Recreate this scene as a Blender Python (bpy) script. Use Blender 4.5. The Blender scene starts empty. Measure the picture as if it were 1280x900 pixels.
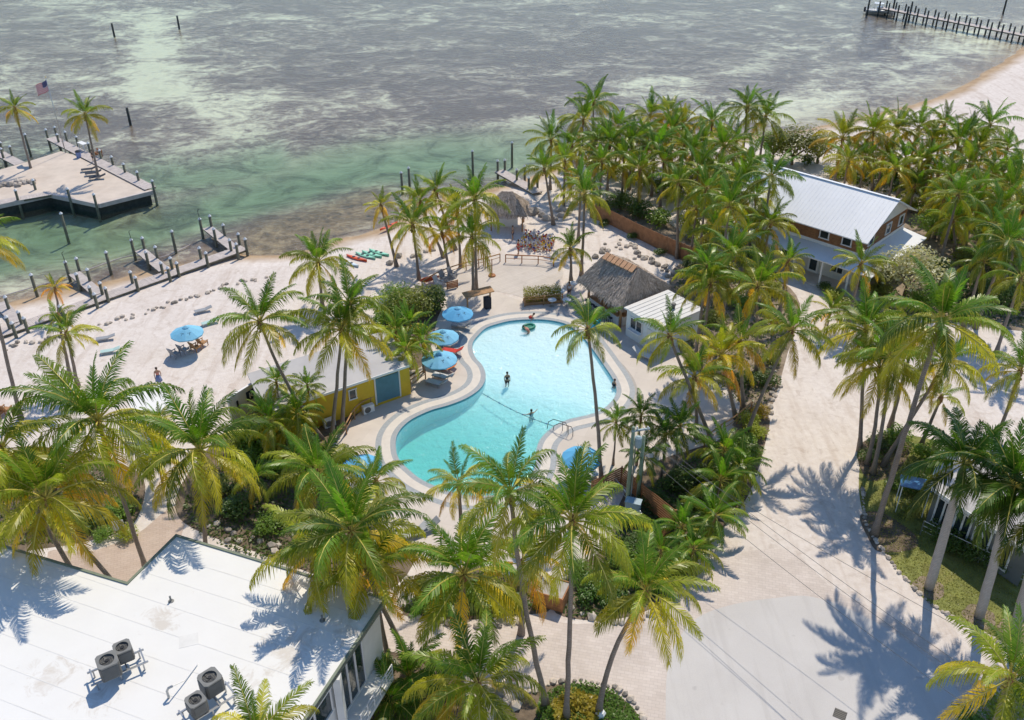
import bpy, bmesh, math, random
import numpy as np
from mathutils import Vector, Matrix, noise
from mathutils.geometry import tessellate_polygon

SC = bpy.context.scene
R_ = math.radians

# ------------------------------------------------------------------ camera
CAM_H, PITCH, FPX = 43.0, R_(32.0), 1156.0
cd = bpy.data.cameras.new('camera')
cam = bpy.data.objects.new('camera', cd)
SC.collection.objects.link(cam)
cam.location = (0, 0, CAM_H)
cam.rotation_euler = (R_(90) - PITCH, 0, 0)
cd.sensor_fit = 'HORIZONTAL'
cd.sensor_width = 36.0
cd.lens = FPX / 1280.0 * 36.0
cd.clip_start = 0.5
cd.clip_end = 12000
SC.camera = cam

# ------------------------------------------------------------------ world, sun, exposure
SUN_AZ, SUN_EL = R_(21.0), R_(54.0)       # azimuth from +Y towards +X
wd = bpy.data.worlds.new('World')
SC.world = wd
wd.use_nodes = True
wn = wd.node_tree
for n in list(wn.nodes):
    wn.nodes.remove(n)
sky = wn.nodes.new('ShaderNodeTexSky')
sky.sky_type = 'NISHITA'
sky.sun_disc = False
sky.sun_elevation = SUN_EL
sky.sun_rotation = SUN_AZ
sky.air_density = 1.0
sky.dust_density = 0.0
sky.ozone_density = 5.0
bg = wn.nodes.new('ShaderNodeBackground')
bg.inputs['Strength'].default_value = 0.15
wo = wn.nodes.new('ShaderNodeOutputWorld')
wn.links.new(sky.outputs[0], bg.inputs['Color'])
wn.links.new(bg.outputs[0], wo.inputs['Surface'])

sd_ = bpy.data.lights.new('sun', 'SUN')
sd_.energy = 3.75
sd_.angle = R_(0.53)
sd_.color = (1.0, 0.905, 0.745)
sun = bpy.data.objects.new('sun', sd_)
SC.collection.objects.link(sun)
sdir = Vector((math.sin(SUN_AZ) * math.cos(SUN_EL), math.cos(SUN_AZ) * math.cos(SUN_EL), math.sin(SUN_EL)))
sun.rotation_euler = sdir.to_track_quat('Z', 'Y').to_euler()
sun.location = (0, 0, 200)

vs = SC.view_settings
vs.view_transform = 'Standard'
vs.look = 'None'
vs.exposure = 0.10
vs.gamma = 1.0
vs.use_curve_mapping = False
SC.cycles.max_bounces = 8
SC.cycles.diffuse_bounces = 5
SC.cycles.transparent_max_bounces = 10
SC.cycles.caustics_reflective = False
SC.cycles.caustics_refractive = False

# ------------------------------------------------------------------ helpers
def ray(px, py):
    x = (px - 640) / FPX
    y = -(py - 450) / FPX
    c, s = math.cos(PITCH), math.sin(PITCH)
    return Vector((x, c + y * s, -s + y * c))

def G(px, py, h=0.0):
    """the point at height h of the place that the photograph shows at (px, py)"""
    d = ray(px, py)
    return Vector((0, 0, CAM_H)) + d * ((h - CAM_H) / d.z)

def GY(px, py, Y):
    d = ray(px, py)
    return Vector((0, 0, CAM_H)) + d * (Y / d.y)

ORD = ['first', 'second', 'third', 'fourth', 'fifth', 'sixth', 'seventh', 'eighth', 'ninth', 'tenth', 'eleventh', 'twelfth', 'thirteenth', 'fourteenth', 'fifteenth', 'sixteenth', 'seventeenth',
       'eighteenth', 'nineteenth', 'twentieth', 'twenty-first', 'twenty-second', 'twenty-third', 'twenty-fourth', 'twenty-fifth', 'twenty-sixth', 'twenty-seventh', 'twenty-eighth', 'twenty-ninth', 'thirtieth']

def rgb(*c):
    return (c[0], c[1], c[2], 1.0)

class NT:
    def __init__(s, name):
        s.m = bpy.data.materials.new(name)
        s.m.use_nodes = True
        s.t = s.m.node_tree
        s.t.nodes.clear()
        s.out = s.n('ShaderNodeOutputMaterial')
    def n(s, typ, **kw):
        nd = s.t.nodes.new(typ)
        for k, v in kw.items():
            if k in nd.inputs:
                s.set(nd, k, v)
            else:
                setattr(nd, k, v)
        return nd
    def set(s, nd, k, v):
        if hasattr(v, 'is_output'):
            s.t.links.new(v, nd.inputs[k])
        else:
            nd.inputs[k].default_value = v
    def l(s, a, b):
        s.t.links.new(a, b)
    def coord(s, kind='Object'):
        return s.n('ShaderNodeTexCoord').outputs[kind]
    def pos(s):
        return s.n('ShaderNodeNewGeometry').outputs['Position']
    def noise(s, vec, scale, detail=4.0, rough=0.55, dist=0.0):
        nd = s.n('ShaderNodeTexNoise')
        s.l(vec, nd.inputs['Vector'])
        nd.inputs['Scale'].default_value = scale
        nd.inputs['Detail'].default_value = detail
        nd.inputs['Roughness'].default_value = rough
        nd.inputs['Distortion'].default_value = dist
        return nd.outputs['Fac']
    def ramp(s, fac, stops, interp='LINEAR'):
        nd = s.n('ShaderNodeValToRGB')
        cr = nd.color_ramp
        cr.interpolation = interp
        while len(cr.elements) < len(stops):
            cr.elements.new(0.5)
        for e, (p, c) in zip(cr.elements, stops):
            e.position = p
            e.color = c if len(c) == 4 else rgb(*c)
        s.l(fac, nd.inputs['Fac'])
        return nd.outputs['Color']
    def mix(s, fac, a, b, blend='MIX'):
        nd = s.n('ShaderNodeMix', data_type='RGBA', blend_type=blend)
        for i, v in ((0, fac), (6, a), (7, b)):
            if hasattr(v, 'is_output'):
                s.l(v, nd.inputs[i])
            else:
                nd.inputs[i].default_value = v if i == 0 or len(v) == 4 else rgb(*v)
        return nd.outputs[2]
    def math(s, op, a, b=0.0, clamp=False):
        nd = s.n('ShaderNodeMath', operation=op, use_clamp=clamp)
        for i, v in ((0, a), (1, b)):
            if hasattr(v, 'is_output'):
                s.l(v, nd.inputs[i])
            else:
                nd.inputs[i].default_value = v
        return nd.outputs[0]
    def bump(s, h, strength=0.3, dist=0.05, normal=None):
        nd = s.n('ShaderNodeBump')
        nd.inputs['Strength'].default_value = strength
        nd.inputs['Distance'].default_value = dist
        s.l(h, nd.inputs['Height'])
        if normal is not None:
            s.l(normal, nd.inputs['Normal'])
        return nd.outputs['Normal']
    def map(s, vec, scale=(1, 1, 1), rot=(0, 0, 0), loc=(0, 0, 0)):
        nd = s.n('ShaderNodeMapping')
        s.l(vec, nd.inputs['Vector'])
        nd.inputs['Scale'].default_value = scale
        nd.inputs['Rotation'].default_value = rot
        nd.inputs['Location'].default_value = loc
        return nd.outputs['Vector']
    def pbsdf(s, color, rough=0.7, normal=None, metal=0.0, spec=0.3):
        p = s.n('ShaderNodeBsdfPrincipled')
        for k, v in (('Base Color', color), ('Roughness', rough), ('Metallic', metal), ('Specular IOR Level', spec)):
            if hasattr(v, 'is_output'):
                s.l(v, p.inputs[k])
            else:
                p.inputs[k].default_value = rgb(*v[:3]) if k == 'Base Color' else v
        if normal is not None:
            s.l(normal, p.inputs['Normal'])
        s.l(p.outputs[0], s.out.inputs['Surface'])
        return p

M = {}

def simple(name, col, rough=0.7, var=0.15, scale=3.0, bump=0.0, bscale=20.0, metal=0.0, spec=0.3, dirt=None, kind='pos'):
    """plain surface with fine colour variation and a little relief"""
    t = NT(name)
    v = t.pos() if kind == 'pos' else t.coord('Object')
    f = t.noise(v, scale, 5, 0.6)
    d = tuple(max(0, c * (1 - var)) for c in col)
    b = tuple(min(1, c * (1 + var)) for c in col)
    c = t.ramp(f, [(0.3, d), (0.7, b)])
    if dirt:
        f2 = t.noise(v, scale * 0.35, 6, 0.65, 0.6)
        m = t.ramp(f2, [(0.52, (0, 0, 0)), (0.72, (1, 1, 1))])
        c = t.mix(t.math('MULTIPLY', m, dirt[1]), c, dirt[0])
    nrm = t.bump(t.noise(v, bscale, 4), bump, 0.03 if name != 'plaster' else 0.20) if bump else None
    t.pbsdf(c, rough, nrm, metal, spec)
    M[name] = t.m
    return t.m

COL = SC.collection

class MB:
    """collects faces of ONE mesh"""
    def __init__(s):
        s.v, s.f, s.mi = [], [], []
        s.cur = 0
    def face(s, pts):
        i = len(s.v)
        s.v += [tuple(p) for p in pts]
        s.f.append(tuple(range(i, i + len(pts))))
        s.mi.append(s.cur)
    def box(s, c, size, rz=0.0, rx=0.0, ry=0.0):
        x, y, z = (d / 2 for d in size)
        mt = Matrix.Translation(c) @ Matrix.Rotation(rz, 4, 'Z') @ Matrix.Rotation(ry, 4, 'Y') @ Matrix.Rotation(rx, 4, 'X')
        i = len(s.v)
        for sx, sy, sz in ((-x, -y, -z), (x, -y, -z), (x, y, -z), (-x, y, -z), (-x, -y, z), (x, -y, z), (x, y, z), (-x, y, z)):
            s.v.append(tuple(mt @ Vector((sx, sy, sz))))
        for q in ((3, 2, 1, 0), (4, 5, 6, 7), (0, 1, 5, 4), (1, 2, 6, 5), (2, 3, 7, 6), (3, 0, 4, 7)):
            s.f.append(tuple(i + k for k in q))
            s.mi.append(s.cur)
        return s
    def beam(s, p, q, w, h):
        p, q = Vector(p), Vector(q)
        d = q - p
        L = d.length
        if L < 1e-6:
            return s
        z = d.normalized()
        x = z.cross(Vector((0, 0, 1)))
        if x.length < 1e-4:
            x = Vector((1, 0, 0))
        x.normalize()
        y = z.cross(x)
        i = len(s.v)
        for e in (p, q):
            for a, b in ((-1, -1), (1, -1), (1, 1), (-1, 1)):
                s.v.append(tuple(e + x * a * w / 2 + y * b * h / 2))
        for qd in ((0, 1, 2, 3), (7, 6, 5, 4), (0, 4, 5, 1), (1, 5, 6, 2), (2, 6, 7, 3), (3, 7, 4, 0)):
            s.f.append(tuple(i + k for k in qd))
            s.mi.append(s.cur)
        return s
    def tube(s, pts, rad, n=8, cap=True):
        pts = [Vector(p) for p in pts]
        if not hasattr(rad, '__len__'):
            rad = [rad] * len(pts)
        i0 = len(s.v)
        prevx = None
        for k, p in enumerate(pts):
            a = pts[max(0, k - 1)]
            b = pts[min(len(pts) - 1, k + 1)]
            t = (b - a).normalized()
            if prevx is None:
                x = t.cross(Vector((0, 0, 1)))
                if x.length < 1e-3:
                    x = Vector((1, 0, 0))
            else:
                x = prevx - t * prevx.dot(t)
            x.normalize()
            prevx = x
            y = t.cross(x)
            for j in range(n):
                an = 2 * math.pi * j / n
                s.v.append(tuple(p + (x * math.cos(an) + y * math.sin(an)) * rad[k]))
        for k in range(len(pts) - 1):
            for j in range(n):
                a = i0 + k * n + j
                b = i0 + k * n + (j + 1) % n
                s.f.append((a, b, b + n, a + n))
                s.mi.append(s.cur)
        if cap:
            s.f.append(tuple(i0 + j for j in reversed(range(n))))
            s.mi.append(s.cur)
            e = i0 + (len(pts) - 1) * n
            s.f.append(tuple(e + j for j in range(n)))
            s.mi.append(s.cur)
        return s
    def lathe(s, prof, n=16, c=(0, 0, 0)):
        """prof: [(r, z)] bottom to top"""
        i0 = len(s.v)
        for r, z in prof:
            for j in range(n):
                a = 2 * math.pi * j / n
                s.v.append((c[0] + r * math.cos(a), c[1] + r * math.sin(a), c[2] + z))
        for k in range(len(prof) - 1):
            for j in range(n):
                a = i0 + k * n + j
                b = i0 + k * n + (j + 1) % n
                s.f.append((a, b, b + n, a + n))
                s.mi.append(s.cur)
        s.f.append(tuple(i0 + j for j in reversed(range(n))))
        s.mi.append(s.cur)
        e = i0 + (len(prof) - 1) * n
        s.f.append(tuple(e + j for j in range(n)))
        s.mi.append(s.cur)
        return s
    def prism(s, poly, z0, z1):
        """poly: list of (x, y), any orientation"""
        a = sum(poly[k][0] * poly[(k + 1) % len(poly)][1] - poly[(k + 1) % len(poly)][0] * poly[k][1] for k in range(len(poly)))
        if a < 0:
            poly = poly[::-1]
        n = len(poly)
        i = len(s.v)
        s.v += [(p[0], p[1], z0) for p in poly] + [(p[0], p[1], z1) for p in poly]
        s.f.append(tuple(i + k for k in reversed(range(n))))
        s.f.append(tuple(i + n + k for k in range(n)))
        for k in range(n):
            s.f.append((i + k, i + (k + 1) % n, i + n + (k + 1) % n, i + n + k))
        s.mi += [s.cur] * (n + 2)
        return s
    def mesh(s, name, mats, smooth=False):
        me = bpy.data.meshes.new(name)
        me.from_pydata(s.v, [], s.f)
        if not isinstance(mats, (list, tuple)):
            mats = [mats]
        for m in mats:
            me.materials.append(M[m] if isinstance(m, str) else m)
        if len(mats) > 1:
            me.polygons.foreach_set('material_index', s.mi)
        if smooth:
            me.polygons.foreach_set('use_smooth', [True] * len(me.polygons))
        me.update()
        return me
    def build(s, name, mats, parent=None, smooth=False, loc=None):
        return link(name, s.mesh(name, mats, smooth), parent, loc)

def link(name, me, parent=None, loc=None, rot=None, scale=None):
    o = bpy.data.objects.new(name, me)
    COL.objects.link(o)
    if parent is not None:
        o.parent = parent
    if loc is not None:
        o.location = loc
    if rot is not None:
        o.rotation_euler = rot
    if scale is not None:
        o.scale = scale if hasattr(scale, '__len__') else (scale,) * 3
    return o

def tag(o, label=None, cat=None, group=None, kind=None):
    if label:
        o['label'] = label
    if cat:
        o['category'] = cat
    if group:
        o['group'] = group
    if kind:
        o['kind'] = kind
    return o

def thing(name, label, cat, loc=(0, 0, 0), rz=0.0, group=None):
    o = bpy.data.objects.new(name, None)
    o.empty_display_size = 0.2
    COL.objects.link(o)
    o.location = loc
    o.rotation_euler = (0, 0, rz)
    return tag(o, label, cat, group)

def copy_tree(o, parent=None):
    c = o.copy()
    COL.objects.link(c)
    if parent is not None:
        c.parent = parent
    for ch in list(o.children):
        copy_tree(ch, c)
    return c

def catmull(pts, closed=True, sub=6):
    n = len(pts)
    out = []
    rng = range(n) if closed else range(n - 1)
    for k in rng:
        if closed:
            p0, p1, p2, p3 = (Vector(pts[(k + d) % n]) for d in (-1, 0, 1, 2))
        else:
            p0, p1, p2, p3 = (Vector(pts[min(max(k + d, 0), n - 1)]) for d in (-1, 0, 1, 2))
        for j in range(sub):
            t = j / sub
            out.append(0.5 * ((2 * p1) + (p2 - p0) * t + (2 * p0 - 5 * p1 + 4 * p2 - p3) * t * t + (3 * p1 - p0 - 3 * p2 + p3) * t ** 3))
    if not closed:
        out.append(Vector(pts[-1]))
    return out

def flat_sheet(name, loops, z, mat, kind='structure', smooth=True, parent=None):
    """loops: world outlines (first outer, rest holes) laid as one sheet at height z"""
    lp = [[Vector((p[0], p[1], 0)) for p in l] for l in loops]
    tri = tessellate_polygon(lp)
    vs_ = [(p.x, p.y, z) for l in lp for p in l]
    fs = []
    for a, b, c in tri:
        A, B, C = vs_[a], vs_[b], vs_[c]
        cr = (B[0] - A[0]) * (C[1] - A[1]) - (B[1] - A[1]) * (C[0] - A[0])
        if abs(cr) < 1e-9:
            continue
        fs.append((a, b, c) if cr > 0 else (a, c, b))
    me = bpy.data.meshes.new(name)
    me.from_pydata(vs_, [], fs)
    me.materials.append(M[mat])
    o = link(name, me, parent)
    if parent is None:
        tag(o, kind=kind)
    return o

def pxloop(pts, h=0.0, sub=5, closed=True):
    w = [G(x, y, h) for x, y in pts]
    return catmull(w, closed, sub) if sub > 1 else w

def inside(poly, x, y):
    r = False
    n = len(poly)
    j = n - 1
    for i in range(n):
        if (poly[i][1] > y) != (poly[j][1] > y) and x < (poly[j][0] - poly[i][0]) * (y - poly[i][1]) / (poly[j][1] - poly[i][1]) + poly[i][0]:
            r = not r
        j = i
    return r
# ------------------------------------------------------------------ materials of the setting
WL = -0.55          # sea level
POOL_WL = -0.10

def mk_terrain():
    t = NT('shore_ground')
    p = t.pos()
    sep = t.n('ShaderNodeSeparateXYZ')
    t.l(p, sep.inputs[0])
    z = sep.outputs['Z']
    # dry sand with raked and trodden patches
    n1 = t.noise(p, 0.22, 6, 0.6, 0.4)
    n2 = t.noise(p, 2.2, 5, 0.65)
    dry = t.ramp(n1, [(0.28, (0.60, 0.525, 0.465)), (0.5, (0.70, 0.63, 0.575)), (0.75, (0.76, 0.695, 0.64))])
    dry = t.mix(0.5, dry, t.ramp(n2, [(0.3, (0.56, 0.48, 0.42)), (0.7, (0.77, 0.70, 0.65))]))
    spk = t.ramp(t.noise(p, 0.9, 7, 0.75, 0.8), [(0.53, (0, 0, 0)), (0.72, (1, 1, 1))])
    dry = t.mix(t.math('MULTIPLY', spk, 0.6), dry, (0.40, 0.31, 0.245))
    trk = t.ramp(t.noise(t.map(p, (1.6, 0.16, 1.0), (0, 0, R_(-12))), 0.8, 5, 0.6, 0.3), [(0.50, (0, 0, 0)), (0.66, (1, 1, 1))])
    dry = t.mix(t.math('MULTIPLY', trk, 0.38), dry, (0.47, 0.375, 0.305))
    wet = t.ramp(t.noise(p, 0.5, 6, 0.65, 0.5), [(0.3, (0.33, 0.22, 0.13)), (0.7, (0.50, 0.37, 0.24))])
    nz = t.math('ADD', z, t.math('MULTIPLY', t.math('SUBTRACT', n1, 0.5), 0.25))
    wetf = t.n('ShaderNodeMapRange')
    t.l(nz, wetf.inputs[0])
    wetf.inputs[1].default_value = -0.12
    wetf.inputs[2].default_value = -0.40
    land = t.mix(wetf.outputs[0], dry, wet)
    # the sea bed: sand bars, turtle grass, weed
    at = t.n('ShaderNodeAttribute')
    at.attribute_name = 'bed'
    bs = t.n('ShaderNodeSeparateColor')
    t.l(at.outputs['Color'], bs.inputs[0])
    q = t.map(p, (0.8, 1.1, 1.0), (0, 0, R_(-14)))
    w1 = t.noise(q, 0.05, 8, 0.68, 1.1)
    w2 = t.noise(q, 0.20, 8, 0.70, 1.2)
    w3 = t.noise(t.map(p, (1.0, 1.25, 1.0), (0, 0, R_(-8))), 0.9, 6, 0.72, 0.6)
    f = t.math('ADD', t.math('MULTIPLY', w1, 0.52), t.math('MULTIPLY', w2, 0.48))
    f = t.math('ADD', f, t.math('MULTIPLY', t.math('SUBTRACT', w3, 0.5), 0.34))
    f = t.math('ADD', t.math('MULTIPLY', t.math('SUBTRACT', f, 0.5), 3.0), 0.5)
    f = t.math('ADD', f, t.math('MULTIPLY', t.math('SUBTRACT', bs.outputs[0], 0.5), 1.0))
    bed = t.ramp(f, [(0.25, (0.145, 0.10, 0.08)), (0.46, (0.27, 0.205, 0.165)), (0.60, (0.47, 0.41, 0.315)), (0.84, (0.78, 0.73, 0.54))])
    weed = t.ramp(t.math('ADD', t.math('MULTIPLY', w2, 0.45), t.math('MULTIPLY', t.noise(p, 0.8, 8, 0.75, 0.8), 0.55)), [(0.38, (0.06, 0.042, 0.022)), (0.5, (0.22, 0.15, 0.082)), (0.64, (0.46, 0.34, 0.20))])
    bed = t.mix(bs.outputs[1], bed, weed)
    sandy = t.ramp(w2, [(0.33, (0.19, 0.175, 0.11)), (0.48, (0.36, 0.33, 0.22)), (0.66, (0.54, 0.50, 0.35))])
    bed = t.mix(t.ramp(t.math('ADD', bs.outputs[2], t.math('MULTIPLY', t.math('SUBTRACT', f, 0.5), 0.7)), [(0.15, (0, 0, 0)), (0.85, (1, 1, 1))]), bed, sandy)
    uw = t.n('ShaderNodeMapRange')
    t.l(nz, uw.inputs[0])
    uw.inputs[1].default_value = -0.50
    uw.inputs[2].default_value = -0.66
    col = t.mix(uw.outputs[0], land, bed)
    h = t.math('ADD', t.noise(p, 1.6, 6, 0.7), t.math('MULTIPLY', t.noise(p, 9.0, 3), 0.4))
    t.pbsdf(col, 0.9, t.bump(h, 0.35, 0.12), 0, 0.15)
    M['terrain'] = t.m
mk_terrain()

def mk_water(name, absorb, dens, ripple, amp, scatter=None, sfac=0.0, refl=1.0):
    t = NT(name)
    p = t.pos()
    a = t.noise(t.map(p, (1.0, 1.5, 1.0), (0, 0, R_(-10))), ripple, 5, 0.62, 0.35)
    b = t.noise(t.map(p, (1.0, 1.8, 1.0), (0, 0, R_(24))), ripple * 3.1, 3, 0.6)
    h = t.math('ADD', a, t.math('MULTIPLY', b, 0.35))
    nrm = t.bump(h, 1.0, amp)
    tr = t.n('ShaderNodeBsdfTransparent')
    tr.inputs[0].default_value = (1, 1, 1, 1)
    body = tr.outputs[0]
    if scatter:
        df = t.n('ShaderNodeBsdfDiffuse')
        df.inputs[0].default_value = rgb(*scatter)
        t.l(nrm, df.inputs['Normal'])
        mx0 = t.n('ShaderNodeMixShader')
        mx0.inputs[0].default_value = sfac
        t.l(tr.outputs[0], mx0.inputs[1])
        t.l(df.outputs[0], mx0.inputs[2])
        body = mx0.outputs[0]
    gl = t.n('ShaderNodeBsdfGlossy')
    gl.inputs['Roughness'].default_value = 0.06
    gl.inputs['Color'].default_value = (1, 1, 1, 1)
    t.l(nrm, gl.inputs['Normal'])
    fr = t.n('ShaderNodeFresnel')
    fr.inputs['IOR'].default_value = 1.33
    t.l(nrm, fr.inputs['Normal'])
    mx = t.n('ShaderNodeMixShader')
    front = t.math('SUBTRACT', 1.0, t.n('ShaderNodeNewGeometry').outputs['Backfacing'])
    t.l(t.math('MULTIPLY', t.math('MULTIPLY', fr.outputs[0], refl), front), mx.inputs[0])   # a surface seen from below lets all light in
    t.l(body, mx.inputs[1])
    t.l(gl.outputs[0], mx.inputs[2])
    t.l(mx.outputs[0], t.out.inputs['Surface'])
    va = t.n('ShaderNodeVolumeAbsorption')
    va.inputs['Color'].default_value = rgb(*absorb)
    va.inputs['Density'].default_value = dens
    t.l(va.outputs[0], t.out.inputs['Volume'])
    M[name] = t.m
mk_water('sea_water', (0.22, 0.60, 0.40), 0.27, 1.1, 0.08, (0.20, 0.20, 0.17), 0.04, 0.60)
mk_water('pool_water', (0.0, 0.96, 1.0), 0.34, 1.3, 0.09, (0.34, 0.87, 0.98), 0.24, 0.5)

simple('concrete', (0.58, 0.52, 0.46), 0.8, 0.10, 1.2, 0.15, 12, dirt=((0.46, 0.39, 0.32), 0.45))
simple('jetty_concrete', (0.60, 0.51, 0.43), 0.85, 0.10, 0.6, 0.2, 6, dirt=((0.47, 0.37, 0.29), 0.5))
simple('coping', (0.66, 0.60, 0.53), 0.7, 0.06, 2.0, 0.1, 15, dirt=((0.52, 0.45, 0.38), 0.3))
simple('grey_band', (0.34, 0.36, 0.375), 0.6, 0.15, 6.0, 0.1, 25)
simple('tan_band', (0.43, 0.39, 0.35), 0.8, 0.10, 2.0, 0.15, 12)
simple('plaster', (0.96, 0.84, 0.83), 0.6, 0.02, 1.0, 0.9, 1.5)  # strong relief put in to suggest the net of sunlight on the floor
simple('pool_tile', (0.10, 0.33, 0.42), 0.35, 0.3, 9.0)
simple('asphalt', (0.58, 0.55, 0.525), 0.9, 0.08, 0.30, 0.4, 30, dirt=((0.47, 0.44, 0.415), 0.65))
simple('white_roof', (0.78, 0.765, 0.735), 0.65, 0.03, 0.5, 0.06, 8, dirt=((0.56, 0.49, 0.41), 0.6))
simple('roof_seam', (0.745, 0.73, 0.70), 0.7, 0.06, 1.5, dirt=((0.54, 0.48, 0.41), 0.5))
simple('white_wall', (0.74, 0.74, 0.72), 0.7, 0.04, 1.5, dirt=((0.60, 0.58, 0.54), 0.25))
simple('cream_wall', (0.70, 0.68, 0.62), 0.7, 0.05, 1.5)
simple('yellow_wall', (0.66, 0.43, 0.035), 0.7, 0.07, 1.5, dirt=((0.50, 0.33, 0.05), 0.3))
simple('grey_wall', (0.78, 0.76, 0.75), 0.75, 0.06, 1.5)
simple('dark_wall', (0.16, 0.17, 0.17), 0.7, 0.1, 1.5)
simple('teal_wall', (0.10, 0.22, 0.27), 0.6, 0.1, 2.0)
simple('grey_roof', (0.46, 0.44, 0.43), 0.75, 0.09, 0.5, 0.1, 8, dirt=((0.42, 0.39, 0.36), 0.6))
simple('metal_roof', (0.78, 0.785, 0.79), 0.45, 0.03, 0.5, metal=0.0, spec=0.5, dirt=((0.56, 0.58, 0.62), 0.3))
simple('shed_roof', (0.66, 0.65, 0.63), 0.6, 0.05, 0.8, dirt=((0.50, 0.47, 0.44), 0.5))
simple('wood_siding', (0.30, 0.145, 0.065), 0.65, 0.25, 3.0, 0.2, 15)
simple('cedar', (0.40, 0.175, 0.075), 0.7, 0.25, 2.5, 0.2, 15)
simple('fence_wood', (0.34, 0.17, 0.085), 0.75, 0.25, 2.0, 0.2, 15)
simple('rail_wood', (0.42, 0.235, 0.11), 0.7, 0.25, 3.0, 0.2, 15)
simple('dock_wood', (0.53, 0.47, 0.44), 0.85, 0.14, 1.8, 0.25, 10)
simple('pile_wood', (0.17, 0.165, 0.12), 0.85, 0.3, 2.5, 0.3, 10)
simple('pile_dark', (0.05, 0.055, 0.05), 0.8, 0.3, 2.5, 0.3, 10)
simple('pile_cap', (0.70, 0.72, 0.74), 0.5, 0.05, 3.0)
simple('trim_green', (0.20, 0.23, 0.17), 0.6, 0.1, 3.0)
simple('glass_dark', (0.022, 0.035, 0.04), 0.08, 0.3, 0.8, spec=0.8)
simple('white_paint', (0.78, 0.77, 0.75), 0.5, 0.03, 4.0)
simple('black_metal', (0.03, 0.03, 0.032), 0.45, 0.2, 5.0)
simple('steel', (0.45, 0.46, 0.47), 0.35, 0.1, 5.0, metal=0.8)
simple('ac_grey', (0.13, 0.128, 0.12), 0.5, 0.12, 4.0)
simple('ac_top', (0.21, 0.21, 0.20), 0.5, 0.1, 4.0)
simple('fan_dark', (0.02, 0.05, 0.06), 0.3, 0.2, 4.0)
simple('thatch', (0.40, 0.325, 0.265), 0.95, 0.35, 5.0, 0.8, 30)
simple('thatch_light', (0.54, 0.445, 0.365), 0.95, 0.3, 6.0, 0.8, 30)
simple('ridge_tile', (0.66, 0.37, 0.20), 0.6, 0.2, 6.0)
simple('stone', (0.52, 0.45, 0.38), 0.9, 0.25, 2.0, 0.6, 9)
simple('dark_stone', (0.30, 0.265, 0.23), 0.9, 0.3, 2.0, 0.6, 9)
simple('mulch', (0.165, 0.125, 0.09), 0.95, 0.45, 1.6, 0.8, 9)
simple('leaf_litter', (0.26, 0.205, 0.15), 0.95, 0.45, 1.1, 0.7, 7)
simple('lawn', (0.20, 0.215, 0.062), 0.95, 0.35, 1.1, 0.7, 26, dirt=((0.30, 0.25, 0.095), 0.6))
simple('umbrella_blue', (0.115, 0.40, 0.66), 0.7, 0.08, 2.0)
simple('umbrella_pale', (0.20, 0.50, 0.70), 0.7, 0.08, 2.0)
simple('navy_dark', (0.015, 0.03, 0.07), 0.7, 0.1, 2.0)
simple('sling_white', (0.62, 0.62, 0.62), 0.7, 0.06, 3.0)
simple('sling_mint', (0.42, 0.58, 0.55), 0.7, 0.06, 3.0)
simple('sling_grey', (0.30, 0.31, 0.33), 0.7, 0.08, 3.0)
simple('towel_orange', (0.75, 0.22, 0.05), 0.8, 0.1, 3.0)
simple('kayak_orange', (0.72, 0.10, 0.02), 0.35, 0.1, 2.0, spec=0.5)
simple('kayak_mint', (0.33, 0.70, 0.50), 0.35, 0.1, 2.0, spec=0.5)
simple('kayak_white', (0.66, 0.76, 0.80), 0.35, 0.05, 2.0, spec=0.5)
simple('float_green', (0.02, 0.22, 0.15), 0.4, 0.2, 2.0)
simple('cooler_cyan', (0.02, 0.42, 0.55), 0.4, 0.1, 2.0)
simple('boat_white', (0.78, 0.78, 0.77), 0.3, 0.03, 2.0, spec=0.5)
simple('skin', (0.46, 0.27, 0.18), 0.6, 0.08, 4.0)
simple('hair', (0.05, 0.03, 0.02), 0.6, 0.3, 8.0)
simple('cloth_white', (0.72, 0.72, 0.74), 0.8, 0.05, 4.0)
simple('cloth_red', (0.55, 0.05, 0.04), 0.8, 0.1, 4.0)
simple('cloth_pink', (0.62, 0.26, 0.22), 0.8, 0.1, 4.0)
simple('cloth_blue', (0.20, 0.26, 0.46), 0.8, 0.1, 4.0)
simple('cloth_dark', (0.03, 0.035, 0.05), 0.8, 0.2, 4.0)
simple('flag_red', (0.55, 0.03, 0.05), 0.8, 0.05, 4.0)
simple('flag_white', (0.78, 0.76, 0.76), 0.8, 0.03, 4.0)
simple('flag_blue', (0.02, 0.03, 0.15), 0.8, 0.05, 4.0)
simple('utility_green', (0.24, 0.31, 0.22), 0.8, 0.15, 2.0, 0.2, 14)
simple('utility_box', (0.30, 0.40, 0.45), 0.5, 0.08, 2.0)
simple('solar_blue', (0.03, 0.14, 0.32), 0.3, 0.15, 2.0, spec=0.6)
simple('buoy_red', (0.55, 0.05, 0.03), 0.6, 0.1, 4)
simple('buoy_yellow', (0.65, 0.42, 0.03), 0.6, 0.1, 4)
simple('buoy_blue', (0.06, 0.10, 0.40), 0.6, 0.1, 4)
simple('buoy_white', (0.72, 0.70, 0.68), 0.6, 0.1, 4)

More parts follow.
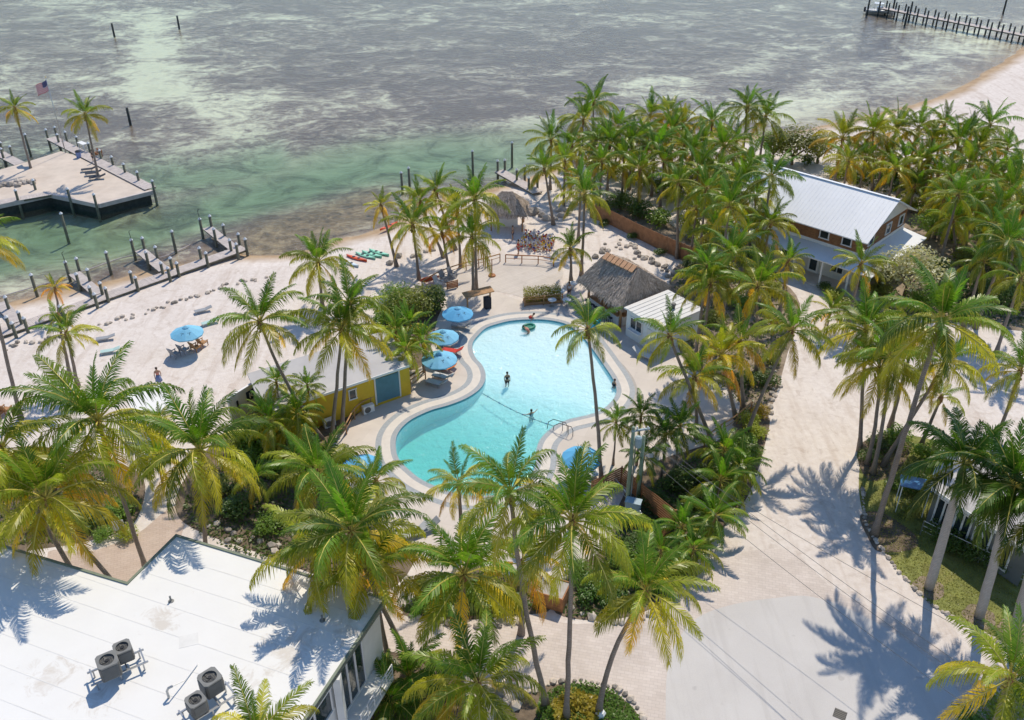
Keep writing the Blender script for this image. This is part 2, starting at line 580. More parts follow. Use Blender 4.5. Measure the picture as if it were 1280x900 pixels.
def mk_asphalt():
    t = NT('asphalt')
    p = t.pos()
    c = t.ramp(t.noise(p, 0.25, 6, 0.6, 0.5), [(0.3, (0.53, 0.50, 0.475)), (0.7, (0.61, 0.58, 0.555))])
    c = t.mix(0.25, c, t.ramp(t.noise(p, 18, 3, 0.7), [(0.3, (0.44, 0.42, 0.40)), (0.7, (0.68, 0.65, 0.62))]))
    trk = t.ramp(t.noise(t.map(p, (1.5, 0.10, 1.0), (0, 0, R_(26))), 0.9, 5, 0.6, 0.25), [(0.52, (0, 0, 0)), (0.64, (1, 1, 1))])
    c = t.mix(t.math('MULTIPLY', trk, 0.30), c, (0.45, 0.42, 0.395))
    sp = t.ramp(t.noise(p, 1.1, 2, 0.5), [(0.70, (0, 0, 0)), (0.76, (1, 1, 1))])
    c = t.mix(t.math('MULTIPLY', sp, 0.35), c, (0.33, 0.31, 0.295))
    t.pbsdf(c, 0.9, t.bump(t.noise(p, 30, 4), 0.35, 0.03), 0, 0.2)
    M['asphalt'] = t.m
mk_asphalt()

def mk_white_roof():
    t = NT('white_roof')
    p = t.pos()
    n1 = t.noise(p, 0.5, 5, 0.6)
    c = t.ramp(n1, [(0.3, (0.765, 0.75, 0.72)), (0.7, (0.80, 0.785, 0.755))])
    f = t.noise(p, 0.9, 8, 0.72, 0.9)
    tot = None
    for q, r in ((G(362, 815, 7.0), 3.4), (G(120, 870, 7.0), 1.6), (G(60, 840, 7.0), 2.2), (G(205, 775, 7.0), 1.4), (G(430, 790, 7.0), 1.8)):
        d = t.n('ShaderNodeVectorMath', operation='DISTANCE')
        t.l(p, d.inputs[0])
        d.inputs[1].default_value = (q.x, q.y, 7.0)
        m = t.n('ShaderNodeMapRange')
        t.l(d.outputs['Value'], m.inputs[0])
        m.inputs[1].default_value = 0.2
        m.inputs[2].default_value = r
        m.inputs[3].default_value = 0.17
        m.inputs[4].default_value = -0.08
        tot = m.outputs[0] if tot is None else t.math('MAXIMUM', tot, m.outputs[0])
    st = t.ramp(t.math('ADD', f, tot), [(0.56, (0, 0, 0)), (0.70, (1, 1, 1))])
    c = t.mix(t.math('MULTIPLY', st, 0.5), c, (0.50, 0.42, 0.335))
    t.pbsdf(c, 0.65, t.bump(t.noise(p, 6, 4), 0.08, 0.03), 0, 0.3)
    M['white_roof'] = t.m
mk_white_roof()

def mk_pavers(name, a, b, joint, bw, bh, rot):
    t = NT(name)
    p = t.pos()
    br = t.n('ShaderNodeTexBrick')
    t.l(t.map(p, (1, 1, 1), (0, 0, rot)), br.inputs['Vector'])
    br.inputs['Color1'].default_value = rgb(*a)
    br.inputs['Color2'].default_value = rgb(*b)
    br.inputs['Mortar'].default_value = rgb(*joint)
    br.inputs['Scale'].default_value = 1.0
    br.inputs['Mortar Size'].default_value = 0.012
    br.inputs['Mortar Smooth'].default_value = 0.4
    br.inputs['Brick Width'].default_value = bw
    br.inputs['Row Height'].default_value = bh
    br.inputs['Bias'].default_value = -0.1
    n1 = t.noise(p, 0.35, 6, 0.65, 0.4)
    c = t.mix(0.45, br.outputs['Color'], t.ramp(n1, [(0.3, tuple(x * 0.82 for x in a)), (0.7, tuple(min(1, x * 1.12) for x in b))]))
    n2 = t.ramp(t.noise(p, 1.4, 6, 0.7, 0.5), [(0.55, (0, 0, 0)), (0.75, (1, 1, 1))])
    c = t.mix(t.math('MULTIPLY', n2, 0.3), c, tuple(x * 0.72 for x in a))
    t.pbsdf(c, 0.85, t.bump(br.outputs['Fac'], -0.4, 0.02), 0, 0.2)
    M[name] = t.m
mk_pavers('pavers', (0.56, 0.48, 0.425), (0.66, 0.58, 0.525), (0.40, 0.34, 0.30), 0.42, 0.21, R_(12))
mk_pavers('deck_pavers', (0.60, 0.53, 0.465), (0.65, 0.58, 0.515), (0.50, 0.44, 0.38), 1.6, 1.6, R_(20))
mk_pavers('boardwalk', (0.55, 0.49, 0.44), (0.61, 0.55, 0.50), (0.36, 0.31, 0.27), 5.0, 0.30, R_(-38))
mk_pavers('brick_path', (0.47, 0.36, 0.29), (0.55, 0.44, 0.36), (0.30, 0.23, 0.19), 0.4, 0.2, R_(-18))

def mk_leaf(name, trans=0.35, rough=0.42, sat=1.0, spec=0.35):
    """leaf: its own colour per object, light passes through it"""
    t = NT(name)
    oi = t.n('ShaderNodeObjectInfo')
    f = t.noise(t.coord('Object'), 1.7, 3, 0.6)
    c = t.mix(t.math('MULTIPLY', f, 0.9), t.mix(1.0, oi.outputs['Color'], (0.62, 0.66, 0.55), 'MULTIPLY'), oi.outputs['Color'])
    p = t.n('ShaderNodeBsdfPrincipled')
    t.l(c, p.inputs['Base Color'])
    p.inputs['Roughness'].default_value = rough
    p.inputs['Specular IOR Level'].default_value = spec
    tl = t.n('ShaderNodeBsdfTranslucent')
    t.l(t.mix(1.0, c, (1.9, 1.75, 0.7), 'MULTIPLY'), tl.inputs['Color'])
    mx = t.n('ShaderNodeMixShader')
    mx.inputs[0].default_value = trans
    t.l(p.outputs[0], mx.inputs[1])
    t.l(tl.outputs[0], mx.inputs[2])
    t.l(mx.outputs[0], t.out.inputs['Surface'])
    M[name] = t.m
mk_leaf('palm_leaf', 0.36, 0.36, spec=0.38)
mk_leaf('broad_leaf', 0.40, 0.40, spec=0.4)

simple('leaf_rib', (0.55, 0.46, 0.10), 0.5, 0.25, 1.5, kind='obj')

def mk_trunk(name, a, b):
    t = NT(name)
    v = t.coord('Object')
    w = t.n('ShaderNodeTexWave', wave_type='BANDS', bands_direction='Z')
    t.l(v, w.inputs['Vector'])
    w.inputs['Scale'].default_value = 2.6
    w.inputs['Distortion'].default_value = 2.5
    w.inputs['Detail'].default_value = 3
    n = t.noise(v, 2.5, 5, 0.65)
    c = t.mix(t.math('MULTIPLY', w.outputs['Fac'], 0.55), t.ramp(n, [(0.3, a), (0.7, b)]), tuple(x * 0.6 for x in a))
    t.pbsdf(c, 0.85, t.bump(w.outputs['Fac'], 0.5, 0.03), 0, 0.2)
    M[name] = t.m
mk_trunk('palm_trunk', (0.25, 0.20, 0.165), (0.36, 0.30, 0.25))
mk_trunk('royal_trunk', (0.44, 0.39, 0.34), (0.56, 0.50, 0.45))
simple('palm_fibre', (0.26, 0.14, 0.06), 0.9, 0.35, 4.0, kind='obj')
simple('crownshaft', (0.12, 0.20, 0.05), 0.5, 0.15, 2.0, kind='obj')
simple('coconut', (0.34, 0.30, 0.06), 0.5, 0.3, 2.0, kind='obj')
simple('bark', (0.22, 0.165, 0.12), 0.9, 0.3, 3.0, 0.4, 12, kind='obj')

# ------------------------------------------------------------------ the shore: land, beach and sea bed as one sheet
shore_px = [(-700, 640), (-300, 470), (-60, 398), (0, 380), (60, 368), (150, 347), (220, 331), (290, 317), (335, 318), (380, 312), (430, 297), (480, 283), (520, 262), (560, 246),
            (610, 236), (660, 222), (720, 200), (800, 187), (900, 176), (1000, 163), (1060, 150), (1140, 131), (1195, 112), (1240, 84), (1290, 50), (1420, -60), (1700, -140)]
shore = [(p.x, p.y) for p in catmull([G(x, y, WL) for x, y in shore_px], False, 4)]
land_poly = shore + [(4000, shore[-1][1]), (4000, -3000), (-4000, -3000), (-4000, shore[0][1] - 20)]

pool_px = [(597, 420), (608, 410), (624, 404.5), (640, 401), (661, 399.5), (683, 400), (704, 404), (717, 411), (728, 420), (744, 441), (755, 457), (765, 472), (770, 484), (770, 492),
           (765, 501), (755, 510.5), (741, 517), (725, 521), (709, 525), (696, 531), (685, 539), (677, 547), (672, 556), (670, 567), (669, 582), (660, 600), (640, 614), (608, 620), (575, 618), (547, 609),
           (526, 599), (512, 588), (501, 577), (496, 567), (494.7, 553), (497, 543), (504, 533), (517, 523), (539, 513), (560, 507), (581, 499), (597, 489), (605, 479), (607, 468), (603, 457),
           (595, 448), (591, 439), (591, 429)]
pool_loop = [(p.x, p.y) for p in catmull([G(x, y, 0.0) for x, y in pool_px], True, 4)]

def offset_loop(loop, d):
    """d > 0 outwards"""
    n = len(loop)
    ar = sum(loop[k][0] * loop[(k + 1) % n][1] - loop[(k + 1) % n][0] * loop[k][1] for k in range(n))
    sg = 1 if ar > 0 else -1
    out = []
    for k in range(n):
        a, b = loop[k - 3], loop[(k + 3) % n]
        tx, ty = b[0] - a[0], b[1] - a[1]
        L = math.hypot(tx, ty)
        out.append((loop[k][0] + sg * ty / L * d, loop[k][1] - sg * tx / L * d))
    return out

def axis(core0, core1, step, out0, out1):
    a = list(np.arange(core0, core1 + 1e-6, step))
    s = step
    x = a[-1]
    while x < out1:
        s *= 1.25
        x += s
        a.append(x)
    s = step
    x = a[0]
    pre = []
    while x > out0:
        s *= 1.25
        x -= s
        pre.append(x)
    return np.array(pre[::-1] + a)

gx = axis(-125, 125, 1.25, -4000, 4000)
gy = axis(18, 232, 1.25, -1500, 6000)
X, Y = np.meshgrid(gx, gy)
X, Y = X.ravel(), Y.ravel()
SH = np.array(shore)
D = np.full(X.shape, 1e9)
for k in range(len(SH) - 1):
    a, b = SH[k], SH[k + 1]
    e = b - a
    t_ = np.clip(((X - a[0]) * e[0] + (Y - a[1]) * e[1]) / (e @ e), 0, 1)
    D = np.minimum(D, np.hypot(X - a[0] - t_ * e[0], Y - a[1] - t_ * e[1]))
def np_inside(poly, X, Y):
    r = np.zeros(X.shape, bool)
    n = len(poly)
    j = n - 1
    for i in range(n):
        xi, yi = poly[i]
        xj, yj = poly[j]
        if yi != yj:
            c = ((yi > Y) != (yj > Y)) & (X < (xj - xi) * (Y - yi) / (yj - yi) + xi)
            r ^= c
        j = i
    return r
LAND = np_inside(land_poly, X, Y)
SDF = np.where(LAND, D, -D)
# where each ground point stands in the photograph, to lay out bars, channels and weed beds
dz = -CAM_H
zc = Y * math.cos(PITCH) - dz * math.sin(PITCH)
zc = np.where(zc < 1, 1, zc)
PX = 640 + FPX * X / zc
PY = 450 - FPX * (Y * math.sin(PITCH) + dz * math.cos(PITCH)) / zc
def blob(cx, cy, rx, ry, s=1.0):
    return s * np.exp(-(((PX - cx) / rx) ** 2 + ((PY - cy) / ry) ** 2))
def ridge(pts, w, s=1.0):
    d = np.full(PX.shape, 1e9)
    for (ax, ay), (bx, by) in zip(pts[:-1], pts[1:]):
        ex, ey = bx - ax, by - ay
        t_ = np.clip(((PX - ax) * ex + (PY - ay) * ey) / (ex * ex + ey * ey), 0, 1)
        d = np.minimum(d, np.hypot(PX - ax - t_ * ex, PY - ay - t_ * ey))
    return s * np.exp(-(d / w) ** 2)
depth = 0.10 + 0.10 * (1 - np.exp(-D / 60.0))
chan = ridge([(-80, 330), (60, 300), (150, 290), (230, 262), (330, 232), (430, 208), (560, 192), (650, 196), (700, 190)], 30, 1.0)
chan = np.maximum(chan, blob(60, 285, 120, 50, 1.1))
chan = np.maximum(chan, ridge([(180, 215), (260, 210), (340, 195)], 24, 0.7))
depth = depth + 1.2 * np.clip(chan, 0, 1.1) + blob(30, 200, 60, 40, 0.5)
depth *= 1 - np.exp(-(D / 7.0))
rock = ridge([(330, 295), (400, 272), (470, 245)], 26, 1.0)
depth = depth * (1 - 0.6 * np.clip(rock, 0, 1)) + 0.06 + 0.12 * np.clip(rock * 1.5, 0, 1)
Z = np.where(LAND, np.minimum(0.0, WL + 0.02 + 0.12 * D), WL - depth)
bias = 0.40 - 0.06 * np.clip((150 - PY) / 150, 0, 1)
for b in [(185, 60, 34, 40, .55), (205, 108, 70, 22, .40), (120, 110, 110, 10, .16), (290, 150, 40, 24, .22), (320, 100, 30, 30, .20), (120, 20, 90, 25, .12), (230, 15, 60, 14, .10),
          (480, 118, 60, 10, .12), (520, 148, 70, 9, .16), (610, 150, 60, 10, .20), (820, 98, 60, 12, .22), (930, 80, 50, 14, .18), (990, 110, 60, 25, .2), (1080, 75, 70, 16, .18), (1150, 95, 50, 14, .16),
          (1130, 130, 90, 22, .3), (1000, 145, 70, 18, .25), (1230, 60, 60, 25, .2), (1010, 55, 50, 10, .14), (1190, 50, 60, 16, .22), (680, 145, 50, 8, .16), (560, 20, 120, 10, .08), (420, 100, 120, 30, -.05), (560, 90, 150, 35, -.08), (760, 60, 150, 30, -.05), (60, 60, 60, 30, -.03), (900, 140, 40, 16, .1)]:
    bias = bias + blob(*b)
weedm = np.clip(0.65 * ridge([(960, 168), (1060, 148), (1140, 128), (1200, 108), (1240, 80), (1290, 45)], 20, 1.0) + rock * 1.4 + ridge([(0, 378), (150, 350), (290, 318), (330, 305)], 14, .8), 0, 1)
greenb = np.clip(chan * 1.1 + 0.75 * ridge([(330, 205), (450, 180), (560, 172), (680, 160)], 12, 1.0), 0, 1) * (1 - weedm)
# basin under the pool
hole = np_inside(offset_loop(pool_loop, 1.6), X, Y)
Z = np.where(hole, -3.2, Z)
nx, ny = len(gx), len(gy)
idx = np.arange(nx * ny).reshape(ny, nx)
F4 = np.stack([idx[:-1, :-1], idx[:-1, 1:], idx[1:, 1:], idx[1:, :-1]], -1).reshape(-1, 4)
me = bpy.data.meshes.new('ground')
me.vertices.add(nx * ny)
me.vertices.foreach_set('co', np.stack([X, Y, Z], -1).astype(np.float32).ravel())
me.loops.add(F4.size)
me.loops.foreach_set('vertex_index', F4.ravel().astype(np.int32))
me.polygons.add(len(F4))
me.polygons.foreach_set('loop_start', np.arange(0, F4.size, 4, dtype=np.int32))
me.polygons.foreach_set('loop_total', np.full(len(F4), 4, np.int32))
me.update(calc_edges=True)
me.validate()
me.polygons.foreach_set('use_smooth', [True] * len(F4))
ca = me.color_attributes.new('bed', 'FLOAT_COLOR', 'POINT')
ca.data.foreach_set('color', np.stack([np.clip(bias, 0, 1), weedm, greenb, np.ones_like(bias)], -1).astype(np.float32).ravel())
me.materials.append(M['terrain'])
tag(link('ground', me), kind='structure')

b = MB()
b.box((0, 2200, WL - 6), (9000, 8200, 12))
tag(b.build('sea_water', 'sea_water'), kind='structure')

# ------------------------------------------------------------------ the pool
pl = thing('swimming_pool', 'freeform swimming pool with pale shallow end and turquoise deep end', 'swimming pool', (0, 0, 0))
inner = pool_loop
n = len(inner)
deep0, deep1 = G(560, 575), G(680, 420)
ax_ = (deep0 - deep1)
def pool_depth(x, y):
    s = ((x - deep1.x) * ax_.x + (y - deep1.y) * ax_.y) / ax_.length_squared
    s = min(1, max(0, s))
    k_ = min(1, max(0, (s - 0.30) / 0.70))
    return 0.26 + 0.40 * s + 1.15 * k_ * k_ * (3 - 2 * k_)
b = MB()
cx0 = sum(p[0] for p in inner) / n
# walls and a stepped, sloping floor: rings towards the inside
tri = tessellate_polygon([[Vector((p[0], p[1], 0)) for p in inner]])
bm = bmesh.new()
vv = [bm.verts.new((p[0], p[1], 0)) for p in inner]
for a_, b_, c_ in tri:
    try:
        bm.faces.new((vv[a_], vv[b_], vv[c_]))
    except ValueError:
        pass
for _ in range(3):
    es = [e for e in bm.edges if e.calc_length() > 1.6]
    if es:
        bmesh.ops.subdivide_edges(bm, edges=es, cuts=1)
        bmesh.ops.triangulate(bm, faces=bm.faces)
for v in bm.verts:
    v.co.z = -pool_depth(v.co.x, v.co.y)
bmesh.ops.recalc_face_normals(bm, faces=bm.faces)
me = bpy.data.meshes.new('floor')
bm.to_mesh(me)
bm.free()
me.materials.append(M['plaster'])
me.polygons.foreach_set('use_smooth', [True] * len(me.polygons))
link('basin_floor', me, pl)
b = MB()
for k in range(n):
    p, q = inner[k], inner[(k + 1) % n]
    b.face([(p[0], p[1], -2.6), (q[0], q[1], -2.6), (q[0], q[1], -0.20), (p[0], p[1], -0.20)])
b.build('basin_wall', 'plaster', pl)
b = MB()
for k in range(n):
    p, q = inner[k], inner[(k + 1) % n]
    b.face([(p[0], p[1], -0.20), (q[0], q[1], -0.20), (q[0], q[1], 0.03), (p[0], p[1], 0.03)])
b.build('tile_line', 'pool_tile', pl)
def ring(name, d0, d1, z, mat, lift=0.0):
    a, c = offset_loop(inner, d0) if d0 else inner, offset_loop(inner, d1)
    b = MB()
    for k in range(n):
        j = (k + 1) % n
        b.face([(a[k][0], a[k][1], z), (a[j][0], a[j][1], z), (c[j][0], c[j][1], z), (c[k][0], c[k][1], z)])
    return b.build(name, mat, pl)
ring('tile_edge', 0.0, 0.42, 0.030, 'grey_band')
ring('coping', 0.42, 1.10, 0.034, 'coping')
ring('gutter_band', 1.10, 1.55, 0.026, 'grey_band')
b = MB()
b.prism(offset_loop(inner, -0.012), -2.55, POOL_WL)
b.build('pool_water', 'pool_water', pl)

# ------------------------------------------------------------------ laid surfaces
deck_px = [(418, 552), (436, 530), (462, 505), (500, 482), (524, 462), (540, 430), (548, 395), (566, 372), (598, 362), (640, 372), (668, 384), (700, 380), (745, 400), (775, 425), (812, 440), (850, 455), (900, 480), (925, 505),
           (905, 545), (870, 560), (825, 575), (800, 592), (770, 605), (745, 625), (700, 655), (670, 690), (640, 720), (590, 700), (540, 690), (500, 660), (470, 620), (440, 590)]
flat_sheet('pool_deck', [pxloop(deck_px, 0, 4), offset_loop(pool_loop, 1.5)], 0.020, 'deck_pavers')
flat_sheet('terrace', [pxloop([(560, 345), (585, 330), (620, 318), (668, 322), (700, 335), (700, 352), (668, 374), (640, 368), (604, 362), (575, 368), (556, 362)], 0, 4)], 0.012, 'boardwalk')
rb = pxloop([(756, 452), (772, 450), (790, 470), (797, 488), (794, 505), (778, 522), (750, 532), (742, 528), (765, 512), (779, 495), (778, 480)], 0, 4)
flat_sheet('deck_patch', [rb], 0.0235, 'tan_band')
flat_sheet('bar_floor', [pxloop([(700, 378), (735, 372), (790, 408), (840, 440), (830, 452), (780, 432), (745, 402)], 0, 3)], 0.0245, 'concrete')
# road, paver apron, paths
road_px = [(832, 960), (832, 900), (834, 840), (846, 802), (872, 772), (915, 756), (965, 748), (1015, 746), (1080, 770), (1150, 815), (1210, 880), (1250, 960)]
flat_sheet('paver_drive', [pxloop([(470, 770), (520, 752), (600, 770), (660, 768), (720, 780), (800, 768), (850, 735), (880, 705), (930, 690), (990, 690), (1040, 735), (1090, 760), (1160, 800), (1220, 850), (1270, 900), (1290, 990), (900, 990),
           (800, 960), (700, 940), (560, 930), (480, 900), (455, 830)], 0, 4)], 0.004, 'pavers')
flat_sheet('road', [pxloop(road_px, 0, 5)], 0.008, 'asphalt')
flat_sheet('brick_path', [pxloop([(60, 690), (110, 690), (170, 668), (205, 640), (228, 630), (232, 650), (215, 690), (160, 740), (80, 740)], 0, 4)], 0.006, 'brick_path')
flat_sheet('garden_path', [pxloop([(175, 612), (205, 610), (235, 622), (240, 650), (205, 660), (180, 640)], 0, 4)], 0.004, 'concrete')
lawn_px = [(1074, 590), (1082, 560), (1120, 545), (1165, 550), (1180, 575), (1300, 610), (1420, 700), (1420, 860), (1290, 830), (1255, 806), (1218, 785), (1165, 757), (1130, 722), (1105, 690), (1084, 655), (1075, 625)]
flat_sheet('lawn', [pxloop(lawn_px, 0, 4)], 0.006, 'lawn')
beds = [
    ('mulch', [(275, 545), (330, 505), (395, 520), (440, 512), (470, 490), (510, 470), (525, 462), (470, 505), (440, 535), (415, 560), (440, 610), (470, 650), (520, 690), (480, 740), (400, 720), (320, 690), (250, 665), (220, 640), (230, 600)]),
    ('mulch', [(0, 580), (60, 560), (150, 580), (180, 600), (175, 640), (150, 665), (60, 685), (-20, 680)]),
    ('mulch', [(500, 765), (540, 735), (600, 705), (650, 720), (690, 760), (640, 770), (580, 775), (530, 772)]),
    ('mulch', [(690, 760), (715, 715), (760, 680), (770, 640), (800, 590), (860, 560), (915, 540), (960, 520), (955, 560), (935, 620), (900, 665), (865, 710), (840, 745), (790, 770), (730, 775)]),
    ('mulch', [(620, 890), (660, 862), (720, 855), (770, 868), (800, 900), (800, 960), (640, 960)]),
    ('mulch', [(400, 900), (440, 835), (480, 815), (530, 825), (580, 850), (560, 960), (420, 980)]),
    ('leaf_litter', [(735, 262), (760, 250), (830, 275), (880, 310), (960, 320), (975, 345), (900, 355), (860, 330), (800, 300)]),
    ('leaf_litter', [(850, 330), (960, 345), (1000, 380), (985, 440), (960, 520), (930, 540), (885, 500), (850, 440), (838, 380)]),
    ('leaf_litter', [(1040, 365), (1090, 345), (1180, 330), (1300, 330), (1300, 405), (1240, 410), (1180, 400), (1120, 395), (1060, 390)]),
    ('leaf_litter', [(1100, 262), (1180, 265), (1300, 255), (1300, 335), (1150, 330), (1110, 310)]),
    ('mulch', [(1072, 560), (1110, 540), (1140, 555), (1120, 590), (1085, 600)]),
    ('mulch', [(1075, 645), (1100, 640), (1140, 665), (1145, 685), (1100, 690), (1085, 672)]),
    ('mulch', [(475, 400), (500, 360), (545, 372), (552, 400), (540, 440), (520, 462), (490, 455), (470, 430)]),
]
for i, (mt, pts) in enumerate(beds):
    flat_sheet('planting_bed', [pxloop(pts, 0, 4)], 0.0085 + 0.0007 * i, mt)
# ------------------------------------------------------------------ plants
def frond_mesh(seed, e0, bend, stations=56, droop=0.5, width=0.068, L=4.0, leaf=1.06):
    rg = random.Random(seed)
    N = 12
    pts = [Vector((0, 0, 0))]
    tans = []
    sway = rg.uniform(-0.10, 0.10)
    for k in range(N):
        s = (k + 0.5) / N
        a = R_(e0 - bend * s ** 1.35)
        d = Vector((sway * s * 1.2, math.cos(a), math.sin(a))).normalized()
        tans.append(d)
        pts.append(pts[-1] + d * (L / N))
    def at(s):
        f = min(s * N, N - 1e-4)
        k = int(f)
        return pts[k].lerp(pts[k + 1], f - k), tans[k]
    b = MB()
    b.cur = 1
    b.tube([p + Vector((0, 0, 0.012)) for p in pts[::2]], [0.052 - 0.044 * (k / (N / 2)) for k in range(N // 2 + 1)], 4, False)
    b.cur = 0
    dn = Vector((0, 0, -1))
    for i in range(stations):
        s = 0.17 + 0.83 * (i + 0.5) / stations
        prof = min(1.0, 0.45 + (s - 0.15) * 3.2) * (1.0 - 0.62 * max(0, (s - 0.45) / 0.55) ** 1.4)
        fw = R_(28 + 38 * s)
        for sd in (-1, 1):
            if rg.random() < 0.04:
                continue
            p, t = at(min(0.999, s + rg.uniform(-0.006, 0.006)))
            side = Vector((sd, 0, 0))
            side = (side - t * side.dot(t)).normalized()
            up = side.cross(t) * sd * -1
            if up.dot(Vector((0, 0, 1))) < 0 and abs(t.z) < 0.9:
                up = -up
            l = leaf * prof * rg.uniform(0.85, 1.12)
            f2 = fw + rg.uniform(-0.12, 0.12)
            d = side * math.cos(f2) + t * math.sin(f2)
            dr = droop * rg.uniform(0.7, 1.35)
            m = p + d * l * 0.5 + up * l * 0.06 + dn * l * 0.16 * dr
            e = p + d * l * (0.95 - 0.25 * dr) + dn * l * 0.75 * dr
            w = t * width * 0.5 * rg.uniform(0.85, 1.2)
            b.face([p - w, p + w, m + w * 0.9, m - w * 0.9])
            b.face([m - w * 0.9, m + w * 0.9, e])
    return b.mesh('frond', ['palm_leaf', 'leaf_rib'])

AGES = [(82, 26, 0.30), (70, 48, 0.45), (57, 66, 0.60), (43, 78, 0.75), (30, 84, 0.85), (16, 82, 0.95), (0, 72, 1.0), (-20, 56, 1.0), (-45, 36, 1.0), (-66, 18, 1.0)]
FRONDS = [[frond_mesh(100 + 10 * i + v, e, bd, droop=dr) for v in range(3)] for i, (e, bd, dr) in enumerate(AGES)]
FRONDS_L = [[frond_mesh(400 + 10 * i + v, e, bd, stations=34, droop=dr * 0.8, width=0.11, leaf=1.0) for v in range(2)] for i, (e, bd, dr) in enumerate(AGES)]
FRONDS_R = [[frond_mesh(700 + 10 * i + v, e, bd, stations=58, droop=dr * 1.15, width=0.08, leaf=1.2) for v in range(2)] for i, (e, bd, dr) in enumerate(AGES)]

nb = MB()
rg = random.Random(5)
for k in range(9):
    a = k * 2.4
    c = (0.20 * math.cos(a), 0.20 * math.sin(a), -0.16 * (k // 3) + rg.uniform(-.04, .04))
    r = rg.uniform(0.09, 0.12)
    nb.lathe([(0.02, -r * 1.15), (r * 0.75, -r * 0.7), (r, 0), (r * 0.75, r * 0.7), (0.02, r * 1.15)], 7, c)
NUTS = nb.mesh('coconut_bunch', 'coconut', True)

def lerp3(a, b, t):
    return tuple(x + (y - x) * t for x, y in zip(a, b))

def frond_color(age, hue, rg):
    """age 0 young .. 1 old; hue 0 green .. 1 yellow"""
    young, mid, old, dead = (0.075, 0.170, 0.015), (0.095, 0.160, 0.016), (0.300, 0.270, 0.020), (0.50, 0.250, 0.020)
    a = age + (hue - 0.33) * 0.80 + rg.uniform(-0.14, 0.14)
    if a < 0.35:
        c = lerp3(young, mid, max(0, a) / 0.35)
    elif a < 0.8:
        c = lerp3(mid, old, (a - 0.35) / 0.45)
    else:
        c = lerp3(old, dead, min(1, (a - 0.8) / 0.45))
    v = rg.uniform(0.60, 1.30) * (1.75 + 0.20 * max(0, min(1, a)))
    return (c[0] * v, c[1] * v, c[2] * v, 1)

PALM_N = [0]
def palm(base, top, label, R=4.0, n=22, hue=0.35, name='coconut_palm', group=None, fam=None, rad=0.16, trunk='palm_trunk', bow=0.0, shaft=False, agemax=.87, nuts=True, cat='palm tree', dark=1.0, bulge=False):
    PALM_N[0] += 1
    rg = random.Random(PALM_N[0] * 17 + 3)
    R, n = R * 1.0, int(n * 1.14)
    base, top = Vector(base), Vector(top)
    root = thing(name, label, cat, base, 0, group)
    d = top - base
    pts, rr = [], []
    m = max(5, int(d.length / 1.1))
    lean = Vector((d.x, d.y, 0))
    for k in range(m + 1):
        s = k / m
        p = Vector((d.x, d.y, 0)) * (s + bow * math.sin(math.pi * s)) + Vector((0, 0, d.z * s))
        if 0 < k < m:
            p += Vector((rg.uniform(-.03, .03), rg.uniform(-.03, .03), 0))
        pts.append(p)
        r = rad * (1.0 - 0.38 * s) + rad * 0.75 * math.exp(-s * d.length / 0.45)
        if bulge:
            r = rad * (1.05 - 0.35 * s ** 1.5)
        rr.append(r)
    pts[0] = pts[0] - Vector((0, 0, 0.15))
    b = MB()
    b.tube(pts, rr, 8)
    b.build('trunk', trunk, root, True)
    tv = (pts[-1] - pts[-2]).normalized()
    tip = pts[-1]
    b = MB()
    if shaft:
        b.tube([tip - tv * 0.3, tip + tv * 0.4, tip + tv * 1.2], [rad * 0.75, rad * 0.85, rad * 0.35], 8)
        b.build('crownshaft', 'crownshaft', root, True)
        tip = tip + tv * 1.1
    else:
        b.tube([tip - tv * 0.45, tip - tv * 0.05, tip + tv * 0.3, tip + tv * 0.6], [rad * 0.65, rad * 1.35, rad * 1.15, 0.03], 7)
        b.build('crown_fibre', 'palm_fibre', root, True)
        tip = tip + tv * 0.1
    if nuts:
        o = link('coconut_bunch', NUTS, root, tip + Vector((0, 0, -0.22)), (0, 0, rg.uniform(0, 6)), 1.0)
    fam = fam or FRONDS
    az0 = rg.uniform(0, 6.28)
    for i in range(n):
        age = (i + rg.uniform(0, 0.8)) / n * agemax
        ty = min(len(AGES) - 1, int(age ** 1.05 * len(AGES)))
        me = rg.choice(fam[ty])
        az = az0 + i * 2.39996 + rg.uniform(-0.22, 0.22)
        sc = R / 4.0 * (0.72 + 0.28 * min(1, age * 4)) * rg.uniform(0.90, 1.08)
        off = Vector((-math.sin(az), math.cos(az), 0)) * rad * 0.5 + Vector((0, 0, 0.30 * (1 - age)))
        o = link('frond', me, root, tip + off, (rg.uniform(-.14, .14), rg.uniform(-.30, .30), az), (sc * rg.uniform(.9, 1.08), sc, sc * rg.uniform(.78, 1.22)))
        c = frond_color(age, hue, rg)
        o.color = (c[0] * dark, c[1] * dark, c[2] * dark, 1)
    return root

def palm_b(bx, by, tx, ty, label, fy=0.0, **kw):
    """base seen at (bx, by), heart of the crown at (tx, ty)"""
    base = G(bx, by, 0)
    return palm(base, GY(tx, ty, base.y + fy), label, **kw)

def palm_h(tx, ty, h, label, lean=(0.0, 0.0), **kw):
    """heart of the crown at (tx, ty), h metres up; lean = foot of the trunk relative to the crown"""
    top = G(tx, ty, h)
    return palm((top.x + lean[0], top.y + lean[1], 0), top, label, **kw)

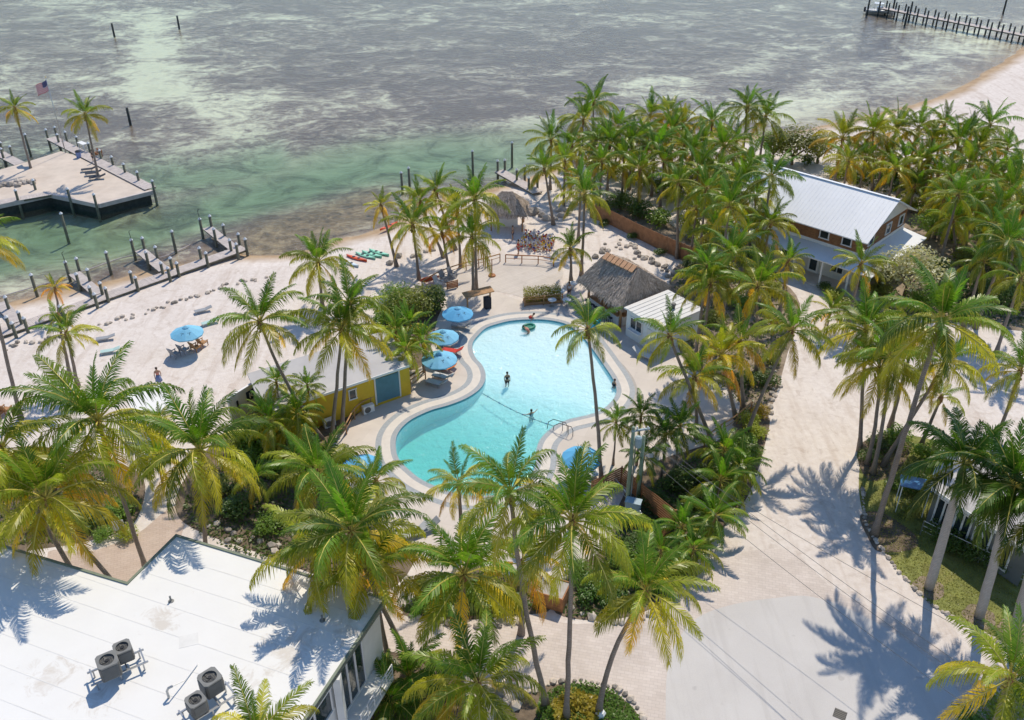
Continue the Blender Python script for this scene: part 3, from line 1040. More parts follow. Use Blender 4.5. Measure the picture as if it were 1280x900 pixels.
# --- on the jetty and along the left beach
palm_b(40, 217, 19, 138, 'coconut palm on the jetty nearest the left frame edge, left of the flagpole', R=2.5, n=18, hue=.55)
palm_b(124.5, 229, 107, 146, 'coconut palm standing alone near the tip of the concrete jetty', R=3.1, n=19, hue=.45)
palm_b(26, 524, -26, 305, 'coconut palm cut by the left frame edge, its bare trunk beside beach chairs', R=3.6, n=20, hue=.5)
palm_b(75, 397, 69, 363, 'short yellow palm beside the wooden dock walkway', R=1.7, n=14, hue=.95, rad=.13, nuts=False)
palm_b(97, 482, 84, 420, 'slim green palm on the sand just in front of the rock line by the dock', R=2.7, n=17, hue=.35, fy=-.6)
palm_b(88, 474, 73, 398, 'second slim palm behind the green one by the dock, trunk bent left', R=1.6, n=9, hue=.4, nuts=False)
# --- left foreground
palm_b(198, 790, 59, 627, 'spreading yellow-green palm over the inner corner of the white flat roof', R=4.7, n=25, hue=.6, bow=.04, fy=0)
palm_b(120, 765, 4, 566, 'palm behind the spreading one at the left frame edge', R=4.0, n=20, hue=.5)
palm_b(184, 716, 123, 530, 'tall palm over the brick path, with a straight dark trunk meeting the roof edge', R=5.2, n=24, hue=.35)
palm_b(259, 720, 250, 566, 'full palm standing between the brick path and the garden at left', R=4.5, n=25, hue=.38)
palm_b(403, 549, 326, 406, 'palm whose long trunk leans left across the grey roof', R=3.9, n=21, hue=.4, bow=.12)
palm_b(403, 384, 398, 331, 'palm on the beach sand left of the kayaks', R=3.7, n=22, hue=.42)
palm_b(415, 548, 427, 415, 'palm in front of the yellow wall, left trunk of the pair', R=4.1, n=23, hue=.5)
palm_b(427, 539, 437, 384, 'palm in front of the yellow wall, right trunk of the pair', R=3.4, n=17, hue=.45)
palm_h(399, 596, 8.5, 'palm left of the pool corner, crown low among the garden foliage', (.8, -.5), R=3.5, n=22, hue=.38)
palm_h(470, 606, 6.0, 'small upright palm beside the lower left curve of the pool', R=2.8, n=15, hue=.3, nuts=False)
palm_b(519, 834, 440, 668, 'large palm right of the white roof, with curved pale trunk', R=4.3, n=25, hue=.42, bow=.08)
palm_b(489, 838, 462, 712, 'palm with upright trunk just off the corner of the white roof', R=4.0, n=17, hue=.55)
palm_b(477, 835, 395, 690, 'palm whose fronds overhang the far edge of the white roof', R=3.6, n=13, hue=.6)
palm_b(583, 836, 580, 722, 'full palm above the drive, between the white roof and the tall bare trunk', R=4.4, n=25, hue=.38)
palm_b(683, 882, 638, 620, 'palm whose slender trunk leans left over the round island bed', R=3.3, n=18, hue=.42, bow=.1)
palm_h(574, 608, 6.0, 'small yellowish palm at the bottom edge of the pool', R=2.5, n=14, hue=.7, nuts=False)
palm_h(652, 708, 5.5, 'low palm with browning fronds behind the paver drive', R=3.0, n=15, hue=.75)
palm_b(708, 898, 716, 656, 'tallest foreground palm with a straight bare trunk rising from the island bed', R=3.9, n=25, hue=.4)
palm_b(748, 892, 806, 742, 'palm with curving trunk leaning right over the paver apron', R=3.5, n=22, hue=.4, bow=-.22)
palm_h(597, 858, 6.5, 'palm at the bottom of the frame left of the island bed', (.2, -.2), R=3.8, n=23, hue=.42)
palm_h(322, 928, 9.6, 'palm in front of the white roof, only its top fronds in view', (0, -.4), R=3.0, n=18, hue=.6)
palm_h(1262, 852, 8.5, 'palm in the bottom right corner above the shaded road', (0.3, 0), R=3.6, n=21, hue=.45)
# --- by the pool and on its right
palm_b(752, 606, 735, 416, 'tall thin palm rising alone over the right half of the pool', R=2.75, n=15, hue=.3, bow=-.06, agemax=.85, rad=.15)
palm_b(872, 548, 868, 474, 'palm with a stout brown trunk right of the small dark palms', R=3.3, n=19, hue=.5)
palm_b(893, 560, 838, 424, 'palm crown over the white shed roof edge', R=2.9, n=18, hue=.4)
palm_b(921, 524, 902, 448, 'bright yellow palm behind the pool deck railing', R=3.3, n=21, hue=.85)
palm_b(929, 512, 925, 430, 'green palm partly behind the bright yellow one', R=2.9, n=15, hue=.5)
palm_b(932, 544, 988, 417, 'palm with a trunk slanting right over the sandy drive', R=3.4, n=20, hue=.4, bow=-.05)
palm_b(945, 470, 947, 362, 'broad palm beyond the yellow one, left of the slanting trunk', R=3.6, n=22, hue=.55)
palm_h(888, 358, 8.0, 'palm beyond the white shed, crown touching its roof', R=3.3, n=20, hue=.5)
palm_h(883, 338, 9.0, 'palm between the tiki bar and the big house, lower fronds blue-green', R=2.9, n=18, hue=.25)
palm_h(914, 322, 9.0, 'tall dense palm in front of the white house porch', R=3.5, n=21, hue=.35)
palm_h(911, 262, 9.0, 'palm beyond the cedar fence end, in line with the house', R=3.1, n=19, hue=.35)
palm_h(964, 224, 10.0, 'palm whose dark fronds hang over the left end of the white metal roof', R=3.6, n=19, hue=.2, dark=.85)
palm_h(962, 282, 7.0, 'palm in front of the left corner of the house porch', R=3.1, n=18, hue=.5)
palm_h(985, 330, 5.5, 'low palm beside the porch shade of the house', R=2.6, n=15, hue=.5, nuts=False)
palm_h(883, 240, 8.5, 'palm beyond the cedar fence, second from its right end', R=3.1, n=18, hue=.3)
palm_b(846, 323, 848, 232, 'palm with a thin trunk standing right against the cedar fence', R=3.0, n=18, hue=.35)
palm_b(714, 352, 713, 314, 'small palm beside the tiki bar with one orange frond', R=2.7, n=18, hue=.45)
palm_h(731, 247, 8.5, 'palm behind the tiki bar at the near end of the cedar fence', R=3.3, n=20, hue=.38)
palm_b(692, 281, 681, 214, 'palm at the head of the short dock', R=3.1, n=19, hue=.42)
palm_h(726, 226, 7.0, 'young palm between the short dock and the fence', R=2.6, n=15, hue=.4)
for x, y, h, r, hu, lb in [
    (742, 131, 9, 2.9, .3, 'topmost palm of the left end of the far grove'), (729, 152, 8.5, 2.8, .35, 'palm just below the topmost one in the far grove'),
    (689, 177, 8.5, 2.8, .35, 'leftmost palm of the far grove, against the green water'), (772, 163, 8, 2.6, .3, 'slim upright palm right of the topmost one in the far grove'),
    (762, 184, 8, 3.0, .35, 'palm in the middle of the far grove above the pale sand'), (790, 181, 8, 2.7, .45, 'palm in the far grove with a thin dark trunk on pale sand'),
    (812, 148, 9, 2.7, .45, 'palm on the seaward side of the far grove, fourth from left'), (836, 145, 9, 2.5, .7, 'yellow tipped palm on the seaward side of the far grove'),
    (819, 188, 8, 3.0, .3, 'dark green palm at the front of the far grove'), (840, 166, 8.5, 2.6, .4, 'palm crowded behind the dark green one in the far grove'),
    (854, 160, 8.5, 2.4, .85, 'bright yellow palm crown in the far grove'), (866, 192, 8, 2.9, .4, 'palm in the far grove just right of the dark green one'),
    (890, 156, 8.5, 2.6, .25, 'palm left of the tall lone palm above the far grove'), (905, 188, 8, 2.8, .45, 'palm with an orange frond below the tall lone palm'),
    (957, 148, 8.5, 3.0, .3, 'palm directly right of the tall lone palm, drooping fronds'), (938, 206, 6.5, 2.4, .35, 'short palm near the far left corner of the metal roof'),
    (929, 228, 8, 3.0, .4, 'palm right of the fence grove, next to the metal roof'), (800, 215, 7, 2.4, .35, 'small palm with its trunk on the pale sand beyond the fence'),
    (873, 215, 8, 2.8, .35, 'palm in the second row of the far grove near the house'),
    (1053, 176, 8, 3.0, .75, 'yellow palm left of the big orange-tinted one beyond the metal roof'), (1120, 165, 8, 2.8, .6, 'palm right of the big orange-tinted one beyond the metal roof'),
    (1147, 163, 8, 3.0, .5, 'palm in front of the right hand sand spit, third from left'), (1198, 180, 8, 3.0, .4, 'green palm in front of the right hand sand spit, fifth from left'),
    (1237, 159, 8.5, 3.0, .15, 'dark palm tallest against the right hand sand spit'), (1132, 203, 6, 2.6, .35, 'low palm behind the gable of the metal roof'),
    (1143, 236, 4, 1.9, .2, 'young palm close to the ridge end of the metal roof'), (1258, 190, 7, 2.5, .25, 'small dark palm near the right frame edge by the beach'),
    (1263, 240, 8, 3.0, .45, 'palm at the right frame edge level with the roof ridge'), (1211, 209, 7.5, 2.7, .6, 'yellowish palm right of the metal roof, in the second row'),
    (1222, 186, 8, 2.6, .7, 'yellow palm crowded below the dark tallest one'), (1275, 215, 8, 2.6, .4, 'palm half out of the frame at the right, above the gable'),
    (1172, 222, 6, 2.5, .4, 'palm right behind the gable end of the house'), (1240, 222, 7, 2.6, .45, 'palm between the right edge palms and the house'),
    (1180, 160, 8, 2.5, .55, 'small palm on the beach side between two green ones'), (1105, 195, 6, 2.4, .5, 'palm trunk beside the far eave of the metal roof'),
]:
    palm_h(x, y, h * .72, lb, R=r * 1.38, n=19, hue=hu, nuts=False, group='palms of the far groves')
GF = random.Random(99)
for x, y, h, r, hu in [(1060, 205, 5.5, 3.2, .6), (1082, 200, 5, 3, .5), (1118, 215, 5, 3, .6), (1150, 205, 5, 3, .5), (1188, 225, 5.5, 3.2, .5), (1225, 240, 6, 3.2, .5), (1250, 258, 6, 3.2, .4), (1280, 265, 6, 3.2, .4),
                       (1215, 262, 5, 3, .35), (1180, 250, 4.5, 2.6, .5), (1165, 178, 5.5, 3, .6), (1215, 165, 5.5, 2.8, .5), (1262, 215, 5.5, 3, .6), (1240, 285, 6, 3.2, .3), (1272, 300, 6, 3.2, .3)]:
    palm_h(x, y, h, ORD[sorted([1060, 1082, 1118, 1150, 1188, 1225, 1250, 1280, 1215.5, 1180, 1165, 1215, 1262, 1240, 1272]).index(x if (x, y) != (1215, 262) else 1215.5)] + ' from the left of the low palms crowding the grove right of the metal roof', R=r, n=18, hue=hu, nuts=False, group='crowded palms of the right grove')
for x, y, h, r, hu in [(752, 205, 5.5, 3, .4), (780, 200, 5.5, 3, .5), (805, 170, 6, 3, .5), (830, 205, 5.5, 3.2, .4), (855, 185, 5.5, 3, .6), (880, 178, 5.5, 3, .5), (895, 215, 5.5, 3.2, .45), (920, 180, 5.5, 3, .4),
                       (915, 245, 6, 3.2, .45), (945, 250, 6, 3.2, .4), (715, 185, 6, 3, .45), (706, 205, 5.5, 3, .55), (870, 265, 5.5, 3, .4), (935, 295, 5.5, 3, .4), (895, 290, 5.5, 3, .4), (745, 178, 6, 3, .4)]:
    palm_h(x, y, h, ORD[sorted([752, 780, 805, 830, 855, 880, 895, 920, 915, 945, 715, 706, 870, 935, 895.5, 745]).index(x if (x, y) != (895, 290) else 895.5)] + ' from the left of the low palms crowding the far grove before the house', R=r, n=18, hue=hu, nuts=False, group='crowded palms of the far grove')
palm_b(927, 210, 934, 137, 'tall lone palm standing above the far grove, thin grey trunk', R=3.6, n=21, hue=.2)
palm_b(1091, 238, 1091, 168, 'big orange-tinted palm beyond the ridge of the metal roof', R=3.8, n=24, hue=.7)
palm_b(1154, 254, 1163, 197, 'palm with a thin trunk right of the roof ridge', R=2.9, n=18, hue=.55)
palm_h(1197, 247, 8, 'green palm beyond the gable, upright fronds', R=3.3, n=19, hue=.3)
palm_b(1196, 322, 1191, 278, 'palm with a thick dark trunk right of the house porch', R=3.3, n=20, hue=.3)
palm_h(1076, 333, 6, 'palm in front of the house porch right of the door', R=3.0, n=18, hue=.5)
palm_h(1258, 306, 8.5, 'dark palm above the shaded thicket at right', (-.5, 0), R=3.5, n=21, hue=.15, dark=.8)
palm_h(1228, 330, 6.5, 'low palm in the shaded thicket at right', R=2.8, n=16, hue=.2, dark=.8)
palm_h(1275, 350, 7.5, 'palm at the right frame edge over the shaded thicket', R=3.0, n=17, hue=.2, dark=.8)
# --- the clump by the sandy drive
palm_h(1082, 416, 9.5, 'left palm of the clump by the sandy drive, upright bright fronds', (1.0, -1.5), R=3.7, n=22, hue=.4)
palm_b(1093, 668, 1175, 406, 'great palm with a long pale trunk leaning right from the lawn edge', R=4.3, n=27, hue=.3, bow=-.16, fy=1.0, rad=.20)
palm_b(1084, 580, 1099, 464, 'palm of the drive clump with hanging fronds, left of the leaning trunk', R=3.5, n=22, hue=.4, bow=-.28)
palm_b(1091, 592, 1113, 450, 'palm of the drive clump crowded behind the hanging one', R=3.3, n=17, hue=.35, bow=-.2)
palm_b(1103, 582, 1180, 456, 'palm of the drive clump with a slanting brown trunk under the great crown', R=3.3, n=19, hue=.4)
palm_b(1150, 560, 1175, 500, 'low reddish stemmed palm at the back of the lawn', R=2.0, n=12, hue=.4, nuts=False)
palm_h(1274, 468, 7, 'palm at the right edge above the grey roof', R=3.1, n=18, hue=.35)
palm_h(1140, 432, 7.5, 'palm deep inside the drive clump, yellow tips', R=3.0, n=16, hue=.7)
# --- royal palms on the lawn
for (bx, by, tx, ty, lb) in [(1161, 735, 1200, 600, 'royal palm with thick grey trunk on the lawn, left of the pair'), (1224, 771, 1262, 628, 'royal palm with thick grey trunk on the lawn, right of the pair'),
                             (1269, 788, 1302, 660, 'royal palm cut by the right frame edge at the lawn')]:
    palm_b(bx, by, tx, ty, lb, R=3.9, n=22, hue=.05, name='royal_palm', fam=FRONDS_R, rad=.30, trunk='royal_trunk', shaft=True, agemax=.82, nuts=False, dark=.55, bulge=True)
# --- beach group left of the terrace
palm_b(592, 367, 590, 299, 'front palm of the beach group, twin trunk beside the terrace', R=3.5, n=20, hue=.42)
palm_b(595, 360, 594, 253, 'tallest palm of the beach group beside the terrace', R=3.9, n=23, hue=.42)
palm_b(524, 349, 516, 284, 'palm of the beach group with a dark trunk on shaded sand', R=3.3, n=20, hue=.42)
palm_b(496, 333, 477, 260, 'slim palm nearest the water in the beach group, trunk leaning left', R=2.1, n=14, hue=.7, nuts=False)
palm_b(555, 322, 526, 254, 'palm at the back left of the beach group', R=2.9, n=18, hue=.55)
palm_b(570, 312, 545, 241, 'palm at the back of the beach group against green water', R=2.9, n=18, hue=.45)
palm_b(563, 344, 553, 294, 'short yellow palm in the middle of the beach group', R=2.4, n=15, hue=.85, nuts=False)
palm_b(576, 334, 572, 268, 'palm with a pale stubby trunk behind the twin trunk', R=2.7, n=16, hue=.7)

# --- small ornamental palms
DK = dict(name='dwarf_palm', fam=FRONDS_L, nuts=False, rad=.08, agemax=.85, cat='palm')
for tx, ty, h, r, hu, dk, lb in [
    (770, 532, 3.6, 1.5, .15, .85, 'small dark palm beside the round umbrella, right of the tall thin trunk'),
    (801, 524, 4.2, 1.6, .1, .75, 'small dark palm behind the utility pole'),
    (850, 536, 4.0, 1.9, .05, .7, 'dark bushy palm right of the utility pole at the deck corner'),
    (832, 548, 3.6, 1.7, .05, .7, 'dark bushy palm in the middle of the deck corner bed'),
    (804, 574, 3.2, 1.5, .15, .75, 'small palm below the utility pole wires'),
    (905, 568, 2.2, 2.1, .2, .9, 'feathery palm at the edge of the sandy drive, uppermost of three'),
    (900, 604, 2.0, 2.1, .2, .95, 'feathery palm at the edge of the sandy drive, middle of three'),
    (893, 648, 1.8, 2.0, .2, 1.0, 'feathery palm at the edge of the sandy drive, lowest of three'),
    (926, 588, 2.0, 1.7, .25, .9, 'feathery palm spilling over the drive edge'),
    (852, 664, 1.8, 1.8, .2, .95, 'feathery palm below the end of the wooden fence'),
    (866, 690, 1.6, 1.6, .25, 1.0, 'feathery palm nearest the paver apron'),
    (826, 694, 1.7, 1.7, .25, 1.0, 'feathery palm behind the curving foreground trunk'),
    (346, 482, 4.0, 1.6, .3, 1.0, 'small green palm in front of the grey roof'),
    (338, 530, 3.4, 2.0, .35, 1.0, 'green clump palm hiding the left end of the yellow wall'),
    (372, 520, 3.2, 1.8, .4, 1.0, 'green clump palm at the foot of the long leaning trunk'),
    (357, 540, 2.2, 1.9, .7, 1.25, 'bright yellow-green clump palm left of the yellow wall'),
    (385, 487, 3.6, 1.3, .25, .95, 'small palm between the leaning trunk and the yellow wall'),
    (330, 520, 2.4, 1.5, .4, 1.0, 'small palm at the corner of the grey end wall'),
    (370, 575, 2.0, 1.6, .45, 1.1, 'clump palm below the bright yellow-green one'),
    (196, 575, 2.4, 1.8, .5, 1.2, 'bright small palm at the head of the brick path'),
    (200, 528, 2.2, 1.3, .45, 1.1, 'small palm by the white slab on the beach'),
    (320, 600, 2.0, 1.6, .35, 1.0, 'small palm in the garden right of the full palm'),
    (512, 850, 1.5, 2.4, .1, .75, 'dark broad palm below the white building corner'),
    (488, 880, 1.6, 2.2, .1, .7, 'dark broad palm against the white building wall'),
    (535, 875, 1.2, 1.9, .2, .8, 'low palm right of the dark broad ones'),
    (495, 418, 3.6, 1.8, .45, 1.15, 'bright clump palm left of the middle pool umbrella'),
    (512, 408, 3.6, 1.7, .4, 1.15, 'bright clump palm just below the sea grape'),
    (508, 440, 3.2, 1.8, .4, 1.1, 'bright clump palm over the end of the yellow building'),
    (528, 428, 3.0, 1.6, .35, 1.05, 'bright clump palm touching the umbrellas'),
    (60, 585, 2.0, 1.6, .45, 1.1, 'low palm under the crowns at left'),
    (1038, 392, 2.2, 1.7, .6, 1.1, 'yellow-green low palm beside the house walk'),
    (1205, 262, 4.5, 2.0, .4, 1.0, 'small palm right of the gable'),
]:
    palm_h(tx, ty, h, lb, R=r * 1.3, n=19, hue=hu, dark=dk, **DK)

# --- broad-leaved shrubs and trees
def leaf_cloud(seed, nleaf, size, lobes, spread, flat=0.8, gap=0.25):
    rg = random.Random(seed)
    ls = []
    for k in range(lobes):
        a = k * 2.4 + rg.uniform(-.4, .4)
        r = spread * math.sqrt((k + 0.3) / lobes)
        ls.append((Vector((r * math.cos(a), r * math.sin(a), flat * (0.55 + 0.5 * rg.random() * (1.1 - r / (spread + .01) * .6)))), rg.uniform(0.30, 0.48)))
    b = MB()
    for _ in range(nleaf):
        c, lr = rg.choice(ls)
        d = Vector((rg.gauss(0, 1), rg.gauss(0, 1), rg.gauss(0.25, 1))).normalized()
        p = c + d * lr * (0.55 + 0.5 * rg.random())
        if p.z < 0.02:
            p.z = rg.uniform(.02, .25)
        nrm = (d * 0.7 + Vector((rg.gauss(0, .5), rg.gauss(0, .5), 0.55 + rg.gauss(0, .4)))).normalized()
        x = nrm.cross(Vector((rg.gauss(0, 1), rg.gauss(0, 1), rg.gauss(0, 1))))
        if x.length < 1e-3:
            continue
        x.normalize()
        y = nrm.cross(x)
        s = size * rg.uniform(0.6, 1.25)
        b.face([p - x * s, p - y * s * .48, p + x * s + nrm * s * -.2, p + y * s * .48])
    return b.mesh('foliage', 'broad_leaf')
CLOUD_S = [leaf_cloud(11 + k, 420, 0.115, 6, 0.55) for k in range(3)]       # for about one metre
CLOUD_M = [leaf_cloud(31 + k, 1100, 0.075, 9, 0.60) for k in range(3)]      # one to two metres
CLOUD_L = [leaf_cloud(51 + k, 2600, 0.048, 14, 0.66, 0.85) for k in range(3)]   # trees
sb = MB()
for k in range(5):
    a = k * 1.26
    sb.tube([(0, 0, 0), (0.12 * math.cos(a), 0.12 * math.sin(a), .22), (0.34 * math.cos(a), 0.34 * math.sin(a), .6)], [.045, .03, .012], 5)
STEMS = sb.mesh('stems', 'bark')
SHN = [0]
def shrub(px, py, r, h, label, col, name='shrub', cat='shrub', group=None, clouds=None, trunk_h=0.0):
    SHN[0] += 1
    rg = random.Random(900 + SHN[0])
    p = G(px, py, 0)
    root = thing(name, label, cat, p, rg.uniform(0, 6.28), group)
    cl = clouds or (CLOUD_S if r < 1.0 else CLOUD_M if r < 2.2 else CLOUD_L)
    o = link('foliage' if not trunk_h else 'crown', rg.choice(cl), root, (0, 0, trunk_h), None, (r, r, h / 1.15))
    v = rg.uniform(.88, 1.12)
    o.color = (col[0] * v, col[1] * v, col[2] * v, 1)
    if trunk_h:
        b = MB()
        b.tube([(0, 0, -.1), (.1, .05, trunk_h * .6), (-.05, .1, trunk_h + h * .45)], [.22, .16, .07], 7)
        for k in range(6):
            a = k * 1.05
            b.tube([(0, .05, trunk_h * .8), (r * .3 * math.cos(a), r * .3 * math.sin(a), trunk_h + h * .3), (r * .62 * math.cos(a), r * .62 * math.sin(a), trunk_h + h * .55)], [.10, .07, .03], 5)
        b.build('trunk', 'bark', root, True)
    else:
        link('stems', STEMS, root, (0, 0, 0), None, (r, r, h))
    return root
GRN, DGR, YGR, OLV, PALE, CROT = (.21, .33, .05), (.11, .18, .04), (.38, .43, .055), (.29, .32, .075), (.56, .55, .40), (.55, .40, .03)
for px, py, r, h, col, lb in [
    (516, 398, 3.1, 3.2, OLV, 'large rounded sea grape shrub left of the first pool umbrella'),
    (498, 390, 2.6, 2.8, GRN, 'sea grape shrub at the beach side of the large one'),
    (540, 390, 1.8, 2.2, DGR, 'dark shrub beside the first pool umbrella'),
    (545, 372, 1.2, 1.4, DGR, 'dark shrub by the small fenced platform'),
    (498, 456, 2.2, 2.2, YGR, 'bright shrub over the end of the yellow building'),
    (395, 455, 1.0, .8, GRN, 'small shrub on the grey roof side of the leaning palm'),
    (366, 566, 1.5, 1.3, YGR, 'yellow-green shrub in the garden below the yellow wall'),
    (345, 590, 1.6, 1.4, GRN, 'green shrub in the garden left of the pool corner palm'),
    (384, 560, 1.2, 1.2, DGR, 'dark shrub at the feet of the twin trunks'),
    (312, 575, 1.6, 1.2, GRN, 'green shrub behind the full palm'),
    (300, 640, 1.7, 1.3, DGR, 'dark shrub right of the full palm, nearest the roof'),
    (340, 660, 1.6, 1.2, GRN, 'shrub at the far edge of the white roof'),
    (275, 615, 1.4, 1.1, OLV, 'shrub beside the brick path, right side'),
    (415, 600, 1.5, 1.1, GRN, 'shrub at the lower left rim of the pool deck'),
    (455, 690, 1.5, 1.1, GRN, 'shrub under the large palm right of the white roof'),
    (150, 640, 1.5, 1.0, GRN, 'shrub left of the brick path behind the tall trunk'),
    (110, 655, 1.6, 1.0, DGR, 'dark shrub under the spreading palm'),
    (60, 655, 1.4, 1.0, YGR, 'yellow flowering shrub by the left end of the roof'),
    (160, 670, 1.0, .8, YGR, 'low bright shrub along the brick path edging'),
    (130, 672, 1.0, .8, GRN, 'low green shrub along the brick path edging'),
    (20, 600, 1.6, 1.1, GRN, 'shrub at the left frame edge behind the palms'),
    (540, 755, 1.5, 1.2, GRN, 'shrub above the drive left of the full palm'),
    (600, 752, 1.6, 1.3, GRN, 'shrub above the drive right of the full palm'),
    (630, 762, 1.3, 1.1, YGR, 'bright shrub by the drive stones'),
    (575, 768, 1.1, .9, DGR, 'dark shrub by the drive stones'),
    (740, 742, 1.5, 1.2, (.10, .20, .03), 'vivid green hedge clump right of the wooden box'),
    (765, 750, 1.3, 1.0, (.10, .20, .03), 'vivid green hedge clump by the white edging rocks'),
    (725, 720, 1.3, 1.1, GRN, 'shrub behind the vivid green clump'),
    (790, 725, 1.4, 1.2, GRN, 'shrub under the curving trunk palm'),
    (825, 735, 1.3, 1.1, DGR, 'dark shrub at the corner of the paver apron'),
    (800, 690, 1.5, 1.2, DGR, 'dark shrub below the solid fence panel'),
    (870, 640, 1.5, 1.3, DGR, 'dark shrub behind the lowest feathery palm'),
    (845, 610, 1.6, 1.5, DGR, 'dark shrub under the wires'),
    (875, 600, 1.4, 1.3, DGR, 'dark shrub left of the feathery palms'),
    (815, 630, 1.3, 1.2, DGR, 'dark shrub behind the utility box'),
    (945, 545, 1.1, 1.1, YGR, 'yellow-green leafy plant at the edge of the sandy drive'),
    (950, 520, 1.0, 1.0, CROT, 'yellow croton by the sandy drive'),
    (930, 555, 1.2, 1.0, GRN, 'shrub in front of the yellow croton'),
    (955, 480, 1.5, 1.4, DGR, 'dark shrub behind the slanting trunk'),
    (962, 455, 1.2, 1.2, OLV, 'olive shrub in the drive border'),
    (930, 480, 1.3, 1.3, DGR, 'dark shrub behind the pool deck railing'),
    (775, 262, 2.2, 2.3, DGR, 'dense dark hedge bush beyond the cedar fence, left end'),
    (800, 272, 2.0, 2.3, DGR, 'dense dark hedge bush beyond the cedar fence, second from left'),
    (822, 282, 1.9, 2.1, GRN, 'dense hedge bush beyond the cedar fence, third from left'),
    (868, 298, 1.7, 1.6, YGR, 'yellow-green hedge bush beyond the cedar fence'),
    (880, 312, 1.8, 1.7, OLV, 'olive bush at the right end of the cedar fence'),
    (905, 345, 1.9, 1.8, OLV, 'olive bush between the fence end and the shed'),
    (940, 330, 1.9, 1.8, DGR, 'dark bush in front of the house porch'),
    (925, 385, 1.6, 1.6, GRN, 'bush beyond the shed among yellow palms'),
    (893, 405, 1.5, 1.4, OLV, 'olive bush behind the shed'),
    (965, 365, 1.4, 1.3, YGR, 'bright bush beside the shaded house walk'),
    (1030, 362, 1.0, .9, DGR, 'dark clipped bush by the house door'),
    (1042, 372, 1.3, 1.0, YGR, 'yellow-green bush on the right of the house walk'),
    (1060, 384, 1.4, 1.0, OLV, 'olive bush on the right of the house walk'),
    (1100, 372, 1.7, 1.6, OLV, 'olive bush in front of the porch, right of the low palm'),
    (1150, 385, 1.9, 1.8, GRN, 'green bush below the pale tree'),
    (1185, 372, 2.0, 2.1, DGR, 'dark bush right of the pale tree'),
    (1168, 345, 2.0, 2.2, DGR, 'dark bush behind the pale tree'),
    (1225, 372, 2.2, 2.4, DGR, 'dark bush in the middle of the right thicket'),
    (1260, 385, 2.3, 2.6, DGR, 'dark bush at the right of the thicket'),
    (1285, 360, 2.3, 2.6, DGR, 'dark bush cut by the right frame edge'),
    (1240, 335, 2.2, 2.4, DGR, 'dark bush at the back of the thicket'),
    (1205, 330, 1.9, 2.0, OLV, 'olive bush beside the thick dark trunk'),
    (1215, 285, 1.9, 1.8, OLV, 'olive bush beyond the gable right of the palms'),
    (1250, 270, 1.9, 1.8, GRN, 'green bush near the right edge beyond the thicket'),
    (1165, 262, 1.4, 1.4, GRN, 'green bush close behind the gable'),
    (1120, 238, 1.5, 1.5, DGR, 'dark bush beyond the roof ridge'),
    (1075, 228, 1.7, 1.6, DGR, 'dark bush under the orange-tinted palm'),
    (1010, 205, 1.6, 1.4, DGR, 'dark bush below the round tree'),
    (860, 238, 1.6, 1.4, GRN, 'bush among the far grove trunks'),
    (900, 250, 1.7, 1.6, GRN, 'bush in front of the far grove near the house'),
    (925, 275, 1.8, 1.7, DGR, 'dark bush left of the house corner'),
    (950, 262, 1.6, 1.6, GRN, 'bush against the left end of the house'),
    (1098, 560, 1.3, 1.2, DGR, 'dark bush at the feet of the drive clump'),
    (1120, 555, 1.5, 1.6, GRN, 'green bush within the drive clump'),
    (1085, 575, 1.0, .9, DGR, 'low dark bush at the lawn corner'),
    (1145, 610, 1.6, 1.5, DGR, 'dark bush before the low building at right'),
    (1135, 640, 1.2, .9, OLV, 'olive bush on the shaded lawn'),
    (1120, 610, 1.0, .8, GRN, 'low bush on the shaded lawn'),
    (1160, 575, 1.6, 1.7, GRN, 'bush at the corner of the low building'),
    (1270, 690, 1.5, 1.3, DGR, 'dark bush by the right royal palm'),
    (1250, 895, 1.6, 1.2, YGR, 'bright bush in the bottom right corner'),
    (1215, 905, 1.3, .8, GRN, 'green bush at the road edge in the bottom right corner'),
    (1280, 870, 1.6, 1.2, GRN, 'green bush under the bottom right palm'),
    (755, 282, .9, .7, DGR, 'low dark bush along the near foot of the cedar fence, left'),
    (790, 298, .9, .7, DGR, 'low dark bush along the near foot of the cedar fence, middle'),
    (825, 318, .9, .7, DGR, 'low dark bush along the near foot of the cedar fence, right'),
    (860, 335, 1.1, .9, DGR, 'low dark bush at the end of the cedar fence'),
    (452, 825, 1.0, .9, OLV, 'dry bush beside the white building'),
]:
    shrub(px, py, r, h, lb, col)
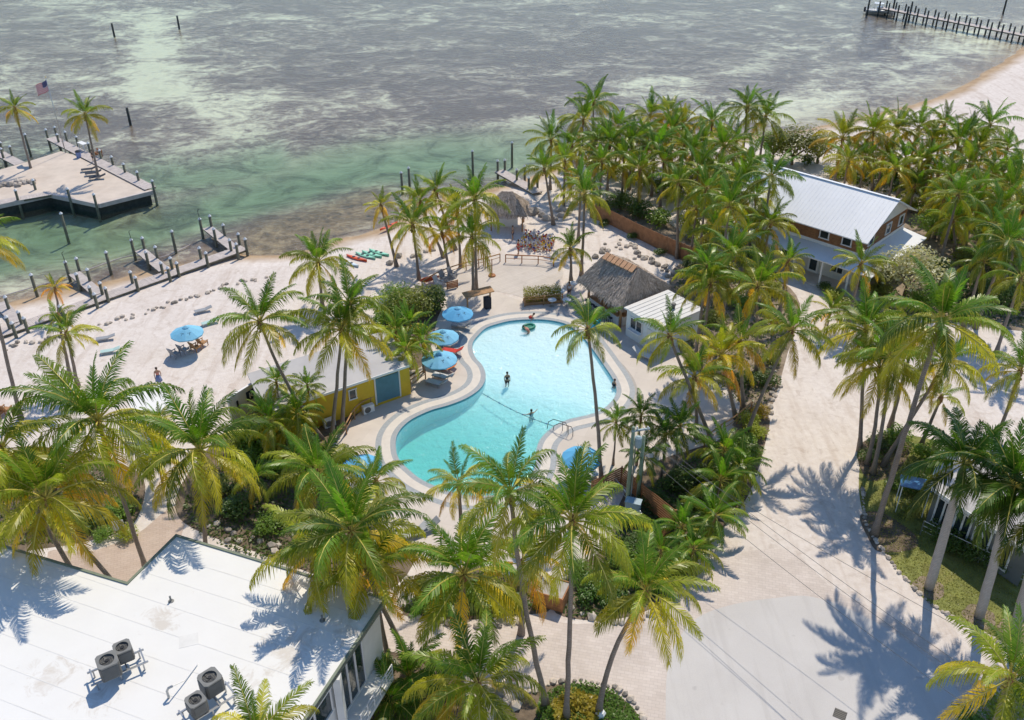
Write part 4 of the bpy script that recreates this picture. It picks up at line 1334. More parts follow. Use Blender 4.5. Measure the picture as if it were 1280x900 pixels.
for px, py, r, h, col, lb in [
    (336, 563, 1.8, 3.0, GRN, 'tall green bush covering the left end of the yellow wall'), (356, 560, 1.7, 3.0, YGR, 'tall bright bush in front of the yellow wall by the leaning trunk'),
    (318, 556, 1.7, 2.4, GRN, 'green bush at the foot of the grey end wall'), (300, 560, 1.5, 1.4, YGR, 'bright bush left of the grey end wall'),
    (374, 552, 1.6, 2.6, GRN, 'tall green bush between the leaning trunk and the twin trunks'), (1172, 676, 1.2, 1.5, DGR, 'dark bush at the foot of the low building, leftmost'), (1194, 688, 1.3, 1.5, DGR, 'dark bush at the foot of the low building, second from left'),
    (1218, 698, 1.3, 1.6, DGR, 'dark bush at the foot of the low building, third from left'), (1244, 710, 1.3, 1.6, DGR, 'dark bush at the foot of the low building, behind the right royal palm'),
    (395, 572, 1.5, 1.3, YGR, 'bright bush below the twin trunks'), (430, 575, 1.2, 1.0, GRN, 'green bush on the edge of the pool deck left of the pool'),
    (478, 430, 2.0, 2.2, YGR, 'bright bush left of the umbrellas behind the clump palms'), (485, 405, 2.0, 2.2, GRN, 'green bush between the sea grape and the clump palms'),
    (912, 585, 1.6, 1.4, GRN, 'green bush between the upper two feathery palms'), (915, 625, 1.5, 1.2, YGR, 'bright bush on the drive side of the feathery palms'),
    (880, 668, 1.5, 1.2, GRN, 'green bush below the lowest feathery palm'), (850, 715, 1.5, 1.1, YGR, 'bright bush at the tip of the bed by the paver apron'),
    (815, 715, 1.5, 1.2, YGR, 'bright bush left of the tip of the bed by the paver apron'), (775, 700, 1.5, 1.2, GRN, 'green bush behind the curving trunk palm, lower left'),
    (935, 530, 1.2, 1.1, YGR, 'bright bush beside the slanting trunk foot'), (940, 570, 1.2, 1.0, GRN, 'green bush low on the sandy drive border'),
    (1045, 222, 2.0, 1.8, YGR, 'bright bush behind the ridge, left of the orange-tinted palm'), (1140, 262, 1.8, 1.6, YGR, 'bright bush close to the gable corner'),
    (1190, 300, 2.0, 1.8, GRN, 'green bush right of the gable under the thick dark trunk'), (1235, 300, 2.2, 2.0, GRN, 'green bush deep in the right grove'),
    (1270, 325, 2.2, 2.0, YGR, 'bright bush at the right frame edge above the thicket'), (1205, 400, 1.8, 1.6, GRN, 'green bush at the front of the right thicket'),
    (1110, 408, 1.8, 1.5, YGR, 'bright bush behind the drive clump'), (1070, 400, 1.5, 1.2, GRN, 'green bush left behind the drive clump'),
    (840, 250, 1.8, 1.6, YGR, 'bright bush at the sandy front of the far grove'), (945, 300, 1.8, 1.8, GRN, 'green bush by the left house corner'),
    (870, 350, 1.6, 1.6, GRN, 'green bush just beyond the shed and the fence end'), (860, 395, 1.5, 1.5, YGR, 'bright bush at the back corner of the shed'),
]:
    shrub(px, py, r, h, lb, col)
for px, py, r, h, col, lb in [(1022, 204, 3.4, 3.0, OLV, 'leafy tree beside the round one behind the metal roof'), (965, 200, 3.2, 3.0, GRN, 'leafy green tree left of the round one behind the metal roof'),
                              (915, 262, 2.8, 3.0, GRN, 'leafy tree among the palms left of the house'), (1240, 262, 3.0, 3.0, OLV, 'leafy tree among the right grove palms'),
                              (1160, 300, 2.6, 2.6, GRN, 'leafy tree right of the house gable')]:
    shrub(px, py, r, h, lb, col, 'broadleaf_tree', 'tree', clouds=CLOUD_L, trunk_h=1.0)
shrub(990, 206, 5.0, 3.8, 'round leafy tree behind the left end of the metal roof', (.16, .175, .03), 'sea_grape_tree', 'tree', clouds=CLOUD_L, trunk_h=1.2)
shrub(1130, 372, 3.9, 3.8, 'pale grey-green tree in front of the house porch', PALE, 'buttonwood_tree', 'tree', clouds=CLOUD_L, trunk_h=1.4)
shrub(1095, 366, 2.3, 2.6, 'grey-green tree left of the pale one', (.17, .18, .09), 'buttonwood_tree', 'tree', clouds=CLOUD_L, trunk_h=1.0)

for nm, pts in (('far grove before the house', [(745, 215), (765, 222), (785, 228), (805, 232), (828, 240), (850, 228), (872, 232), (888, 222), (905, 235), (922, 215), (935, 240), (948, 228), (880, 265), (905, 275), (860, 285), (890, 300), (930, 290), (915, 305)]),
                ('grove right of the metal roof', [(1055, 215), (1070, 222), (1088, 218), (1102, 228), (1118, 226), (1135, 228), (1150, 238), (1168, 240), (1185, 246), (1200, 238), (1218, 246), (1236, 252), (1255, 246), (1272, 256), (1180, 270), (1205, 268), (1230, 280), (1258, 290)])):
    for i, (x, y) in enumerate(sorted(pts)):
        shrub(x, y, 1.9, 2.0, ORD[i] + ' from the left of the undergrowth bushes in the ' + nm, (GRN, YGR, OLV, GRN, DGR)[i % 5], name='undergrowth_bush', group='undergrowth bushes of the ' + nm)

# --- ground cover in the island bed and grass blades on the lawn: uncountable
def cover(name, label, outline, count, size, hgt, col, seed, z=0.01, mat='broad_leaf'):
    rg = random.Random(seed)
    lp = [(p.x, p.y) for p in pxloop(outline, 0, 4)]
    x0, x1 = min(p[0] for p in lp), max(p[0] for p in lp)
    y0, y1 = min(p[1] for p in lp), max(p[1] for p in lp)
    b = MB()
    k = 0
    while k < count:
        x, y = rg.uniform(x0, x1), rg.uniform(y0, y1)
        if not inside(lp, x, y):
            continue
        k += 1
        hh = hgt * (0.35 + 0.9 * noise.noise(Vector((x * .8, y * .8, seed)))) if hgt > .15 else hgt
        p = Vector((x, y, z + max(.02, hh) * rg.random()))
        nrm = Vector((rg.gauss(0, .6), rg.gauss(0, .6), 1)).normalized()
        u = nrm.cross(Vector((rg.gauss(0, 1), rg.gauss(0, 1), .1))).normalized()
        w = nrm.cross(u)
        s = size * rg.uniform(.6, 1.3)
        b.face([p - u * s, p - w * s * .45, p + u * s, p + w * s * .45])
    o = b.build(name, mat)
    o.color = (*(c * 1.6 for c in col), 1)
    return tag(o, label, 'ground cover', kind='stuff')
cover('ground_cover', 'low green ground cover filling the round island bed', [(672, 885), (690, 862), (735, 856), (775, 872), (798, 900), (795, 950), (680, 960)], 7000, .10, .5, (.10, .17, .03), 1)
cover('croton_bed', 'yellow croton leaves in the middle of the island bed', [(690, 880), (715, 868), (745, 872), (750, 895), (735, 920), (700, 915)], 1300, .13, .9, (.27, .22, .03), 2, .1)
cover('ground_cover', 'green ground cover under the palms left of the pool', [(235, 655), (240, 610), (290, 570), (380, 560), (430, 610), (490, 680), (470, 735), (390, 715), (300, 690)], 6000, .14, .5, (.075, .11, .028), 3)
cover('ground_cover', 'green ground cover in the shaded bed right of the pool', [(700, 765), (760, 690), (800, 620), (870, 570), (940, 540), (930, 610), (890, 660), (850, 720), (790, 765)], 7000, .14, .5, (.06, .10, .025), 4)
cover('ground_cover', 'green ground cover in the bed left of the brick path', [(0, 590), (80, 575), (170, 610), (170, 650), (130, 672), (40, 680), (-20, 675)], 3000, .14, .5, (.08, .12, .03), 5)
cover('grass', 'short dry green grass of the lawn', [(1076, 600), (1120, 550), (1170, 560), (1300, 620), (1400, 740), (1380, 845), (1280, 820), (1215, 782), (1165, 752), (1120, 708), (1086, 655)], 26000, .055, .06, (.20, .20, .05), 6, .012)
cover('ground_cover', 'leafy undergrowth of the thicket at right', [(1110, 385), (1180, 340), (1300, 320), (1300, 400), (1220, 405), (1150, 400)], 5000, .16, .6, (.05, .08, .022), 7)
cover('ground_cover', 'leafy undergrowth between the shed and the house', [(850, 345), (960, 345), (990, 380), (975, 450), (950, 515), (900, 490), (860, 430)], 5000, .14, .5, (.08, .105, .03), 8)
cover('ground_cover', 'undergrowth of the grove beyond the metal roof', [(1040, 215), (1160, 215), (1290, 205), (1290, 300), (1180, 270), (1110, 245)], 5000, .16, .6, (.09, .11, .03), 9)
cover('ground_cover', 'undergrowth in the bed above the paver drive', [(500, 762), (545, 735), (610, 712), (655, 735), (680, 760), (620, 768), (560, 772)], 2500, .12, .5, (.085, .13, .03), 10)
# ------------------------------------------------------------------ buildings
def slab(parent, name, quad, z0, z1, mat):
    b = MB()
    b.prism([(p[0], p[1]) for p in quad], z0, z1)
    return b.build(name, mat, parent)

def shrink(poly, d):
    c = sum((Vector((p[0], p[1], 0)) for p in poly), Vector()) / len(poly)
    n_ = len(poly)
    ar = sum(poly[k][0] * poly[(k + 1) % n_][1] - poly[(k + 1) % n_][0] * poly[k][1] for k in range(n_))
    sg = -1 if ar > 0 else 1
    out = []
    for k in range(n_):
        a, p, q = (Vector((poly[(k + j) % n_][0], poly[(k + j) % n_][1])) for j in (-1, 0, 1))
        n1 = Vector(((p - a).y, -(p - a).x)).normalized() * sg
        n2 = Vector(((q - p).y, -(q - p).x)).normalized() * sg
        m = (n1 + n2)
        m = m / max(.3, m.length_squared / 2)
        out.append((p.x + m.x * d, p.y + m.y * d))
    return out

def rel(parent, poly):
    l = parent.location
    return [(p[0] - l.x, p[1] - l.y) for p in poly]

def window(parent, a, b, z0, z1, out, frame='white_paint', glass='glass_dark', fw=.08, mull=1, lab=None):
    """window in a wall from a to b (local xy), out = outward unit vector"""
    a, b, o = Vector((a[0], a[1], 0)), Vector((b[0], b[1], 0)), Vector((out[0], out[1], 0)).normalized()
    m = MB()
    t = (b - a).normalized()
    for p, q in (((a), (b)),):
        for z in (z0, z1):
            m.beam(a - t * fw + o * .04 + Vector((0, 0, z)), b + t * fw + o * .04 + Vector((0, 0, z)), .12, fw)
        for e in [a, b] + [a.lerp(b, (k + 1) / (mull + 1)) for k in range(mull)]:
            m.beam(e + o * .045 + Vector((0, 0, z0)), e + o * .045 + Vector((0, 0, z1)), fw, .11)
    f = m.build('window', frame, parent)
    m = MB()
    m.face([a + o * .02 + Vector((0, 0, z0)), b + o * .02 + Vector((0, 0, z0)), b + o * .02 + Vector((0, 0, z1)), a + o * .02 + Vector((0, 0, z1))])
    m.build('pane', glass, f)
    return f

def outward(poly, k):
    n_ = len(poly)
    ar = sum(poly[j][0] * poly[(j + 1) % n_][1] - poly[(j + 1) % n_][0] * poly[j][1] for j in range(n_))
    d = Vector((poly[(k + 1) % n_][0] - poly[k][0], poly[(k + 1) % n_][1] - poly[k][1]))
    nn = Vector((d.y, -d.x)).normalized()
    return nn if ar > 0 else -nn

# --- the white flat-roofed building in the foreground
ZR = 7.0
wp = [G(-10, 677, ZR), G(159, 728, ZR), G(220, 668, ZR), G(484, 748, ZR), G(368, 922, ZR)]
wp[0] = wp[1] + (wp[0] - wp[1]).normalized() * 22
wp.append(Vector((wp[0].x, wp[4].y, ZR)))
wpoly = [(p.x, p.y) for p in wp]
wb = thing('white_building', 'white flat-roofed building with air conditioners on its roof, bottom left', 'building', (wpoly[1][0], wpoly[1][1], 0))
rp = rel(wb, wpoly)
slab(wb, 'roof', rp, ZR - .22, ZR - .02, 'white_roof')
b = MB()
sp = shrink(rp, .14)
for k in range(len(rp)):
    j = (k + 1) % len(rp)
    b.face([(*rp[k], ZR + .05), (*rp[j], ZR + .05), (*sp[j], ZR + .05), (*sp[k], ZR + .05)])
    b.face([(*sp[k], ZR + .05), (*sp[j], ZR + .05), (*sp[j], ZR - .04), (*sp[k], ZR - .04)])
    e0, e1 = rp[k], rp[j]
    b.face([(*e0, ZR - .26), (*e1, ZR - .26), (*e1, ZR + .05), (*e0, ZR + .05)])
b.build('roof_edge', 'trim_green', wb)
us = (Vector(rp[3]) - Vector(rp[2])).normalized()
vs2 = Vector((us.y, -us.x))
if vs2.y > 0:
    vs2 = -vs2
b = MB()
rg = random.Random(21)
for k in range(1, 9):
    o_ = Vector(rp[2]) + vs2 * (1.5 * k)
    seg = [o_ + us * s for s in np.arange(-24, 16, .5)]
    run = []
    for q in seg + [None]:
        if q is not None and inside(sp, q.x, q.y):
            run.append(q)
        else:
            if len(run) > 2:
                b.beam((run[0].x, run[0].y, ZR - .018), (run[-1].x, run[-1].y, ZR - .018), .05, .010)
            run = []
b.build('membrane_seams', 'roof_seam', wb)
for s_, t_ in ((3.0, 4.2), (8.5, 7.5), (11, 2.5)):
    q = Vector(rp[2]) + us * s_ + vs2 * t_
    b = MB()
    b.lathe([(.16, -.02), (.15, .02), (.05, .04), (.05, .35), (.04, .36)], 10, (q.x, q.y, ZR - .015))
    b.build('vent_stack', 'ac_top', wb)
for s_, t_, a_ in ((5.5, 6.0, .3),):
    q = Vector(rp[2]) + us * s_ + vs2 * t_
    b = MB()
    b.box((q.x, q.y, ZR - .016), (rg.uniform(.8, 1.6), rg.uniform(.5, .9), .01), a_)
    b.build('roof_patch', 'roof_seam', wb)
wl = shrink(rp, .35)
slab(wb, 'wall', wl, 0, ZR - .26, 'white_wall')
A, B = Vector(wl[3]), Vector(wl[4])
ow = outward(wl, 3)
def on(s):
    return A.lerp(B, s)
Ln = (B - A).length
window(wb, on(2.0 / Ln), on(4.3 / Ln), 3.2, 6.3, ow, mull=2)
window(wb, on(5.1 / Ln), on(8.0 / Ln), 4.6, 6.2, ow, mull=1)
window(wb, on(8.8 / Ln), on(10.5 / Ln), 4.6, 6.2, ow, mull=1)
window(wb, on(5.1 / Ln), on(8.0 / Ln), 1.0, 2.6, ow, mull=1)
b = MB()
b.beam(Vector((*(on(4.7 / Ln) + ow * .25), 0)), Vector((*(on(4.7 / Ln) + ow * .25), ZR - .28)), .35, .5)
b.build('pilaster', 'white_wall', wb)
b = MB()
p0, p1 = on(1.2 / Ln) + ow * .62, on(4.5 / Ln) + ow * .62
b.beam(Vector((*p0, 2.95)), Vector((*p1, 2.95)), 1.2, .22)
bl = b.build('balcony', 'white_wall', wb)
b = MB()
q0, q1 = on(1.2 / Ln) + ow * 1.18, on(4.5 / Ln) + ow * 1.18
for z in (3.4, 3.7, 4.0):
    b.beam(Vector((*q0, z)), Vector((*q1, z)), .05, .05)
for s in range(6):
    q = Vector(q0).lerp(Vector(q1), s / 5)
    b.beam(Vector((*q, 3.05)), Vector((*q, 4.0)), .05, .05)
b.build('railing', 'white_paint', bl)

def stand(px, py, rz, ln, label):
    p = G(px, py, ZR - .02)
    t = thing('equipment_stand', label, 'stand', (p.x, p.y, ZR - .02), rz, 'air conditioner stands on the white roof')
    for x in (-ln / 2, 0, ln / 2):
        for y in (-.42, .42):
            b = MB()
            b.box((x, y, .21), (.07, .07, .42))
            b.build('leg', 'steel', t)
    for y in (-.42, .42):
        b = MB()
        b.box((0, y, .455), (ln + .5, .08, .07))
        b.build('rail', 'steel', t)
    for x in (-ln / 2 - .1, -ln / 6, ln / 6, ln / 2 + .1):
        b = MB()
        b.box((x, 0, .52), (.07, 1.05, .06))
        b.build('cross_bar', 'steel', t)
    return t
def ac_unit(p, rz, s, label):
    t = thing('air_conditioner', label, 'air conditioner', p, rz, 'condenser units on the white roof')
    w, h = .98 * s, 1.0 * s
    b = MB()
    r = .09
    prof = []
    for cx_, cy_, a0 in ((w / 2 - r, w / 2 - r, 0), (-w / 2 + r, w / 2 - r, 90), (-w / 2 + r, -w / 2 + r, 180), (w / 2 - r, -w / 2 + r, 270)):
        for k in range(3):
            a = R_(a0 + 45 * k)
            prof.append((cx_ + r * math.cos(a), cy_ + r * math.sin(a)))
    b.prism(prof, .03, h - .08)
    b.build('body', 'ac_grey', t)
    b = MB()
    for z in np.linspace(.10, h - .16, 13):
        for sx, sy, ln_, hor in ((0, -w / 2 - .006, w - .2, True), (0, w / 2 + .006, w - .2, True), (-w / 2 - .006, 0, w - .2, False), (w / 2 + .006, 0, w - .2, False)):
            b.box((sx, sy, z), (ln_, .03, .028) if hor else (.03, ln_, .028))
    g = b.build('louvres', 'ac_top', t)
    tag(g, kind='stuff')
    b = MB()
    q = .36 * s
    N = 20
    ci = [(q * math.cos(2 * math.pi * k / N), q * math.sin(2 * math.pi * k / N)) for k in range(N)]
    sq = []
    for k in range(N):
        a = 2 * math.pi * k / N
        m_ = max(abs(math.cos(a)), abs(math.sin(a)))
        sq.append(((w / 2 + .012) * math.cos(a) / m_ * (.97 if m_ < .8 else 1), (w / 2 + .012) * math.sin(a) / m_ * (.97 if m_ < .8 else 1)))
    for k in range(N):
        j = (k + 1) % N
        b.face([(*ci[k], h), (*sq[k], h), (*sq[j], h), (*ci[j], h)])
        b.face([(*sq[k], h - .08), (*sq[j], h - .08), (*sq[j], h), (*sq[k], h)])
        b.face([(*ci[j], h - .16), (*ci[k], h - .16), (*ci[k], h), (*ci[j], h)])
    b.build('top_cover', 'ac_top', t)
    b = MB()
    b.lathe([(q * .99, -.02), (q * .99, 0)], 20, (0, 0, h - .13))
    b.build('fan_well', 'fan_dark', t)
    for k in range(4):
        a = k * math.pi / 2
        b = MB()
        b.box((q * .5 * math.cos(a), q * .5 * math.sin(a), h - .085), (q * .85, .24 * s, .012), a, R_(18))
        b.build('fan_blade', 'ac_grey', t)
    b = MB()
    b.lathe([(.09, -.05), (.09, .03)], 10, (0, 0, h - .06))
    for rr in (.5, .75, 1.0):
        b.tube([(q * rr * math.cos(2 * math.pi * k / 16), q * rr * math.sin(2 * math.pi * k / 16), h + .01) for k in range(17)], .008, 4, False)
    b.build('fan_guard', 'black_metal', t)
    return t
AR = R_(33)
stand(150, 842, AR, 2.1, 'steel stand under the left pair of air conditioners')
stand(262, 888, AR + R_(10), 2.1, 'steel stand under the right pair of air conditioners')
zA = ZR + .53
for px, py, s, rz, lb in [(139, 841, .92, AR, 'larger air conditioner of the left pair on the white roof'), (157, 822, .78, AR, 'smaller air conditioner of the left pair on the white roof'),
                          (266, 862, .90, AR + .2, 'larger air conditioner of the right pair on the white roof'), (248, 888, .78, AR + .2, 'smaller air conditioner of the right pair, half behind fronds')]:
    p = G(px, py, zA)
    ac_unit(p, rz, s, lb)
p = G(211, 872, ZR)
t = thing('vent_pipe', 'small bent vent pipe lying on the white roof between the air conditioners', 'pipe', (p.x, p.y, ZR))
b = MB()
b.tube([(0, 0, 0), (0, 0, .45), (.08, .05, .6), (.25, .15, .62)], .06, 8)
b.build('pipe', 'steel', t)
b = MB()
b.tube([(.25, .15, .62), (.5, .9, .10), (.8, 1.9, .06)], .03, 6)
b.build('hose', 'white_paint', t)

# --- the house with the white metal roof
hz0, hz1 = 5.2, 8.0
E0, E1 = G(966, 268, hz0), G(1082, 304, hz0)
R1 = G(1145, 256, hz1)
u = Vector((E1.x - E0.x, E1.y - E0.y, 0)).normalized()
v = Vector((-u.y, u.x, 0))
if v.y < 0:
    v = -v
half = (Vector((R1.x, R1.y, 0)) - Vector((E1.x, E1.y, 0))).dot(v)
over = (Vector((R1.x, R1.y, 0)) - Vector((E1.x, E1.y, 0))).dot(u)
LEN = (E1 - E0).length + 5.0
ho = thing('wooden_house', 'two-storey brown house with white ribbed metal gable roof and porch', 'house', (E1.x, E1.y, 0), math.atan2(u.y, u.x))
# local frame: x along the eave (0 at the near gable, negative to the left), y back
b = MB()
th = .10
for y0, y1, z0, z1 in ((0, half, hz0, hz1), (2 * half, half, hz0, hz1)):
    b.face([(-LEN, y0, z0), (0.2, y0, z0), (0.2, y1, z1), (-LEN, y1, z1)])
    b.face([(-LEN, y0, z0 - th), (-LEN, y1, z1 - th), (.2, y1, z1 - th), (.2, y0, z0 - th)])
    b.face([(-LEN, y0, z0 - th), (.2, y0, z0 - th), (.2, y0, z0), (-LEN, y0, z0)])
    b.face([(.2, y0, z0 - th), (.2, y1, z1 - th), (.2, y1, z1), (.2, y0, z0)])
rf = b.build('roof', 'metal_roof', ho)
b = MB()
k = 0
x = -LEN + .2
while x < .2:
    for y0, y1 in ((0, half), (2 * half, half)):
        b.beam((x, y0, hz0 + .004), (x, y1, hz1 + .004), .035, .022)
    x += .42
tag(b.build('roof_ribs', 'metal_roof', rf), kind='stuff')
b = MB()
b.beam((-LEN, half, hz1 + .04), (.2, half, hz1 + .04), .3, .05)
b.build('ridge_cap', 'metal_roof', rf)
y0, y1, xe = .7, 2 * half - .7, -.6
b = MB()
b.prism([(-LEN + .6, y0), (xe, y0), (xe, y1), (-LEN + .6, y1)], 3.35, hz0 + .25)
b.build('upper_wall', 'wood_siding', ho)
b = MB()
b.face([(xe + .02, y0, hz0 + .25), (xe + .02, y1, hz0 + .25), (xe + .02, half, hz1 - .12)])
b.face([(xe - .1, y1, hz0 + .25), (xe - .1, y0, hz0 + .25), (xe - .1, half, hz1 - .12)])
b.build('gable', 'cream_wall', ho)
b = MB()
for z in np.arange(3.5, hz0 + .2, .24):
    b.box((-LEN / 2, y0 - .012, z), (LEN - 1.2, .03, .20))
    b.box((xe + .012, half, z), (.03, y1 - y0, .20))
tag(b.build('siding_boards', 'wood_siding', ho), kind='stuff')
b = MB()
b.prism([(-LEN + .6, y0 + .05), (xe - .05, y0 + .05), (xe - .05, y1 - .05), (-LEN + .6, y1 - .05)], 0, 3.35)
b.build('lower_wall', 'cream_wall', ho)
b = MB()
b.box((-LEN / 2, y0 - .02, 3.5), (LEN - 1.2, .06, .34))
b.box((xe + .03, half, 3.5), (.06, y1 - y0, .34))
b.build('band_board', 'white_paint', ho)
for xa in (-9.6, -5.0, -2.6):
    window(ho, (xa, y0 - .02), (xa + .95, y0 - .02), 4.05, 5.0, (0, -1), fw=.1, mull=0)
for ya in (y0 + 1.4, y0 + 5.2, y0 + 8.2):
    if ya + 1 < y1:
        window(ho, (xe + .04, ya), (xe + .04, ya + 1.0), 4.0, 5.1, (1, 0), fw=.1, mull=0)
# porch roof that wraps the corner
b = MB()
pz0, pz1 = 2.75, 3.3
b.face([(-LEN + .6, -1.6, pz0), (1.9, -1.6, pz0), (xe, y0, pz1), (-LEN + .6, y0, pz1)])
b.face([(1.9, -1.6, pz0), (1.9, y1 + .4, pz0), (xe, y1, pz1), (xe, y0, pz1)])
b.face([(-LEN + .6, -1.6, pz0 - .12), (-LEN + .6, y0, pz1 - .12), (xe, y0, pz1 - .12), (1.9, -1.6, pz0 - .12)])
b.face([(1.9, -1.6, pz0 - .12), (xe, y0, pz1 - .12), (xe, y1, pz1 - .12), (1.9, y1 + .4, pz0 - .12)])
b.face([(-LEN + .6, -1.6, pz0 - .12), (1.9, -1.6, pz0 - .12), (1.9, -1.6, pz0), (-LEN + .6, -1.6, pz0)])
b.face([(1.9, -1.6, pz0 - .12), (1.9, y1 + .4, pz0 - .12), (1.9, y1 + .4, pz0), (1.9, -1.6, pz0)])
b.build('porch_roof', 'metal_roof', ho)
for xa in (-LEN + 1, -9.0, -6.2, -3.2, -.4, 1.7):
    b = MB()
    b.box((xa, -1.45, 1.32), (.16, .16, 2.64))
    b.build('porch_post', 'white_paint', ho)
b = MB()
b.box((-LEN / 2 + .9, -.5, .06), (LEN + 1, 2.6, .12))
b.build('porch_floor', 'concrete', ho)
dr = MB()
dr.box((-5.1, y0 - .03, 1.15), (1.2, .10, 2.2))
dr = dr.build('door', 'white_paint', ho)
b = MB()
b.box((-5.1, y0 - .09, 1.25), (.75, .03, 1.75))
b.build('pane', 'glass_dark', dr)
window(ho, (-8.8, y0), (-7.4, y0), .9, 2.2, (0, -1), fw=.09)
window(ho, (-3.2, y0), (-1.9, y0), .9, 2.2, (0, -1), fw=.09)

# --- tiki bar
def thatch_hip(parent, e, r0, r1, ze, zr, straws, seed):
    """e: four eave corners (local xy) front-left, front-right, back-right, back-left; r0, r1 ridge ends"""
    rg = random.Random(seed)
    E = [Vector((p[0], p[1], ze)) for p in e]
    A0, A1 = Vector((r0[0], r0[1], zr)), Vector((r1[0], r1[1], zr))
    faces = [(E[0], E[1], A1, A0), (E[1], E[2], A1, A1), (E[2], E[3], A0, A1), (E[3], E[0], A0, A0)]
    b = MB()
    for f in faces:
        f = f if f[2] != f[3] else f[:3]
        b.face(f)
        b.face([p - Vector((0, 0, .35)) for p in reversed(f)])
    for k in range(4):
        p, q = E[k], E[(k + 1) % 4]
        dn = Vector((0, 0, .35))
        b.face([p - dn, q - dn, q, p])
    rf = b.build('thatch_roof', 'thatch', parent)
    b = MB()
    for _ in range(straws):
        k = rg.choices(range(4), [3, 2, 1.2, 1.2])[0]
        f = faces[k]
        s, t_ = rg.random(), rg.random() ** 1.2
        base = f[0].lerp(f[1], s)
        apex = f[3].lerp(f[2], s)
        p = base.lerp(apex, t_)
        dn = (base - apex).normalized()
        nn = (f[1] - f[0]).cross(apex - base).normalized()
        if nn.z < 0:
            nn = -nn
        side = dn.cross(nn)
        ln = rg.uniform(.35, .75)
        w = rg.uniform(.025, .06)
        dd = (dn + side * rg.uniform(-.25, .25) + nn * rg.uniform(-.02, .10)).normalized()
        if t_ < .06:
            dd = (dd + Vector((0, 0, -.5))).normalized()
        p = p + nn * rg.uniform(.01, .09)
        b.cur = 1 if rg.random() < .4 else 0
        b.face([p - side * w, p + side * w, p + side * w * .4 + dd * ln, p - side * w * .4 + dd * ln])
    tag(b.build('straw', ['thatch', 'thatch_light'], rf), kind='stuff')
    return rf
ze, zr = 2.7, 5.4
eL, eF, eR = G(724, 349, ze), G(776, 385, ze), G(838, 357, ze)
eB = eL + (eR - eF)
r0w, r1w = G(758.5, 317, zr), G(797, 335, zr)
tk = thing('tiki_bar', 'thatched tiki bar with a copper tiled ridge beside the pool', 'bar', (eF.x, eF.y, 0))
lc = [(p.x - eF.x, p.y - eF.y) for p in (eL, eF, eR, eB)]
lr = [(p.x - eF.x, p.y - eF.y) for p in (r0w, r1w)]
thatch_hip(tk, lc, lr[0], lr[1], ze, zr, 5200, 8)
d_ = Vector((lr[1][0] - lr[0][0], lr[1][1] - lr[0][1], 0))
nn = Vector((-d_.y, d_.x, 0)).normalized()
for k in range(7):
    s0, s1 = k / 7, (k + .86) / 7
    b = MB()
    p0, p1 = Vector((*lr[0], zr + .10)) + d_ * s0, Vector((*lr[0], zr + .10)) + d_ * s1
    for sg in (-1, 1):
        b.face([p0, p1, p1 + nn * sg * .62 - Vector((0, 0, .42)), p0 + nn * sg * .62 - Vector((0, 0, .42))])
        b.face([p0 + Vector((0, 0, .07)), p0 + nn * sg * .62 - Vector((0, 0, .35)), p1 + nn * sg * .62 - Vector((0, 0, .35)), p1 + Vector((0, 0, .07))])
        b.face([p0 + nn * sg * .62 - Vector((0, 0, .42)), p1 + nn * sg * .62 - Vector((0, 0, .42)), p1 + nn * sg * .62 - Vector((0, 0, .35)), p0 + nn * sg * .62 - Vector((0, 0, .35))])
        b.face([p1, p1 + Vector((0, 0, .07)), p1 + nn * sg * .62 - Vector((0, 0, .35)), p1 + nn * sg * .62 - Vector((0, 0, .42))])
    b.build('ridge_tile', 'ridge_tile', tk)
ins = shrink(lc, .75)
for k in range(4):
    for s in (0, .5):
        p = Vector(ins[k]).lerp(Vector(ins[(k + 1) % 4]), s)
        b = MB()
        b.tube([(p.x, p.y, 0), (p.x, p.y, ze + .3)], [.13, .11], 8)
        b.build('post', 'rail_wood', tk, True)
i2 = shrink(lc, 1.0)
for nm, k, w, h, mt in (('counter', 0, .5, 1.05, 'white_wall'), ('counter', 1, .5, 1.05, 'white_wall')):
    p, q = Vector(i2[k]), Vector(i2[k + 1])
    b = MB()
    b.beam((p.x, p.y, h / 2), (q.x, q.y, h / 2), w, h)
    c = b.build(nm, mt, tk)
    b = MB()
    b.beam((p.x, p.y, h + .03), (q.x, q.y, h + .03), w + .35, .07)
    b.build('counter_top', 'rail_wood', c)
i3 = shrink(lc, 2.4)
b = MB()
b.prism(i3, 0, 2.4)
b.build('back_bar', 'teal_wall', tk)
# stools along the two counters
def stool(p, rz, label, group):
    t = thing('bar_stool', label, 'stool', p, rz, group)
    b = MB()
    b.lathe([(.17, .72), (.19, .75), (.17, .78)], 10)
    b.build('seat', 'cloth_dark', t)
    for k in range(4):
        a = k * math.pi / 2 + .78
        b = MB()
        b.tube([(.12 * math.cos(a), .12 * math.sin(a), .72), (.2 * math.cos(a), .2 * math.sin(a), 0)], .018, 5)
        b.build('leg', 'black_metal', t)
    b = MB()
    b.box((0, -.17, .95), (.34, .03, .3))
    b.build('backrest', 'cloth_dark', t)
o0 = outward(lc, 0)
pa, pb = Vector(i2[0]), Vector(i2[1])
for k in range(7):
    p = pa.lerp(pb, (k + .6) / 7.4) + o0 * .75
    stool((eF.x + p.x, eF.y + p.y, .0245), math.atan2(o0.y, o0.x) + math.pi / 2, 'dark bar stool in the row along the pool side of the tiki bar', 'bar stools at the tiki bar')

